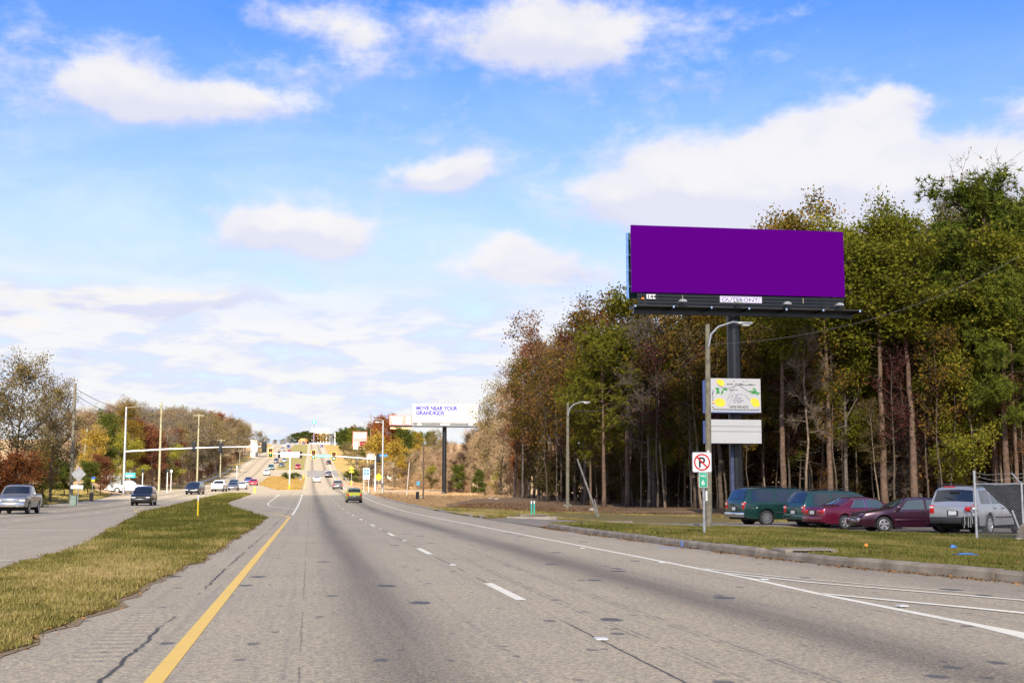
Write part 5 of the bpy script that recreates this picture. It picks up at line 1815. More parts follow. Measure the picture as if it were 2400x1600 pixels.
def vehicle(kind, name, label, body, X, Y, heading, group=None, detail=2, cat='car', glass=None, rims='five', opts=()):
    """heading: direction of the nose, radians from +Y, turning left. detail 0..2"""
    S = SPEC[kind]
    L, Wd, H, r = S['L'], S['W'], S['H'], S['r']
    glass = glass or GLASS
    z0 = zr(Y) - .295 if (X > 17 and Y < 80) else zg(X, Y)
    slope = (zr(Y + 2) - zr(Y - 2)) / 4 if Y > 80 else 0.0
    root = thing(name, label, cat, (X, Y, z0), heading, group)
    root.rotation_euler = (slope * math.cos(heading), slope * -math.sin(heading) * 0, heading)
    tx, tz = zip(*S['top'])

    def ztop(t):
        return float(np.interp(t, tx, tz))

    def hw(t):
        a = S['nose'] * max(0, (t - .80) / .20) ** 2.2 + S['tail'] * max(0, (.18 - t) / .18) ** 2.2
        return Wd / 2 * (1 - a * 1.3)

    def zbelt(t):
        return min(S['belt'] + .03 * (.5 - t), ztop(t) - .035)

    af, ar = S['axf'] * L, S['axr'] * L
    ra = r * 1.17

    def zbot(t):
        y = t * L
        z = S['sill'] + .06 * max(0, (t - .93) / .07) + .08 * max(0, (.06 - t) / .06)
        for c in (af, ar):
            d = abs(y - c)
            if d < ra:
                z = max(z, r + math.sqrt(ra * ra - d * d) * 1.0)
        return z

    def ring(t):
        """half section, from the sill up and over to the roof centre"""
        w_ = hw(t)
        zb, bl, tp = zbot(t), zbelt(t), ztop(t)
        k = max(0.0, (tp - bl - .035) / (H - S['belt']))
        wr = w_ * (.945 - S['th'] * k)
        mid = min(max(zb + .04, S['sill'] + .42 * (S['belt'] - S['sill'])), bl - .10)
        pts = [(w_ * .955, zb), (w_ * 1.0, max(mid, zb + .02)), (w_ * .985, max(bl - .09, zb + .03)), (w_ * .955, bl)]
        for f in (.5, .88):
            pts.append((w_ * .955 + (wr - w_ * .955) * f, bl + (tp - .02 - bl) * f))
        pts += [(wr * .90, tp - .012 * (1 + 2 * k)), (wr * .55, tp), (0, tp + .012)]
        return pts

    ts = set([0, 1])
    ts |= set(tx)
    ts |= set(np.linspace(0, 1, 25 if detail else 13))
    for c in (af, ar):
        for q in np.linspace(-1, 1, 15 if detail else 9):
            ts.add((c + q * ra) / L)
        ts.add((c + ra + .005) / L)
        ts.add((c - ra - .005) / L)
    ts = sorted(t for t in ts if 0 <= t <= 1)
    vs, fs = [], []
    rings = []

    def push(t, y, inset=0.0):
        pts = ring(t)
        cz = .5 * (pts[0][1] + pts[-1][1])
        if inset:
            pts = [(p[0] * (1 - inset * .8), cz + (p[1] - cz) * (1 - inset)) for p in pts]
        idx = []
        for s in (1, -1):
            for (x, z) in (pts if s == 1 else pts[-2::-1]):
                idx.append(len(vs))
                vs.append((s * x, y - L / 2, z))
        rings.append(idx)
    push(0, -.028, .07)
    push(0, -.012, .02)
    for t in ts:
        push(t, t * L)
    push(1, L + .014, .025)
    push(1, L + .034, .08)
    m = len(rings[0])
    for a, b in zip(rings[:-1], rings[1:]):
        for j in range(m - 1):
            fs.append((a[j], a[j + 1], b[j + 1], b[j]))
    fs.append(tuple(rings[0]))
    fs.append(tuple(reversed(rings[-1])))
    MB().add(vs, fs).build('body', body, root, 38)

    # dark floor pan and wheel wells
    fl = MB()
    fl.box((0, 0, S['sill'] + .10), (Wd * .86, L * .95, .26))
    for c in (af, ar):
        fl.box((0, c - L / 2, r + .12), (Wd * .80, ra * 2.1, r * 1.5))
    fl.build('underbody', DARKINT, root)

    def surf_side(t, s, side_, off):
        """point on the side glass band: s 0 at the belt, 1 at the roof edge"""
        p = ring(t)
        a, b = p[3], p[5]
        x = a[0] + (b[0] - a[0]) * s
        z = a[1] + (b[1] - a[1]) * s
        return (side_ * (x + off), t * L - L / 2, z + off * .3)

    if detail >= 1:
        for (t0, t1, l0, l1) in S['sides']:
            for sd_ in (1, -1):
                g = []
                N = 8
                for s in (.07, .5, .94):
                    for i in range(N + 1):
                        u = i / N
                        lo, hi = t0 + l0 * s, t1 - l1 * s + (l1 * .55)
                        g.append(surf_side(lo + (hi - lo) * u, s, sd_, .010))
                f2 = []
                for j in range(2):
                    for i in range(N):
                        f2.append((j * (N + 1) + i, j * (N + 1) + i + 1, (j + 1) * (N + 1) + i + 1, (j + 1) * (N + 1) + i))
                wnd = MB().add(g, f2).build('side_window', glass, root, 60)
                if 'chromewin' in opts:
                    fr = MB()
                    loop = [g[i] for i in range(N + 1)] + [g[2 * (N + 1) + i] for i in range(N, -1, -1)]
                    fr.tube([Vector(p) + Vector((sd_ * .004, 0, 0)) for p in loop + [loop[0]]], .012, 4)
                    fr.build('window_frame', CHROME, wnd)
    # windscreen and rear glass follow the falling roof line
    def screen(t0, t1, nm, gm=None, lift=.014):
        g, f2 = [], []
        N, Mx = 6, 6
        for i in range(N + 1):
            t = t0 + (t1 - t0) * i / N
            dzt = (ztop(t + .004) - ztop(t - .004)) / (.008 * L)
            nv = Vector((0, -dzt, 1)).normalized() * lift
            p = ring(t)
            wx = p[6][0] * .985
            for j in range(Mx + 1):
                u = -1 + 2 * j / Mx
                drop = .035 * abs(u) ** 3 if detail else 0.02 * abs(u) ** 3
                zz = p[8][1] + (p[6][1] - p[8][1]) * min(1, abs(u)) ** 1.6
                g.append((wx * u, t * L - L / 2 + nv.y, zz + nv.z))
        for i in range(N):
            for j in range(Mx):
                f2.append((i * (Mx + 1) + j, i * (Mx + 1) + j + 1, (i + 1) * (Mx + 1) + j + 1, (i + 1) * (Mx + 1) + j))
        return MB().add(g, f2).build(nm, gm or glass, root, 60)
    screen(*S['rear'], 'rear_window')
    ws = screen(*S['front'], 'windscreen')

    for o_ in opts:
        if isinstance(o_, tuple):
            screen(S['rear'][1] + .012, S['front'][0] - .012, 'roof_panel', o_[1], .02)
    # wheels
    ty, rm_, bk = wheel_mesh(r, .23, rims)
    for c in (af, ar):
        for sd_ in (1, -1):
            o = link('wheel', ty, root)
            o.location = (sd_ * (Wd / 2 - .135), c - L / 2, r)
            o.rotation_euler = (0, 0, 0 if sd_ == 1 else math.pi)
            if detail >= 1:
                link('rim', rm_, o)
                link('brake_disc', bk, o)
    fw, rw_ = hw(1.0), hw(0.0)
    nf, nt = L / 2, -L / 2
    hz = ztop(.985)
    low = S['sill']
    # bumpers
    bmat = TRIM if 'darkbumper' in opts else body
    MB().box((0, nt - .03, low + .20), (rw_ * 1.93, .20, .26 if kind != 'hatch' else .44), .06).build('rear_bumper', CHROME if 'chromebumper' in opts else bmat, root, 40)
    MB().box((0, nf - .02, low + .17), (fw * 1.90, .20, .28), .07).build('front_bumper', CHROME if 'chromebumper' in opts else bmat, root, 40)
    # lamps
    van = kind in ('suburban', 'minivan', 'suv', 'bigsuv')
    for sd_ in (1, -1):
        if van or kind == 'hatch':
            zc, hh, ww = S['belt'] - .16, .34, .19
        elif kind == 'pickup':
            zc, hh, ww = .92, .40, .16
        else:
            zc, hh, ww = .80, .17, .42
        ll = MB().box((sd_ * (rw_ - ww / 2 - .015), nt + .06, zc), (ww, .22, hh), .04).build('tail_lamp', REDLAMP, root, 40)
        if detail >= 2 and van:
            MB().box((sd_ * (rw_ - ww / 2 - .012), nt - .045, zc + hh * .24), (ww * .82, .03, hh * .20), .01).build('reversing_lamp', WHITELAMP, ll)
            if kind == 'suburban':
                MB().box((sd_ * (rw_ - ww / 2 - .012), nt - .047, zc + hh * .42), (ww * .82, .03, hh * .14), .01).build('indicator_lamp', AMBERLAMP, ll)
        hl = MB().box((sd_ * (fw - .21), nf - .09, hz - .19), (.40, .26, .17), .05).build('headlamp', WHITELAMP, root, 40)
        if detail >= 1:
            MB().box((sd_ * (fw - .07), nf - .13, hz - .20), (.13, .26, .10), .03).build('indicator_lamp', AMBERLAMP, hl)
        if detail >= 1:
            tm_ = S['front'][1] - .015
            mi = MB().box((sd_ * (hw(tm_) + .11), tm_ * L - L / 2 - .06, zbelt(tm_) + .09), (.21, .11, .15), .04).build('mirror', body, root, 40)
    MB().box((0, nf + .018, hz - .22), (fw * 1.0, .06, .17 if kind != 'pickup' else .26), .03).build('grille', CHROME if kind in ('pickup', 'suburban') else TRIM, root, 40)
    if detail >= 1:
        MB().box((0, nf + .06, low + .22), (.31, .02, .155), .006).build('front_number_plate', PLATE, root)
        zz = low + .22 if kind in ('pickup',) else (S['belt'] - .30 if van or kind == 'hatch' else .76)
        MB().box((0, nt - .055, zz), (.42, .05, .20), .01).build('plate_recess', TRIM, root)
        MB().box((0, nt - .085, zz), (.31, .02, .155), .006).build('rear_number_plate', PLATE, root)
        for sd_ in (1, -1):
            for (t0, t1, l0, l1) in S['sides'][-2:]:
                MB().box((sd_ * (hw(t0) + .004), t0 * L - L / 2 + .12, S['belt'] - .12), (.05, .17, .035), .012).build('door_handle', TRIM if 'darkbumper' in opts else body, root, 40)
            # door shut lines and side moulding
            for t in sorted({q for s_ in S['sides'][-2:] for q in (s_[0] - .012, s_[1] + .010)}):
                dl = MB()
                zlo, zhi = S['sill'] + .10, zbelt(t)
                if min(abs(t * L - af), abs(t * L - ar)) < ra:
                    zlo = zbot(t) + .04
                pr = ring(t)
                zz_ = [max(zlo, pr[0][1] + .02), pr[1][1], pr[2][1], pr[3][1]]
                xx_ = [pr[0][0] + (pr[1][0] - pr[0][0]) * .3, pr[1][0], pr[2][0], pr[3][0]]
                g = [(sd_ * (x + .003), t * L - L / 2 + q, z) for x, z in zip(xx_, zz_) for q in (-.006, .006)]
                dl.add(g, [(0, 1, 3, 2), (2, 3, 5, 4), (4, 5, 7, 6)])
                dl.build('door_seam', DARKINT, root)
            a, b = ar + ra + .05, af - ra - .05
            ml = MB().box((sd_ * (Wd / 2 + .006), (a + b) / 2 - L / 2, S['sill'] + .40 * (S['belt'] - S['sill'])), (.03, b - a, .055), .012)
            ml.build('side_moulding', TRIM if 'darkbumper' in opts else body, root, 40)
    if 'rack' in opts:
        for sd_ in (1, -1):
            x = sd_ * Wd * .32
            MB().tube([(x, L * (-.40), H + .01), (x, L * (-.37), H + .055), (x, L * .03, H + .055), (x, L * .07, H - .02)], .018, 5).build('roof_rail', TRIM, root, 40)
    if 'wiper' in opts:
        t = S['rear'][0] + .004
        MB().tube([(0.0, t * L - L / 2 - .05, ztop(t) + .02), (-.35, t * L - L / 2 + .0, ztop(t) + .14)], .012, 4).build('rear_wiper', TRIM, root)
    if 'bed' in opts:
        MB().box((0, nt + .19 * L, 1.205), (Wd * .82, .345 * L, .03), .01).build('cargo_bed', DARKINT, root)
        for sd_ in (1, -1):
            MB().box((sd_ * Wd * .45, nt + .19 * L, 1.225), (.09, .36 * L, .05), .02).build('bed_rail', body, root, 40)
    if 'spare' in opts:
        o = link('spare_wheel', ty, root)
        o.location = (-.15, nt + .25, .36)
        o.rotation_euler = (0, math.pi / 2, 0)
    return root


GREEN = paint('dark_green', (0.010, 0.045, 0.036), .3)
GREEN2 = paint('teal_green', (0.014, 0.06, 0.052), .3)
MAROON = paint('maroon', (0.135, 0.008, 0.030), .35)
DMAROON = paint('dark_maroon', (0.038, 0.006, 0.018), .35)
SILVER = paint('silver', (0.40, 0.41, 0.43), .6, .32)
PEWTER = paint('pewter', (0.27, 0.26, 0.25), .55, .32)
NAVY = paint('navy_black', (0.010, 0.013, 0.024), .2)
BLACKP = paint('black', (0.012, 0.012, 0.014), .2)
WHITEP = paint('white', (0.70, 0.70, 0.69), .0)
LIMEP = paint('lime_yellow', (0.40, 0.41, 0.025), .1)
REDP = paint('red', (0.42, 0.015, 0.025), .1)
BLUEP = paint('blue', (0.03, 0.05, 0.20), .3)
TEALP = paint('pale_teal', (0.12, 0.20, 0.20), .3)
GREYP = paint('grey', (0.11, 0.11, 0.115), .4)

# parked row on the lot; tails towards the road, except the dark maroon sedan
def rear_at(px, Y, heading, L, front=False):
    """centre of a car whose tail (or nose) stands at column px and distance Y"""
    nx, ny = -math.sin(heading), math.cos(heading)
    q = -1 if front else 1
    return XY(px, Y) + q * nx * L / 2, Y + q * ny * L / 2


h = R(-80)
vehicle('suburban', 'parked_suv', 'long dark green sport utility vehicle parked under the billboard with its tail to the road', GREEN, *rear_at(1722, 62, h, 5.55), h, cat='car', rims='ten', opts=('darkbumper', 'chromebumper', 'rack'))
h = R(-80)
vehicle('minivan', 'parked_minivan', 'dark teal green minivan parked between the long green vehicle and the maroon sedan', GREEN2, *rear_at(1860, 59, h, 4.9), h, cat='van', rims='five', opts=('rack', 'wiper'))
h = R(-79)
vehicle('sedan', 'parked_sedan', 'bright maroon sedan parked tail first with pale window trim', MAROON, *rear_at(1905, 55.5, h, 4.82), h, rims='five', glass=GLASSG, opts=('chromewin',))
h = R(84)
vehicle('lowsedan', 'parked_sedan', 'very dark maroon sedan with its headlights towards the bright maroon sedan', DMAROON, *rear_at(1998, 51.5, h, 5.08, True), h, rims='five', glass=GLASSG)
h = R(-50)
sq = vehicle('bigsuv', 'damaged_suv', 'silver sport utility vehicle with a smashed rear corner behind the chain link fence', SILVER, *rear_at(2232, 46.5, h, 5.18), h, rims='five', opts=('rack', 'wiper', 'darkbumper'))


def crash(root):
    S = SPEC['bigsuv']
    L = S['L']
    m = MB()
    rr = random.Random(3)
    # torn opening where the right end of the bumper is missing, with crumpled sheet
    m.box((.70, -L / 2 - .08, .55), (.62, .26, .36), .05)
    m.build('torn_bumper_opening', DARKINT, root)
    c = MB()
    g = []
    for i in range(6):
        for j in range(5):
            g.append((.62 + .075 * i + rr.uniform(-.02, .02), -L / 2 - .06 + rr.uniform(-.09, .02), .74 + .09 * j + rr.uniform(-.03, .03)))
    f2 = [(i * 5 + j, i * 5 + j + 1, (i + 1) * 5 + j + 1, (i + 1) * 5 + j) for i in range(5) for j in range(4)]
    c.add(g, f2)
    c.build('crumpled_panel', SILVER, root)
    b = MB()
    for k in range(5):
        x = .45 + .1 * k
        b.box((x, -L / 2 - .19 + rr.uniform(-.03, .03), .52 + rr.uniform(-.07, .1)), (.035, .05, .34 + rr.uniform(-.1, .12)), .01, Matrix.Rotation(rr.uniform(-.15, .15), 4, 'Y'))
    b.build('bent_bracket', GALVD, root)
    MB().box((.62, -L / 2 - .10, 1.02), (.22, .12, .17), .03).build('broken_lamp', REDLAMP, root, 40)
    MB().box((-.1, -L / 2 + .02, 1.865), (.45, .10, .05), .02).build('high_brake_lamp', REDLAMP, root, 40)


crash(sq)
OUT = math.pi
# oncoming lanes
vehicle('pickup', 'pickup_truck', 'grey pickup truck with chrome bumper coming along the oncoming lanes', PEWTER, XY(45, 87), 87, OUT + .03, cat='truck', opts=('bed', 'chromebumper'))
vehicle('suv', 'oncoming_suv', 'black sport utility vehicle coming towards the camera past the grass median', BLACKP, XY(338, 119), 119, OUT, opts=('rack',))
vehicle('minivan', 'oncoming_minivan', 'dark minivan at the junction behind the black sport utility vehicle', NAVY, XY(457, 186), 186, OUT - .12, cat='van', detail=1)
vehicle('pickup', 'white_pickup_truck', 'white pickup truck waiting at the far side of the junction', WHITEP, XY(514, 214), 214, OUT - .08, cat='truck', detail=1, opts=('bed',))
vehicle('sedan', 'oncoming_car', 'dark bonneted car beside the white pickup truck at the junction', GREYP, XY(547, 232), 232, OUT, detail=1)
vehicle('sedan', 'oncoming_car', 'white car behind the dark bonneted car at the junction', WHITEP, XY(567, 246), 246, OUT, detail=1)
vehicle('minivan', 'oncoming_van', 'pale teal van queued behind the dark bonneted car', TEALP, XY(548, 262), 262, OUT, cat='van', detail=1)
vehicle('sedan', 'oncoming_car', 'blue car on the left lanes behind the red car', BLUEP, XY(582, 320), 320, OUT, detail=1)
vehicle('sedan', 'oncoming_car', 'red car coming down the left lanes just past the golden median', REDP, XY(594, 296), 296, OUT, detail=1)
far = [(624, 385, 'suv', WHITEP, 'white sport utility vehicle leading the far queue down the hill'), (634, 425, 'minivan', TEALP, 'pale teal van second in the far queue'),
       (646, 480, 'suv', GREYP, 'grey green car further up the far queue'), (659, 445, 'sedan', GREYP, 'dark car in the inner lane of the far queue'),
       (665, 490, 'sedan', SILVER, 'silver car in the inner lane behind the dark car'), (697, 430, 'suv', REDP, 'red vehicle waiting in the far turn lane beside the median'),
       (654, 560, 'sedan', WHITEP, 'small white car midway up the hill'), (664, 600, 'suv', BLACKP, 'small black car midway up the hill'), (676, 640, 'sedan', REDP, 'tiny red car near the crest of the oncoming lanes'),
       (660, 690, 'sedan', SILVER, 'tiny silver car high on the hill'), (674, 740, 'minivan', BLUEP, 'tiny blue van near the crest of the oncoming lanes'), (664, 790, 'sedan', WHITEP, 'tiny white car at the top of the oncoming lanes')]
for (px, Y, kd, pt, lb) in far:
    X = XY(px, Y)
    vehicle(kd, 'distant_car', lb, pt, X, Y, OUT, detail=0)
# own direction
vehicle('hatch', 'lime_hatchback', 'lime yellow hatchback with black lower bumper driving away in the right lane', LIMEP, XY(829, 133), 133, 0, opts=('darkbumper', ('roof', BLACKP)))
vehicle('suv', 'departing_suv', 'dark sport utility vehicle with a white roof driving away ahead of the lime hatchback', GREYP, XY(791, 246), 246, 0, detail=1, opts=('rack', ('roof', WHITEP)))
vehicle('sedan', 'departing_car', 'white car driving away in the left lane beyond the junction', WHITEP, XY(742, 330), 330, 0, detail=1)
vehicle('pickup', 'departing_truck', 'dark grey truck driving away over the bridge', GREYP, XY(769, 368), 368, 0, cat='truck', detail=1)
vehicle('sedan', 'departing_car', 'dark car driving up the hill past the bridge', BLACKP, XY(769, 470), 470, 0, detail=0)
vehicle('sedan', 'departing_car', 'tiny dark blue car near the crest of the hill', BLUEP, XY(752, 770), 770, 0, detail=0)
vehicle('suv', 'departing_car', 'tiny blue car on the crest in front of the orange roof', BLUEP, XY(709, 880), 880, 0, detail=0)
# parked white work truck by the side street
vehicle('pickup', 'work_truck', 'white work truck parked side on at the side street behind the signal mast', WHITEP, XY(303, 192), 192, R(-92), cat='truck', detail=1, opts=('bed', 'darkbumper'))
# ------------------------------------------------------------------ signs, poles, billboards
def text_mesh(txt, size, material, depth=0.004, bold=False):
    cu = bpy.data.curves.new('lettering', 'FONT')
    cu.body = txt
    cu.size = size
    cu.extrude = depth
    cu.align_x = 'LEFT'
    cu.resolution_u = 3
    if bold:
        cu.offset = size * (.018 if bold is True else bold)
    tmp = bpy.data.objects.new('tmp', cu)
    COL.objects.link(tmp)
    dg = bpy.context.evaluated_depsgraph_get()
    me = bpy.data.meshes.new_from_object(tmp.evaluated_get(dg))
    bpy.data.objects.remove(tmp)
    bpy.data.curves.remove(cu)
    me.materials.clear()
    me.materials.append(material)
    return me


def text_on(parent, txt, size, x, y, z, material, bold=False, name='lettering', rz=0.0, width=None, ry=0.0):
    """lettering that faces -Y; x is its left end, z its base line"""
    me = text_mesh(txt, size, material, .003, bold)
    o = link(name, me, parent)
    o.location = (x, y, z)
    o.rotation_euler = (math.pi / 2, ry, rz)
    if width:
        xs_ = [v.co.x for v in me.vertices]
        wx = max(xs_) - min(xs_)
        o.scale = (width / wx, 1, 1)
    return o


INK = mat('black_ink', (0.012, 0.012, 0.012), .6, var=0)
BLUEINK = mat('blue_ink', (0.03, 0.03, 0.36), .6, var=0)
NAVYINK = mat('navy_ink', (0.03, 0.05, 0.16), .6, var=0)
REDINK = mat('red_ink', (0.50, 0.006, 0.008), .5, var=0)
GREENSIGN = mat('green_sheeting', (0.012, 0.23, 0.115), .45, var=.05, scale=8)
TEALSIGN = mat('teal_sheeting', (0.03, 0.36, 0.33), .45, var=.05, scale=8)
WHITESIGN = mat('white_sheeting', (0.72, 0.73, 0.72), .4, var=.03, scale=8)
YELLOWSIGN = mat('yellow_sheeting', (0.78, 0.54, 0.015), .45, var=.05, scale=8)
BLUESIGN = mat('blue_sheeting', (0.02, 0.17, 0.55), .45, var=.05, scale=8)
SHADESIDE = mat('cabinet_side_blue_shade', (0.12, 0.20, 0.55), .5, var=.15, scale=5)  # sky-lit blue shade on the sign cabinet sides, put into the colour
PINK = mat('faded_red_vinyl', (0.62, 0.20, 0.17), .6, var=.06, scale=1)
PURPLE = mat('purple_vinyl', (0.076, 0.0002, 0.155), .9, var=0.02, scale=.5, spec=.02)
LEMON = mat('lemon_yellow', (0.85, 0.62, 0.02), .6, col2=(0.80, 0.50, 0.03), scale=3)
LEAFINK = mat('leaf_green_ink', (0.02, 0.25, 0.04), .6, var=.2, scale=9)
PLYBACK = mat('sign_back_aluminium', (0.34, 0.34, 0.34), .5, .5, var=.1, scale=5)


def big_billboard():
    Y = 79.6
    tl, bl = at(1479, 525.5, Y), at(1480, 683, Y)
    trr, br = at(1973.5, 547.7, Y + .4), at(1975, 700, Y + .4)
    cx = XY(1727, Y + 1.1)
    zb = zr(Y) - .33
    root = thing('billboard', 'tall billboard with a plain purple face on a thick black column', 'billboard', (cx, Y + 1.1, zb))
    x0, x1 = bl.x - cx, br.x - cx
    zt, zbm = (tl.z + trr.z) / 2 - zb, (bl.z + br.z) / 2 - zb
    yf = -1.1
    Wd_ = x1 - x0
    f = MB().box(((x0 + x1) / 2, yf + .04, (zt + zbm) / 2), (Wd_, .08, zt - zbm), .015).build('purple_face', PURPLE, root)
    MB().box(((x0 + x1) / 2, yf + .22, (zt + zbm) / 2 - .05), (Wd_ - .12, .26, zt - zbm - .14)).build('face_frame', BLACKSTEEL, root)
    # second face on the far side, its wrapped edge showing past the left end
    bx0 = x0 + .28
    bk = MB().box(((bx0 + x1) / 2, 1.0, (zt + zbm) / 2 - .10), (x1 - bx0, .30, zt - zbm - .05)).build('rear_face', mat('dark_teal_steel', (.012, .05, .06), .5), root)
    MB().tube([(bx0 - .05, .80, zbm - .15), (bx0 - .05, .80, zt - .15)], .09, 6).build('wrapped_edge', mat('pale_blue_vinyl', (.16, .34, .72), .5, var=.2, scale=4), bk)
    for k in range(4):
        z = zbm + (zt - zbm) * (k + .4) / 4.2
        MB().tube([(x0 + .1, yf + .3, z), (bx0 + .1, .95, z + .25)], .05, 5).build('frame_strut', BLACKSTEEL, root)
    for k in range(7):
        x = x0 + .8 + (Wd_ - 1.6) * k / 6
        MB().box((x, yf + .42, (zt + zbm) / 2 - .5), (.14, .18, zt - zbm + .6)).build('upright', BLACKSTEEL, root)
        MB().tube([(x, yf + .5, zbm + .3), (x, 1.1, zbm + .3)], .05, 5).build('cross_brace', BLACKSTEEL, root)
    # apron: ribbed skirt below the face
    for k in range(4):
        MB().box(((x0 + x1) / 2 + .2, yf + .14, zbm - .16 - .22 * k), (Wd_ - .5, .10 - .015 * (k % 2), .19), .012).build('apron_board', BLACKSTEEL, root)
    for k in (0.235, 0.80):
        MB().box((x0 + Wd_ * k, yf + .07, zbm - .30), (.05, .05, .34)).build('apron_strap', mat('tan_strap', (.35, .28, .2), .7), root)
    # catwalk with brackets
    zc = zbm - 1.02
    MB().box(((x0 + x1) / 2 + .25, yf - .55, zc), (Wd_ + .9, 1.15, .07)).build('catwalk', mat('catwalk_grating', (.018, .018, .02), .7, bump=.5, bscale=30), root)
    MB().box(((x0 + x1) / 2 + .25, yf - .05, zc - .22), (Wd_ + .3, .22, .36)).build('catwalk_beam', BLACKSTEEL, root)
    for k in range(7):
        x = x0 - .1 + (Wd_ + .5) * k / 6
        MB().box((x, yf - .62, zc - .10), (.09, 1.45, .10)).build('catwalk_bracket', BLACKSTEEL, root)
        MB().box((x, yf - 1.36, zc - .08), (.10, .04, .13)).build('bracket_end', mat('pale_blue_steel', (.30, .42, .62), .5), root)
    # floodlights on arms
    for x in (.205, .457, .685, .93):
        X_ = x0 + Wd_ * x
        a = MB().tube([(X_, yf - .1, zc + .05), (X_, yf - 1.3, zc + .18)], .03, 5).build('lamp_arm', BLACKSTEEL, root)
        pts = [(X_ + .26 * math.cos(q), zc + .24 + .18 * math.sin(q)) for q in [math.pi * i / 8 for i in range(9)]]
        MB().prism([(p[0], p[1]) for p in pts], 'y', yf - 1.55, yf - 1.20).build('floodlight', GALVD, a, 40)
    # plates
    p = MB().box((x0 + 1.32, yf + .05, zbm - .26), (.62, .04, .30)).build('number_board', WHITESIGN, root)
    text_on(p, '144', .34, x0 + 1.03, yf + .027, zbm - .38, INK, True, width=.56)
    MB().box((x0 + .75, yf + .02, zbm - .40), (.20, .10, .13), .03).build('orange_tag', mat('orange_plastic', (.75, .22, .03), .5), root)
    pl = MB().box((x0 + Wd_ * .506, yf + .05, zbm - .32), (2.85, .05, .42)).build('name_board', WHITESIGN, root)
    MB().box((x0 + Wd_ * .506, yf + .021, zbm - .32), (2.78, .004, .38)).build('name_board_edge', mat('lilac_ink', (.28, .16, .52), .5), pl)
    MB().box((x0 + Wd_ * .506, yf + .017, zbm - .33), (2.70, .004, .31)).build('name_board_field', WHITESIGN, pl)
    text_on(pl, 'OUTFRONT/', .34, x0 + Wd_ * .506 - 1.33, yf + .012, zbm - .45, mat('purple_ink', (.10, .03, .26), .5), True, width=2.62)
    # column, torsion beam
    MB().tube([(0, 0, -.2), (0, 0, zbm - .95)], [.46, .45], 28).build('column', BLACKSTEEL, root, 50)
    MB().tube([(x0 + 1.2, .05, zbm - .55), (x1 - 1.2, .05, zbm - .55)], .38, 18).build('torsion_beam', BLACKSTEEL, root, 50)
    MB().box((-.40, -.30, 2.4), (.22, .30, 4.6), .02).build('column_reflection', mat('navy_reflection', (.05, .065, .13), .5, var=.2), root)  # blue reflection down the column's left side, built as a navy box
    for k in range(22):
        z = 1.2 + k * .55
        MB().tube([(.36, -.30, z), (.52, -.44, z), (.52, -.12, z)], .014, 4).build('step_rung', BLACKSTEEL, root)
    return cx, Y + 1.1, zb


bbx, bby, bbz = big_billboard()


def cabinet_sign(px0, px1, py0, py1, name, label):
    Y = 78.9
    a, b = at(px0, py0, Y), at(px1, py1, Y)
    w_, h_ = b.x - a.x, a.z - b.z
    cx, cz = (a.x + b.x) / 2, b.z
    root = thing(name, label, 'sign', (cx, Y, cz))
    MB().box((0, .85, h_ / 2), (w_ - .02, 1.64, h_ - .03), .03).build('cabinet', SHADESIDE, root)
    MB().box((0, .01, h_ / 2), (w_, .10, h_), .015).build('face', mat('soft_white_vinyl', (.44, .44, .43), .6, var=.03, scale=.5), root)
    for s in (-1, 1):
        MB().tube([(s * .7, .4, h_), (s * .7, 1.3, h_)], .04, 6).build('mounting_bar', BLACKSTEEL, root)
    return root, w_, h_


root, w_, h_ = cabinet_sign(1664, 1783.5, 886, 967, 'lemon_sign', 'white sign with yellow lemons and green leaves on the black column')
yf = -.045


def lemon(cx, cz, r, tilt, tip):
    pts = []
    for k in range(26):
        a = 2 * math.pi * k / 26
        rr_ = r * (1 + .16 * max(0, math.cos(a)) ** 8 + .12 * max(0, -math.cos(a)) ** 8)
        x, z = rr_ * math.cos(a), rr_ * .82 * math.sin(a)
        pts.append((cx + x * math.cos(tilt) - z * math.sin(tilt), cz + x * math.sin(tilt) + z * math.cos(tilt)))
    MB().prism(pts, 'y', yf - .004, yf).build('lemon_print', LEMON, root)


lemon(-w_ * .315, h_ * .29, .33, 2.9, 0)
lemon(w_ * .385, h_ * .30, .31, -.7, 0)
lemon(-w_ * .30, h_ * .875, .25, -.5, 0)
rl = random.Random(4)
for cxx, s_ in ((-w_ * .27, 1), (w_ * .36, -1)):
    for k in range(11):
        a = rl.uniform(0, 6.28)
        x, z = cxx + rl.uniform(-.36, .36), h_ * .63 + rl.uniform(-.16, .18)
        l_, q = .17, .06
        pts = [(x + l_ * math.cos(a), z + l_ * math.sin(a)), (x - q * math.sin(a), z + q * math.cos(a)), (x - l_ * math.cos(a), z - l_ * math.sin(a)), (x + q * math.sin(a), z - q * math.cos(a))]
        MB().prism(pts, 'y', yf - .004 - .0004 * k, yf).build('leaf_print', LEAFINK, root)


def swag(pts, r, m_, nm='printed_line'):
    MB().tube([(x, yf - .006, z) for x, z in pts], r, 4).build(nm, m_, root)


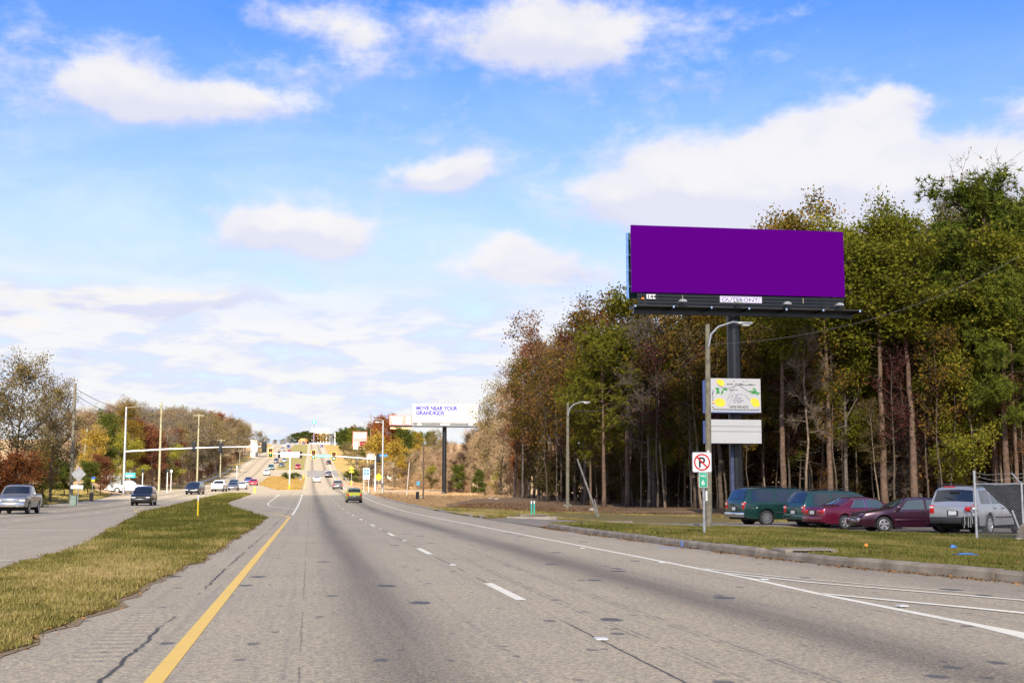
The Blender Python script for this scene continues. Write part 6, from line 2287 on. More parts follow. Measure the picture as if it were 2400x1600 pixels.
swag([(-w_ * .36 + w_ * .36 * u, h_ * (.86 - .15 * math.sin(math.pi * (u * .9 + .05)) * 1.0 - .02 * u)) for u in [i / 8 for i in range(9)]], .02, mat('grey_ink', (.22, .23, .26), .6))
swag([(0.0 + w_ * .27 * u, h_ * (.87 - .26 * u)) for u in [i / 4 for i in range(5)]], .02, MATS['grey_ink'])
swag([(0.0 + w_ * .40 * u, h_ * (.80 + .02 * u)) for u in [i / 4 for i in range(5)]], .012, INK)
swag([(-w_ * .02, h_ * .80), (-w_ * .17, h_ * .36)], .012, MATS['grey_ink'])
swag([(-w_ * .0, h_ * .80), (-w_ * .15, h_ * .16)], .010, MATS['grey_ink'])
swag([(w_ * .18, h_ * .52), (w_ * .28, h_ * .36)], .012, MATS['grey_ink'])
for (x, z, ww, hh) in ((-.14, .83, .42, .09), (.14, .84, .30, .09), (.36, .83, .36, .08), (-.05, .66, .55, .09), (.06, .53, .62, .055), (.0, .475, .5, .055), (.04, .415, .58, .055), (.07, .355, .72, .06), (.04, .30, .55, .055), (-.05, .92, .16, .045), (.2, .92, .12, .045), (.30, .92, .12, .045)):
    n = max(3, int(ww / .07))
    for k in range(n):
        if rl.random() < .85:
            MB().box((x * w_ * .8 - ww / 2 + ww * (k + .5) / n, yf - .002, z * h_ + rl.uniform(-.01, .01)), (ww / n * .72, .004, hh * rl.uniform(.5, 1))).build('printed_letter', INK if z > .6 else NAVYINK, root)
text_on(root, '(470) 502-6272', .20, -w_ * .12, yf - .003, h_ * .135, INK, True, width=1.22)
for k in range(26):
    MB().box((-w_ * .46 + w_ * .93 * (k + .5) / 26, yf - .003, h_ * .085 + rl.uniform(-.01, .01)), (w_ * .028, .006, .055)).build('printed_letter', INK, root)
MB().box((0, yf - .002, h_ * .035), (w_ * .97, .006, .035)).build('printed_line', mat('sky_blue_ink', (.15, .32, .60), .6), root)
MB().prism([(-w_ * .475, h_ * .50), (-w_ * .455, h_ * .50), (-w_ * .43, h_ * .67), (-w_ * .45, h_ * .64)], 'y', yf - .005, yf).build('feather_print', NAVYINK, root)
for z, m_ in ((.44, NAVYINK), (.36, NAVYINK), (.31, LEMON), (.265, REDINK), (.14, INK)):
    MB().box((-w_ * .455, yf - .003, h_ * z), (.09, .005, .07)).build('side_print', m_, root)

root2, w2, h2 = cabinet_sign(1665, 1785, 982.5, 1039, 'blank_sign', 'blank white three strip sign below the lemon sign on the black column')
for z in (.50, .715):
    MB().box((0, -.043, h2 * z), (w2 * .985, .012, .03)).build('strip_joint', mat('joint_grey', (.15, .15, .14), .7), root2)


def white_billboard():
    Y = 267.0
    tl, bl = at(966, 946, Y), at(966, 990, Y)
    br = at(1120, 990, Y)
    cx = XY(1041, Y + 1)
    zb = zg(cx, Y) - .1
    root = thing('billboard', 'white billboard with blue lettering on a black column at the cleared lot', 'billboard', (cx, Y + 1, zb))
    x0, x1 = bl.x - cx, br.x - cx
    zt, zbm = tl.z - zb, bl.z - zb
    yf_ = -1.1
    MB().box(((x0 + x1) / 2, yf_, (zt + zbm) / 2), (x1 - x0, .2, zt - zbm), .02).build('face', mat('soft_white_vinyl', (.44, .44, .43), .6, var=.03, scale=.5), root)
    W_ = x1 - x0
    text_on(root, 'MOVE NEAR YOUR', 1.15, x0 + W_ * .055, yf_ - .14, zt - (zt - zbm) * .32, BLUEINK, .05, width=W_ * .63)
    text_on(root, 'GRANDKIDS', 1.15, x0 + W_ * .055, yf_ - .14, zt - (zt - zbm) * .58, BLUEINK, .05, width=W_ * .43)
    MB().box(((x0 + x1) / 2, .6, (zt + zbm) / 2 - .15), (W_ - .3, 1.6, zt - zbm - .4)).build('back_frame', BLACKSTEEL, root)
    for k in range(3):
        MB().box(((x0 + x1) / 2, yf_ + .02, zbm - .14 - .24 * k), (W_ - .5, .12, .20)).build('apron_board', mat('grey_apron', (.10, .10, .095), .6), root)
    for k in range(14):
        u = (k + .5) / 14
        if k in (1, 6, 7, 12):
            MB().box((x0 + W_ * u, yf_ - .05, zbm - .32), (W_ / 15, .03, .30)).build('apron_plate', WHITESIGN, root)
    MB().box(((x0 + x1) / 2, yf_ - .4, zbm - .86), (W_ - .4, 1.0, .14)).build('catwalk', BLACKSTEEL, root)
    MB().tube([(0, 0, -.3), (0, 0, zbm - .4)], .46, 20).build('column', BLACKSTEEL, root, 50)
    MB().tube([(0, 0, -.3), (0, 0, .5)], [.85, .5], 12).build('column_foot', BLACKSTEEL, root, 50)
    for k in range(9):
        MB().tube([(x0 + W_ * (.3 + .05 * k), 0, zt - .1), (x0 + W_ * (.3 + .05 * k), 0, zt + .5 + .25 * (k % 3))], .03, 4).build('bird_spike', GALVD, root)


white_billboard()


def pink_billboard():
    Y = 395.0
    tl, br = at(912, 973, Y), at(967, 996, Y)
    cx = XY(950, Y)
    zb = zg(cx, Y) - .2
    root = thing('billboard', 'faded pink billboard on a brown post half hidden behind the white billboard', 'billboard', (cx, Y, zb))
    x0, x1, zt, zm = tl.x - cx, br.x - cx, tl.z - zb, br.z - zb
    MB().box(((x0 + x1) / 2, -.8, (zt + zm) / 2), (x1 - x0, .2, zt - zm)).build('face', PINK, root)
    for k in range(3):
        MB().box((x0 + (x1 - x0) * .33, -.91, zt - .7 - k * .85), ((x1 - x0) * (.5 - .06 * k), .02, .45)).build('printed_band', WHITESIGN, root)
    MB().box((x0 + (x1 - x0) * .80, -.915, (zt + zm) / 2), ((x1 - x0) * .16, .02, (zt - zm) * .8)).build('printed_panel', WHITESIGN, root)
    MB().box(((x0 + x1) / 2, -.7, zm - .35), (x1 - x0, .3, .55)).build('apron', BLACKSTEEL, root)
    MB().box(((x0 + x1) / 2, -.7, zm - 1.0), (x1 - x0 - .6, .8, .6)).build('catwalk', mat('tan_boards', (.50, .34, .18), .8), root)
    MB().tube([(0, 0, -.3), (0, 0, zm)], .55, 14).build('post', BROWNPOLE, root, 50)


pink_billboard()


def pylon_red():
    Y = 430.0
    a, b = at(827, 1011, Y), at(860, 1046, Y)
    cx = XY(838, Y)
    zb = zg(cx, Y)
    root = thing('pylon_sign', 'red pylon sign with white lettering panel and black price box beside the far road', 'sign', (cx, Y, zb))
    x0, x1, zt, zm = a.x - cx, b.x - cx, a.z - zb, b.z - zb
    MB().box(((x0 + x1) / 2, 0, (zt + zm) / 2), (x1 - x0, .6, zt - zm), .05).build('panel', PINK, root)
    for k in range(2):
        MB().box(((x0 + x1) / 2, -.32, zt - 1.0 - k * .9), ((x1 - x0) * .84, .03, .65)).build('printed_band', WHITESIGN, root)
    MB().box((x0 + (x1 - x0) * .74, -.33, zm + .9), ((x1 - x0) * .46, .08, 1.5)).build('price_box', BLACKSTEEL, root)
    MB().box((x0 + (x1 - x0) * .74, -.38, zm + .9), ((x1 - x0) * .38, .03, .5)).build('price_display', REDINK, root)
    MB().box((x0 + (x1 - x0) * .2, -.33, zm + .3), ((x1 - x0) * .28, .08, 2.4)).build('side_panel', WHITESIGN, root)
    for x in (x0 + (x1 - x0) * .36,):
        MB().tube([(x, 0, -.3), (x, 0, zm)], .2, 8).build('post', GALV, root, 50)


pylon_red()


def pylon_teal():
    Y = 880.0
    c = at(736, 989, Y)
    zb = zg(c.x, Y)
    root = thing('pylon_sign', 'teal rounded pylon sign on a tall post above the crest trees', 'sign', (c.x, Y, zb))
    z = c.z - zb
    pts = [(1.6 * math.cos(a), z + 1.5 * math.sin(a)) for a in [math.pi * (i / 12 * 1.5 - .25) for i in range(13)]]
    MB().prism(pts, 'y', -.3, .3).build('sign_head', TEALSIGN, root)
    pts = [(.6 * math.cos(a), z + .1 + .6 * math.sin(a)) for a in [2 * math.pi * i / 12 for i in range(12)]]
    MB().prism(pts, 'y', -.36, -.3).build('sign_emblem', WHITESIGN, root)
    MB().tube([(0, 0, -.3), (0, 0, z - 1)], .28, 8).build('post', mat('violet_grey_post', (.22, .2, .3), .5), root)


pylon_teal()


def building(name, label, px0, px1, ptop, pbot, Y, wall, roofm, nwin, gable=False, depth=12):
    a, b = at(px0, ptop, Y), at(px1, pbot, Y)
    cx = (a.x + b.x) / 2
    zb = zg(cx, Y)
    w_, h_ = b.x - a.x, max(3.0, a.z - zb)
    root = thing(name, label, 'building', (cx, Y, zb - .3))
    MB().box((0, depth / 2, h_ / 2), (w_, depth, h_)).build('wall', wall, root)
    if gable:
        MB().prism([(-w_ / 2 - .4, h_ - .05), (w_ / 2 + .4, h_ - .05), (w_ / 2 - 1.5, h_ + 1.6), (-w_ / 2 + 1.5, h_ + 1.6)], 'y', -.4, depth + .4).build('roof', roofm, root)
    else:
        MB().box((0, depth / 2, h_ + .15), (w_ + .4, depth + .4, .3)).build('roof', roofm, root)
    for k in range(nwin):
        x = -w_ / 2 + w_ * (k + .5) / nwin
        wn = MB().box((x, -.03, h_ * .45), (w_ / nwin * .55, .08, h_ * .35)).build('window', GLASS, root)
        MB().box((x, -.05, h_ * .45 - h_ * .19), (w_ / nwin * .62, .16, .12)).build('sill', WHITESTEEL, wn)
    MB().box((w_ * .38, -.03, 1.3), (1.1, .08, 2.4)).build('door', TRIM, root)


CREAM = mat('cream_wall', (.66, .62, .54), .8, var=.08, scale=.3)
building('store_building', 'long white store building behind the crest trees', 731, 772, 1003, 1040, 960, CREAM, WHITE, 6, depth=30)
building('restaurant_building', 'low building with an orange roof on the crest beside the road', 700, 724, 1037, 1045, 905, mat('orange_brick', (.50, .22, .10), .8), mat('orange_roof', (.62, .25, .10), .7), 4, True)
building('house', 'white walled house with pale roof behind the bare bushes', 908, 950, 1092, 1130, 355, CREAM, mat('pale_roof', (.55, .50, .46), .8), 4, True)
building('shop_building', 'small white shop between the yellow tree and the red pylon sign', 862, 882, 1056, 1075, 420, CREAM, WHITESTEEL, 3)
building('gas_station_building', 'white flat building at the left of the far road below the crest', 588, 603, 1031, 1060, 560, CREAM, WHITE, 3, depth=8)


# ---- poles
def wood_pole(px, Y, ytop, name, label, material=WOODPOLE, r=.14, lean=(0, 0), arms=0, cat='pole', ins=True, zoff=0.0):
    X = XY(px, Y)
    zb = zg(X, Y) + zoff
    H = HZ(ytop, Y) - zb
    root = thing(name, label, cat, (X, Y, zb))
    pts = [(lean[0] * H * u, lean[1] * H * u, H * u - (.3 if u == 0 else 0)) for u in (0, .25, .5, .75, 1)]
    MB().tube(pts, [r * 1.15, r * 1.05, r, r * .9, r * .78], 10).build('shaft', material, root, 50)
    for k in range(arms):
        z = H - .35 - k * .8
        MB().box((lean[0] * H, lean[1] * H - r * .8, z), (2.2, .1, .12), .01).build('crossarm', material, root)
        for x in (-.95, -.35, .35, .95):
            MB().tube([(lean[0] * H + x, -r * .8, z + .06), (lean[0] * H + x, -r * .8, z + .22)], [.035, .05], 6).build('insulator', mat('insulator_grey', (.4, .38, .36), .3), root)
    return root, Vector((X + lean[0] * H, Y + lean[1] * H, zb + H)), H


def cobra(root, H, lean, reach, rise=.45):
    """curved arm with a cobra-head lamp, reaching to the right"""
    x0, y0 = lean[0] * H, lean[1] * H
    pts = [(x0, y0 - .10, H - 1.0), (x0 + .12, y0 - .12, H - .45), (x0 + .45, y0 - .14, H - .12), (x0 + 1.1, y0 - .16, H + .10), (x0 + reach, y0 - .18, H + .08)]
    a = MB().tube(pts, .045, 7).build('lamp_arm', GALV, root, 50)
    MB().box((x0 + reach + .30, y0 - .18, H + .05), (.68, .26, .13), .05).build('lamp_head', GALVD, root, 40)
    MB().box((x0 + reach + .34, y0 - .18, H - .03), (.34, .20, .06), .02).build('lamp_lens', WHITELAMP, root, 40)


near_pole, tip1, H1 = wood_pole(1660, 54, 740, 'street_light', 'tall wooden street light pole on the verge beside the lemon sign', r=.135, lean=(.012, 0), cat='street light', zoff=.28)
cobra(near_pole, H1, (.012, 0), 1.35)
MB().box((-.02, -.15, 3.0), (.10, .04, .55), .01).build('pole_tag', WHITESIGN, near_pole)
far_pole, tip2, H2 = wood_pole(1330, 98, 937, 'street_light', 'wooden street light pole in front of the woods beyond the driveway', r=.13, lean=(.008, 0), cat='street light')
cobra(far_pole, H2, (.008, 0), 1.1)
wood_pole(166, 128, 905, 'utility_pole', 'thick wooden utility pole on the bank left of the diamond sign', r=.17, arms=0)
u1 = Vector((XY(170, 128), 128, HZ(905, 128)))
wood_pole(372, 205, 945, 'utility_pole', 'tall pale timber utility pole at the side street', r=.17, arms=0, material=mat('pale_pole_wood', (.33, .31, .19), .85, col2=(.22, .2, .12), scale=3))
wood_pole(461, 262, 972, 'utility_pole', 'timber utility pole with crossarm in front of the long tree row', r=.17, arms=1, material=MATS['pale_pole_wood'])
wood_pole(515, 345, 1030, 'utility_pole', 'smaller timber utility pole with crossarm further along the tree row', r=.17, arms=1, material=MATS['pale_pole_wood'])
wood_pole(560, 400, 1055, 'utility_pole', 'dark utility pole with crossarm near the end of the tree row', r=.16, arms=1)
wood_pole(192, 175, 1006, 'utility_pole', 'pale leaning pole stub among the trees behind the diamond sign', r=.16, material=MATS['pale_pole_wood'], lean=(.04, 0))
wood_pole(867, 470, 970, 'utility_pole', 'slim pole rising beside the orange tree on the right hill', r=.2, arms=1)
wood_pole(774, 860, 1012, 'utility_pole', 'pale pole at the crest right of the white building', r=.3, material=WHITESTEEL)
wood_pole(783, 830, 1012, 'utility_pole', 'second pale pole at the crest right of the white building', r=.3, material=WHITESTEEL)
wood_pole(992, 150, 1035, 'utility_pole', 'thin brown pole at the road edge in front of the cleared lot', r=.09, material=BROWNPOLE)
wood_pole(953, 172, 1082, 'leaning_post', 'pale leaning post at the road edge in front of the cleared lot', r=.075, lean=(.075, 0), material=mat('bleached_post', (.55, .50, .42), .8, var=.1))
dead, tip3, H3 = wood_pole(1404, 76, 1072, 'dead_pole', 'grey pole stub leaning over the verge before the woods', r=.062, lean=(-.36, 0), material=mat('grey_dead_wood', (.24, .22, .19), .85, var=.2, scale=4))
MB().tube([(0.05, 0, -.1), (-.30, 0, 1.3)], .045, 6).build('stay_strut', MATS['grey_dead_wood'], dead)


def sag(name, label, a, b, drop, r=.018, material=None, n=12):
    pts = []
    for i in range(n + 1):
        u = i / n
        p = a.lerp(b, u)
        p.z -= drop * 4 * u * (1 - u)
        pts.append(p - a)
    o = MB().tube(pts, r, 4).build(name, material or mat('cable', (.05, .05, .05), .6, var=0), None)
    o.location = a
    tag(o, label, 'cable')


sag('overhead_cable', 'cable sagging between the two street lights along the verge', tip2 + Vector((.2, 0, -.5)), tip1 + Vector((0, 0, -1.0)), 1.1, .012, mat('grey_cable', (.12, .12, .12), .6, var=0))
sag('overhead_cable', 'cable climbing from the near street light towards the right of the billboard', tip1 + Vector((0, 0, -.9)), at(2390, 600, 60), 1.0, .009, mat('thin_cable', (.10, .10, .10), .6, var=0))
e1 = at(372, 955, 205)
sag('overhead_cable', 'upper cable from the thick utility pole to the tall timber pole', at(170, 906, 128), at(373, 960, 205), 1.2, .03)
sag('overhead_cable', 'lower cable from the thick utility pole to the tall timber pole', at(170, 920, 128), at(373, 972, 205), 1.4, .025)
sag('overhead_cable', 'cable from the tall timber pole along the tree row', at(373, 950, 205), at(461, 978, 262), 1.2, .035)
sag('overhead_cable', 'cable from the crossarm pole along the tree row', at(461, 978, 262), at(515, 1034, 345), 1.5, .04)


# ---- traffic signals
def signal_head(parent, x, y, z, facing, lit=None, yellowplate=True, s=1.0):
    """three lamp signal; facing -1 towards the camera, +1 away"""
    hd = MB().box((x, y, z), (.36 * s, .22, 1.10 * s), .03).build('signal_housing', BLACKSTEEL, parent)
    if yellowplate and facing < 0:
        MB().box((x, y + .13, z), (.70 * s, .02, 1.45 * s), .008).build('backplate_edge', YELLOWSIGN, hd)
        MB().box((x, y + .115, z), (.60 * s, .02, 1.34 * s), .005).build('backplate', BLACKSTEEL, hd)
    else:
        MB().box((x, y + .115, z), (.62 * s, .02, 1.38 * s), .008).build('backplate', BLACKSTEEL, hd)
    for k, (nm, c) in enumerate((('red', (.25, .01, .01)), ('amber', (.30, .13, .01)), ('green', (.02, .22, .14)))):
        if facing > 0:
            break
        on = lit == nm
        mm = mat('signal_' + nm + ('_lit' if on else ''), c if not on else {'red': (.9, .1, .05), 'amber': (.9, .5, .05), 'green': (.3, .95, .8)}[nm], .3, var=0, emit=({'red': (1, .08, .03), 'amber': (1, .5, .05), 'green': (.25, 1, .8)}[nm] + (2.5,)) if on else None)
        zc = z + (.35 - .35 * k) * s
        MB().disc((x, zc), .135 * s, 'y', y - .13, y - .11, 14).build('signal_lens', mm, hd)
        MB().tube([(x - .13 * s, y - .12, zc + .08 * s), (x, y - .26, zc + .17 * s), (x + .13 * s, y - .12, zc + .08 * s)], .03, 4).build('visor', BLACKSTEEL, hd)
    return hd


def mast(px, Y, pybase_arm, pxend, pyend, ptop, name, label):
    X = XY(px, Y)
    zb = zg(X, Y)
    a = at(px, pybase_arm, Y)
    e = at(pxend, pyend, Y)
    ztop_ = at(px, ptop, Y).z - zb
    root = thing(name, label, 'traffic light', (X, Y, zb))
    MB().tube([(0, 0, -.2), (0, 0, .3), (0, 0, ztop_)], [.24, .19, .12], 14).build('mast_pole', GALV, root, 50)
    MB().tube([(0, 0, -.1), (0, 0, .22)], .34, 10).build('base_flange', CONC_LIGHT, root)
    za, ze = a.z - zb, e.z - zb
    L = e.x - X
    MB().tube([(0, -.1, za), (L * .3, -.1, za + (ze - za) * .45), (L * .65, -.1, za + (ze - za) * .8), (L, -.1, ze)], [.15, .13, .10, .07], 10).build('mast_arm', GALV, root, 50)
    return root, X, zb, za, ze, L


Y1 = 176.0
root, X, zb, za, ze, L = mast(289, Y1, 1058, 612, 1046, 953, 'signal_mast', 'long signal mast arm reaching over the oncoming lanes from the side street corner')
MB().tube([(0, -.05, at(289, 953, Y1).z - zb - .1), (2.6, -.05, at(289, 953, Y1).z - zb + .15), (3.4, -.05, at(289, 953, Y1).z - zb + .12)], .022, 6).build('lamp_arm', GALV, root)
MB().box((3.7, -.05, at(289, 953, Y1).z - zb + .1), (.5, .2, .10), .03).build('lamp_head', GALVD, root)
for px_ in (451, 514):
    signal_head(root, XY(px_, Y1) - X, -.25, at(px_, 1046 if px_ < 480 else 1049, Y1).z - zb, 1)
signal_head(root, XY(617, Y1) - X, -.25, at(617, 1047, Y1).z - zb, 1, s=1.05)
MB().box((XY(594, Y1) - X, -.22, at(594, 1049, Y1).z - zb), (.75, .04, 1.1), .02).build('turn_sign_back', WHITESIGN, root)

Y2 = 206.0
root, X, zb, za, ze, L = mast(879, Y2, 1076, 628, 1062, 1068, 'signal_mast', 'signal mast arm with green lights reaching over the right lanes at the junction')
for px_, py_, li in ((632, 1061, 'amber'), (733, 1065, 'green'), (781, 1069, 'green')):
    signal_head(root, XY(px_, Y2) - X, -.28, at(px_, py_, Y2).z - zb, -1, li)
sg = MB().box((XY(757, Y2) - X, -.30, at(757, 1068, Y2).z - zb), (2.2, .05, .42), .02).build('street_name_board', TEALSIGN, root)
for k in range(7):
    MB().box((XY(757, Y2) - X - .85 + .28 * k, -.332, at(757, 1068, Y2).z - zb), (.16 if k != 3 else .05, .01, .16)).build('street_name_letter', WHITESIGN, sg)
signal_head(root, .45, -.1, at(885, 1072, Y2).z - zb, 1)
MB().box((1.2, -.05, at(900, 1067, Y2).z - zb), (1.35, .04, .36), .01).build('side_street_name_board', BLUESIGN, root)
tall = thing('lamp_mast', 'tall steel lamp pole with a short arm beside the junction signal mast', 'street light', (XY(896, 190), 190, zg(XY(896, 190), 190)))
Ht = HZ(983, 190) - zg(XY(896, 190), 190)
MB().tube([(0, 0, -.2), (0, 0, Ht)], [.16, .10], 12).build('shaft', GALV, tall, 50)
MB().tube([(0, 0, Ht - .5), (-.3, 0, Ht - .25), (-.8, 0, Ht - .25)], .05, 6).build('lamp_arm', GALV, tall)
MB().box((-.9, 0, Ht - .28), (.5, .24, .16), .04).build('lamp_head', WHITESTEEL, tall)
MB().tube([(0, 0, Ht - .02), (-.5, 0, Ht + .12), (-3.0, 0, Ht + .18)], .03, 5).build('antenna_arm', GALV, tall)

# median signal post with a wide sign seen from behind
Y3 = 238.0
mX = XY(678, Y3)
mp = thing('median_sign_post', 'silver post with yellow foot and wide white sign back on the golden median', 'sign', (mX, Y3, zr(Y3) + .05))
Hm = HZ(1066, Y3) - zr(Y3)
MB().tube([(0, 0, .9), (0, 0, Hm)], .11, 10).build('post', WHITESTEEL, mp, 50)
MB().tube([(0, 0, -.1), (0, 0, .95)], .13, 10).build('yellow_sleeve', YELLOWSIGN, mp, 50)
MB().box((0, -.14, HZ(1066, Y3) - zr(Y3)), (3.4, .06, 1.0), .02).build('sign_panel', WHITESTEEL, mp)
for sx in (-1, 1):
    signal_head(mp, sx * 1.9, -.1, HZ(1066, Y3) - zr(Y3), 1, s=.9)


# ---- small signs and markers
def post_sign(name, label, px, Y, build, H, postmat=GALV, r=.035, twin=0, cat='sign', zoff=0.0):
    X = XY(px, Y)
    root = thing(name, label, cat, (X, Y, zg(X, Y) + zoff))
    for x in ((-twin, twin) if twin else (0,)):
        MB().tube([(x, 0, -.15), (x, 0, H)], r, 6).build('post', postmat, root)
    build(root, H)
    return root


def rounded(cx, cz, w_, h_, rad, n=5):
    pts = []
    for (sx, sz, a0) in ((1, 1, 0), (-1, 1, 90), (-1, -1, 180), (1, -1, 270)):
        for k in range(n + 1):
            a = R(a0 + 90 * k / n)
            pts.append((cx + sx * (w_ / 2 - rad) + rad * math.cos(a), cz + sz * (h_ / 2 - rad) + rad * math.sin(a)))
    return pts


def no_parking():
    Y = 37.6
    X = XY(1650, Y)
    zb = zr(Y) + verge_z(X, Y)
    root = thing('no_parking_sign', 'white no parking sign with red ring above a green mile marker on the verge', 'sign', (X, Y, zb))
    zc = HZ(1079, Y) - zb
    MB().box((0, .03, zc / 2 - .1), (.075, .035, zc + .25), .008).build('post', GALVD, root)
    f = MB().prism(rounded(-.05, zc, .61, .61, .05), 'y', -.012, 0).build('sign_plate', GALV, root)
    MB().prism(rounded(-.05, zc, .565, .565, .04), 'y', -.016, -.0125).build('sign_face', WHITESIGN, root)
    # ring
    n = 40
    vs, fs = [], []
    for k in range(n):
        a = 2 * math.pi * k / n
        for rr_ in (.21, .255):
            for y in (-.0235, -.0165):
                vs.append((-.05 + rr_ * math.cos(a), y, zc + rr_ * math.sin(a)))
    for k in range(n):
        b, c = k * 4, ((k + 1) % n) * 4
        fs += [(b, b + 2, c + 2, c), (b + 1, c + 1, c + 3, b + 3), (b, c, c + 1, b + 1), (b + 2, b + 3, c + 3, c + 2)]
    MB().add(vs, fs).build('red_ring', REDINK, root)
    o = text_on(root, 'P', .44, -.05 - .125, -.0185, zc - .155, INK, True, 'letter_p')
    M_ = Matrix.Translation((-.05, -.026, zc)) @ Matrix.Rotation(R(45), 4, 'Y')
    MB().box((0, 0, 0), (.44, .006, .046), 0, M_).build('red_slash', REDINK, root)
    zc2 = HZ(1122.5, Y) - zb
    MB().prism(rounded(-.02, zc2, .262, .457, .03), 'y', -.012, 0).build('mile_plate', WHITESIGN, root)
    MB().prism(rounded(-.02, zc2, .24, .435, .025), 'y', -.016, -.0125).build('mile_face', mat('mile_green', (.03, .36, .20), .45, var=.05), root)
    text_on(root, 'MILE', .09, -.11, -.0185, zc2 + .09, WHITESIGN, True, width=.17)
    text_on(root, '6', .21, -.08, -.0185, zc2 - .15, WHITESIGN, True)
    MB().box((.075, .0, zc2 - .48), (.055, .02, .30)).build('white_tag', WHITESIGN, root)


no_parking()


def diamond(root, H, s, m_, y0=0.0, back=False):
    pts = [(0, H - 2 * s * .0 + s), (s, H), (0, H - s), (-s, H)]
    MB().prism(pts, 'y', y0 - .02, y0).build('diamond_plate', m_, root)
    if not back:
        pts = [(0, H + s * .93), (s * .93, H), (0, H - s * .93), (-s * .93, H)]
        k = MB()
        MB().prism([(x * .62, H + (z - H) * .62) for x, z in pts], 'y', y0 - .026, y0 - .0205).build('diamond_inner', mat('amber_sheeting', (.80, .48, .01), .45, var=.05), root)


post_sign('diamond_sign', 'grey back of a diamond warning sign with a small white panel on the bank', 183, 112, lambda r_, H: (diamond(r_, H - .65, .60, PLYBACK, -.06, True), MB().box((-.1, -.08, H - 1.72), (1.0, .02, .30)).build('panel', WHITESIGN, r_)), HZ(1094, 112) - zg(XY(183, 112), 112), GALVD, .04)
post_sign('diamond_sign', 'yellow diamond warning sign between the signal mast and the tall lamp pole', 887, 188, lambda r_, H: diamond(r_, H - .55, .56, YELLOWSIGN, -.06), HZ(1108, 188) - zg(XY(887, 188), 188), GALVD, .04)
post_sign('logo_sign', 'blue and white information sign on two posts right of the far lanes', 858, 208, lambda r_, H: (MB().box((0, -.06, H - .85), (1.05, .03, 1.75), .02).build('panel', WHITESIGN, r_),
          [MB().box((sx * .25, -.085, H - z), (.42, .02, .42)).build('blue_square', BLUESIGN, r_) for sx in (-1, 1) for z in (.28, .80)], MB().box((0, -.085, H - 1.18), (.35, .02, .25)).build('blue_square', BLUESIGN, r_)), HZ(1097, 208) - zg(XY(858, 208), 208), WHITESTEEL, .04, .38)
post_sign('warning_sign', 'small yellow sign above a yellow plate by the right guardrail', 823, 300, lambda r_, H: (diamond(r_, H - .5, .5, YELLOWSIGN, -.06), MB().box((0, -.06, H - 1.25), (1.1, .03, .35)).build('plate', YELLOWSIGN, r_), MB().box((0, -.05, .55), (.22, .06, 1.1)).build('marker', YELLOWSIGN, r_)), HZ(1092, 300) - zg(XY(823, 300), 300), GALV, .05)
post_sign('small_sign', 'small blue sign over a black bin on a post before the cleared lot', 981, 140, lambda r_, H: (MB().box((-.06, -.05, H - .22), (.34, .03, .44), .01).build('blue_panel', mat('pale_blue_sheeting', (.10, .42, .62), .45), r_), MB().box((-.12, .05, .62), (.34, .3, .80), .03).build('black_bin', BLACKSTEEL, r_)), HZ(1127, 140) - zg(XY(981, 140), 140), GALVD, .03)
post_sign('bus_stop_sign', 'small blue and yellow stop sign over a black bin on the bank', 216, 128, lambda r_, H: (MB().box((.05, -.06, H - .12), (.34, .03, .24)).build('blue_panel', BLUESIGN, r_), MB().box((.05, -.06, H - .35), (.34, .03, .22)).build('yellow_panel', YELLOWSIGN, r_), MB().box((-.05, -.05, .65), (.36, .3, .85), .03).build('black_bin', BLACKSTEEL, r_)), HZ(1118, 128) - zg(XY(216, 128), 128), GALVD, .035)
post_sign('street_sign', 'green lettered sign board behind the signal mast pole', 302, 198, lambda r_, H: (MB().box((.1, -.06, H - .4), (1.5, .03, .75), .02).build('green_panel', TEALSIGN, r_), [MB().box((-.4 + .2 * k, -.08, H - .45), (.12, .012, .2)).build('letter', WHITESIGN, r_) for k in range(5)]), HZ(1108, 198) - zg(XY(302, 198), 198), GALV, .05)
for px_, Yp, yt, nm, lb, m_ in ((333, 195, 1105, 'pedestrian_post', 'white post with a dark cap at the side street corner', WHITESTEEL), (391, 200, 1104, 'pedestrian_post', 'pedestrian signal post with black head at the junction corner', WHITESTEEL), (400, 215, 1106, 'lane_sign', 'small white sign on a post behind the pedestrian signal', WHITESTEEL), (554, 330, 1095, 'marker_post', 'thin white post beside the dark end of the tree row', WHITESTEEL)):
    r_ = post_sign(nm, lb, px_, Yp, lambda q, H: None, HZ(yt, Yp) - zg(XY(px_, Yp), Yp), m_, .06, cat='post')
    Hq = HZ(yt, Yp) - zg(XY(px_, Yp), Yp)
    MB().box((0, -.08, Hq + .1), (.34, .25, .45), .03).build('head', BLACKSTEEL if 'pedestrian' in nm else WHITESIGN, r_)
for i, (px_, nm) in enumerate(((1245.5, 'a'), (1252, 'b'))):
    Yp = 72.5
    X = XY(px_, Yp)
    r_ = thing('marker_post', ['green and white marker post standing left over the storm drain', 'green and white marker post standing right over the storm drain'][i], 'post', (X, Yp, zr(Yp) + .05))
    MB().box((0, 0, .42), (.085, .02, .86), .006).build('blade', mat('marker_green', (.03, .42, .30), .5, var=.05), r_)
    MB().box((0, -.012, .76), (.075, .008, .16)).build('reflective_band', WHITESIGN, r_)
dr = thing('storm_drain', 'dark storm drain inlet in the kerb under the green marker posts', 'drain', (XY(1249, 70), 70, zr(70)))
MB().box((0, .4, .10), (1.5, 1.3, .12), .02).build('slab', CONCRETE, dr)
MB().box((0, -.26, .05), (1.25, .06, .09)).build('opening', DARKINT, dr)
X, Y = P(1885, 1297, .1)
dr = thing('storm_drain', 'old concrete drain lid sunk in the verge grass', 'drain', (X, Y, zr(Y) + verge_z(X, Y)))
MB().box((0, 0, .03), (1.1, .8, .10), .02).build('slab', CONCRETE, dr)
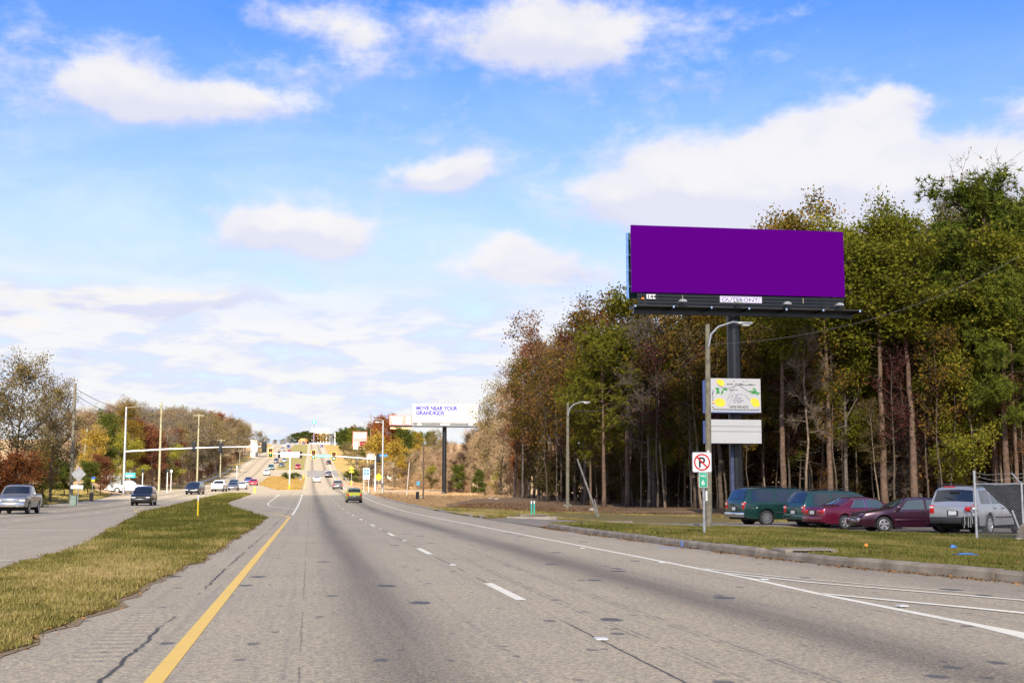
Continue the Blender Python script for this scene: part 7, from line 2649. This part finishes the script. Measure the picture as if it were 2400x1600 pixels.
MB().box((0, -.405, .03), (.8, .02, .05)).build('slot', DARKINT, dr)
# yellow delineator in the median
X, Y = P(465, 1211)
X, Y = XY(465, 72), 72
dl = thing('delineator_post', 'yellow delineator post with white top in the near median', 'post', (X, Y, zr(Y) + .04))
Hd = HZ(1160, Y) - zr(Y)
MB().tube([(0, 0, -.1), (0, 0, Hd * .72)], .045, 10).build('yellow_sleeve', YELLOWSIGN, dl, 50)
MB().tube([(0, 0, Hd * .72), (0, 0, Hd)], .038, 10).build('white_top', WHITESIGN, dl, 50)
# delineators at noses
for px_, Yp, lb in ((597, 196, 'short yellow marker at the tip of the near median'), (711, 360, 'yellow marker on the curved guardrail nose')):
    X = XY(px_, Yp)
    m_ = thing('marker_post', lb, 'post', (X, Yp, zr(Yp)))
    MB().box((0, 0, .45), (.25, .04, .9)).build('blade', YELLOWSIGN, m_)
    MB().box((0, -.024, .6), (.2, .006, .3)).build('reflective_band', mat('amber_reflector', (.8, .4, .02), .4, var=0), m_)
# utility box, trailer, barrier
X = XY(173, 116)
bx_ = thing('utility_box', 'small green utility box at the foot of the wooden pole', 'box', (X, 116, zg(X, 116)))
MB().box((0, 0, .42), (.5, .45, .85), .03).build('cabinet', mat('pale_green_steel', (.22, .30, .24), .6), bx_)
MB().box((0, 0, .88), (.56, .5, .06), .02).build('lid', mat('pale_green_lid', (.28, .36, .30), .6), bx_)
X = XY(240, 196)
br_ = thing('barrier_arm', 'red and white striped barrier arm in front of the bushes', 'barrier', (X, 196, zg(X, 196)))
for k in range(6):
    MB().box((-2.2 + .85 * k, 0, 1.15), (.85, .08, .22)).build('stripe', WHITESIGN if k % 2 else REDINK, br_)
for sx in (-1, 1):
    MB().box((sx * 2.4, 0, .55), (.12, .12, 1.3)).build('leg', WHITESTEEL, br_)
X = XY(268, 194)
tr = thing('equipment_trailer', 'grey equipment trailer behind the white work truck', 'trailer', (X, 194, zg(X, 194)))
MB().box((0, 0, 1.25), (2.0, 1.6, 1.9), .06).build('box_body', mat('trailer_grey', (.20, .20, .19), .7), tr)
MB().box((0, 0, .28), (2.6, 1.7, .12)).build('deck', WHITESTEEL, tr)
for sx in (-.5, .5):
    o = link('wheel', wheel_mesh(.31, .23, 'five')[0], tr)
    o.location = (sx, -.85, .31)
    o.rotation_euler = (0, 0, math.pi / 2)


# ---- guardrails
def guardrail(name, label, pts):
    x0, y0 = pts[0]
    zb = zr(y0)
    root = thing(name, label, 'guardrail', (x0, y0, zb))
    P3 = [Vector((x - x0, y - y0, zr(y) - zb + .62)) for x, y in pts]
    vs, fs = [], []
    for i, p in enumerate(P3):
        d = (P3[min(i + 1, len(P3) - 1)] - P3[max(0, i - 1)]).normalized()
        nrm = Vector((d.y, -d.x, 0)).normalized()
        for (dz_, dn) in ((-.16, 0), (-.10, .07), (-.03, .0), (.03, .0), (.10, .07), (.16, 0)):
            vs.append(p + Vector((0, 0, dz_)) + nrm * dn)
    for i in range(len(P3) - 1):
        for j in range(5):
            fs.append((i * 6 + j, i * 6 + j + 1, (i + 1) * 6 + j + 1, (i + 1) * 6 + j))
    MB().add(vs, fs).build('rail', GALV, root)
    for p in P3[::2]:
        MB().box((p.x, p.y + .08, p.z - .25), (.12, .14, .85)).build('post', GALVD, root)


guardrail('guardrail', 'curved steel guardrail around the nose of the far median', [(-2.2 - 3.6 * math.sin(a) ** 2 * (1 if a > 1.2 else .3), 335 + 34 * u) for u, a in [(i / 10, i / 10 * 1.57) for i in range(11)]][::-1])
guardrail('guardrail', 'steel guardrail on the right side approaching the bridge', [(9.2 + .9 * max(0, (345 - y) / 45) ** 2, y) for y in range(305, 425, 8)])
guardrail('guardrail', 'steel guardrail on the left side of the oncoming lanes by the dark trees', [(-24.6, y) for y in range(290, 430, 8)])

# ---- fence at the right
fx0, fx1 = XY(2285, 42), XY(2395, 41)
fz = -.28
fe = thing('chain_link_fence', 'chain link fence with dark screen cloth and barbed wire beside the damaged silver vehicle', 'fence', (fx0, 42, fz))
FW = fx1 - fx0
FH = 1.92


def fp(u, z):
    return Vector((FW * u, -1.0 * u, z))


HT = HZ(1098, 42) - fz
MB().tube([(0, 0, -.2), (0, 0, HT)], .045, 8).build('post', GALV, fe, 50)
MB().tube([fp(1, -.2), fp(1, FH + .05)], .04, 8).build('post', GALV, fe, 50)
MB().tube([fp(2.2, -.2), fp(2.2, FH + .05)], .04, 8).build('post', GALV, fe, 50)
MB().tube([fp(1, FH), fp(.80, FH + .38)], .022, 6).build('barb_arm', GALV, fe, 50)
MB().tube([fp(0, FH), fp(2.2, FH)], .022, 6).build('top_rail', GALV, fe, 50)
for k in range(3):
    pts = [fp(u, FH + .12 + .13 * k + .02 * math.sin(u * 9 + k) - (.05 * (3 - k) * abs(math.sin(u * 2.8)))) for u in [i / 20 * 2.2 for i in range(21)]]
    w_o = MB().tube(pts, .007, 3)
    for i in range(0, 20):
        p = pts[i]
        w_o.tube([p + Vector((-.02, 0, -.03)), p + Vector((.02, 0, .03))], .005, 3)
    w_o.build('barbed_wire', GALV, fe)
MB().tube([fp(.78, 1.02), fp(1.02, -.12)], .035, 7).build('leaning_pipe', GALV, fe, 50)
# mesh
wm = MB()
n = 46
for k in range(-24, int(FW * 2.2 / .085) + 2):
    for sgn in (1, -1):
        a0, b0 = k * .085, k * .085 + sgn * FH
        za, zb_ = 0.0, FH
        xa, xb = a0, b0
        lo, hi = 0.0, FW * 2.2
        if xa == xb:
            continue
        def clip(x_):
            return (x_ - xa) / (xb - xa)
        t0, t1 = sorted((clip(lo), clip(hi)))
        t0, t1 = max(0, t0), min(1, t1)
        if t1 <= t0:
            continue
        p0, p1 = xa + (xb - xa) * t0, xa + (xb - xa) * t1
        wm.tube([fp(p0 / FW, FH * t0) + Vector((0, -.02, 0)), fp(p1 / FW, FH * t1) + Vector((0, -.02, 0))], .0035, 3, cap=False)
stuff(wm.build('wire_mesh', GALV, fe))
cl = MB()
CP = [(.20, FH - .06), (.60, FH - .03), (1.0, FH - .03), (1.0, .10), (.86, .35), (.80, .85), (.66, 1.15), (.52, 1.30), (.38, 1.55), (.27, 1.72)]
vs = [fp(u, z) + Vector((0, .05 + .03 * math.sin(z * 7 + u * 9), 0)) for u, z in CP]
vs2 = [v + Vector((0, .012, 0)) for v in vs]
nn = len(vs)
cl.add(vs + vs2, [tuple(range(nn)), tuple(range(2 * nn - 1, nn - 1, -1))] + [(i, (i + 1) % nn, (i + 1) % nn + nn, i + nn) for i in range(nn)])
cloth = mat('dark_screen_cloth', (.018, .02, .022), .85, var=.25, scale=3)
cl.build('screen_cloth', cloth, fe)
cl2 = MB()
cl2.add([fp(1.03, FH - .03) + Vector((0, .05, 0)), fp(2.2, FH - .03) + Vector((0, .05, 0)), fp(2.2, .1) + Vector((0, .05, 0)), fp(1.03, .1) + Vector((0, .05, 0))], [(0, 1, 2, 3)])
cl2.build('screen_cloth', cloth, fe)
X = XY(2400, 40.5)
cb_ = thing('concrete_block', 'rough concrete block at the foot of the screened fence', 'block', (X, 40.4, fz))
rr = random.Random(8)
pts = [(-.25, 0), (.5, 0), (.52, .4), (.35, .62), (.15, .66), (-.05, .5), (-.18, .28)]
MB().prism(pts, 'y', -.3, .35).build('block', CONCRETE, cb_)
MB().box((-.33, .05, .05), (.18, .2, .12), .03).build('rubble', CONCRETE, cb_)

# ---- litter and small things on the verge
def verge_item(px, py, name, label, cat, builder):
    X, Y = P(px, py, .05)
    root = thing(name, label, cat, (X, Y, zr(Y) + verge_z(X, Y)))
    builder(root)


BLUEPL = mat('blue_plastic', (.03, .17, .55), .4, var=.1, scale=8)
verge_item(2262, 1305, 'blue_debris', 'flat blue plastic strip lying on the verge grass', 'litter', lambda r_: (MB().box((0, 0, .035), (.50, .16, .05), .015).build('strip', mat('dull_blue_plastic', (.04, .10, .22), .5), r_), MB().box((.05, .06, .06), (.3, .05, .03), .01).build('fold', BLUEPL, r_)))
verge_item(2234, 1264, 'blue_cap', 'small bright blue plastic scrap behind the damaged silver vehicle', 'litter', lambda r_: (MB().tube([(-.09, 0, .05), (0, 0, .07), (.1, .02, .05)], [.05, .06, .03], 8).build('scrap', BLUEPL, r_),))
verge_item(2030, 1283, 'orange_tag', 'small orange scrap in the verge grass', 'litter', lambda r_: (MB().box((0, 0, .05), (.09, .05, .08), .02).build('scrap', mat('orange_scrap', (.7, .25, .03), .6), r_),))
X, Y = 9.0, 34.0
for (px_, py_, w_, lb) in ((1599, 1277, .05, 'blue survey paint mark down the kerb face'),):
    X, Y = P(px_, 1283)
    o = thing('paint_mark', lb, 'paint', (X, Y, 0))
    MB().box((-.012, 0, .09), (.012, w_ * 1.3, .15)).build('mark', mat('blue_spray', (.06, .25, .75), .7), o)
    MB().box((-.35, .02, .006), (.5, .05, .006)).build('mark', MATS['blue_spray'], o)
for k, (px_, py_) in enumerate(((1390, 1172), (1330, 1178), (1150, 1166), (990, 1176), (1165, 1163))):
    X, Y = P(px_, py_)
    X, Y = XY(px_, [92, 108, 150, 158, 146][k]), [92, 108, 150, 158, 146][k]
    bm = bmesh.new()
    bmesh.ops.create_icosphere(bm, subdivisions=2, radius=.35)
    for v in bm.verts:
        v.co *= 1 + .35 * mnoise.noise(v.co * 3 + Vector((k, 0, 0)))
        v.co.z *= .6
    me = bpy.data.meshes.new('rock')
    bm.to_mesh(me)
    bm.free()
    me.materials.append(CONC_LIGHT)
    o = link('rock', me)
    o.location = (X, Y, zg(X, Y) + .08)
    tag(o, ['pale rock on the leaf litter below the dead pole', 'pale rock at the foot of the woods', 'pale rock at the back of the cleared lot', 'pale rock by the leaning post', 'pale rock near the corner of the woods'][k], 'rock')
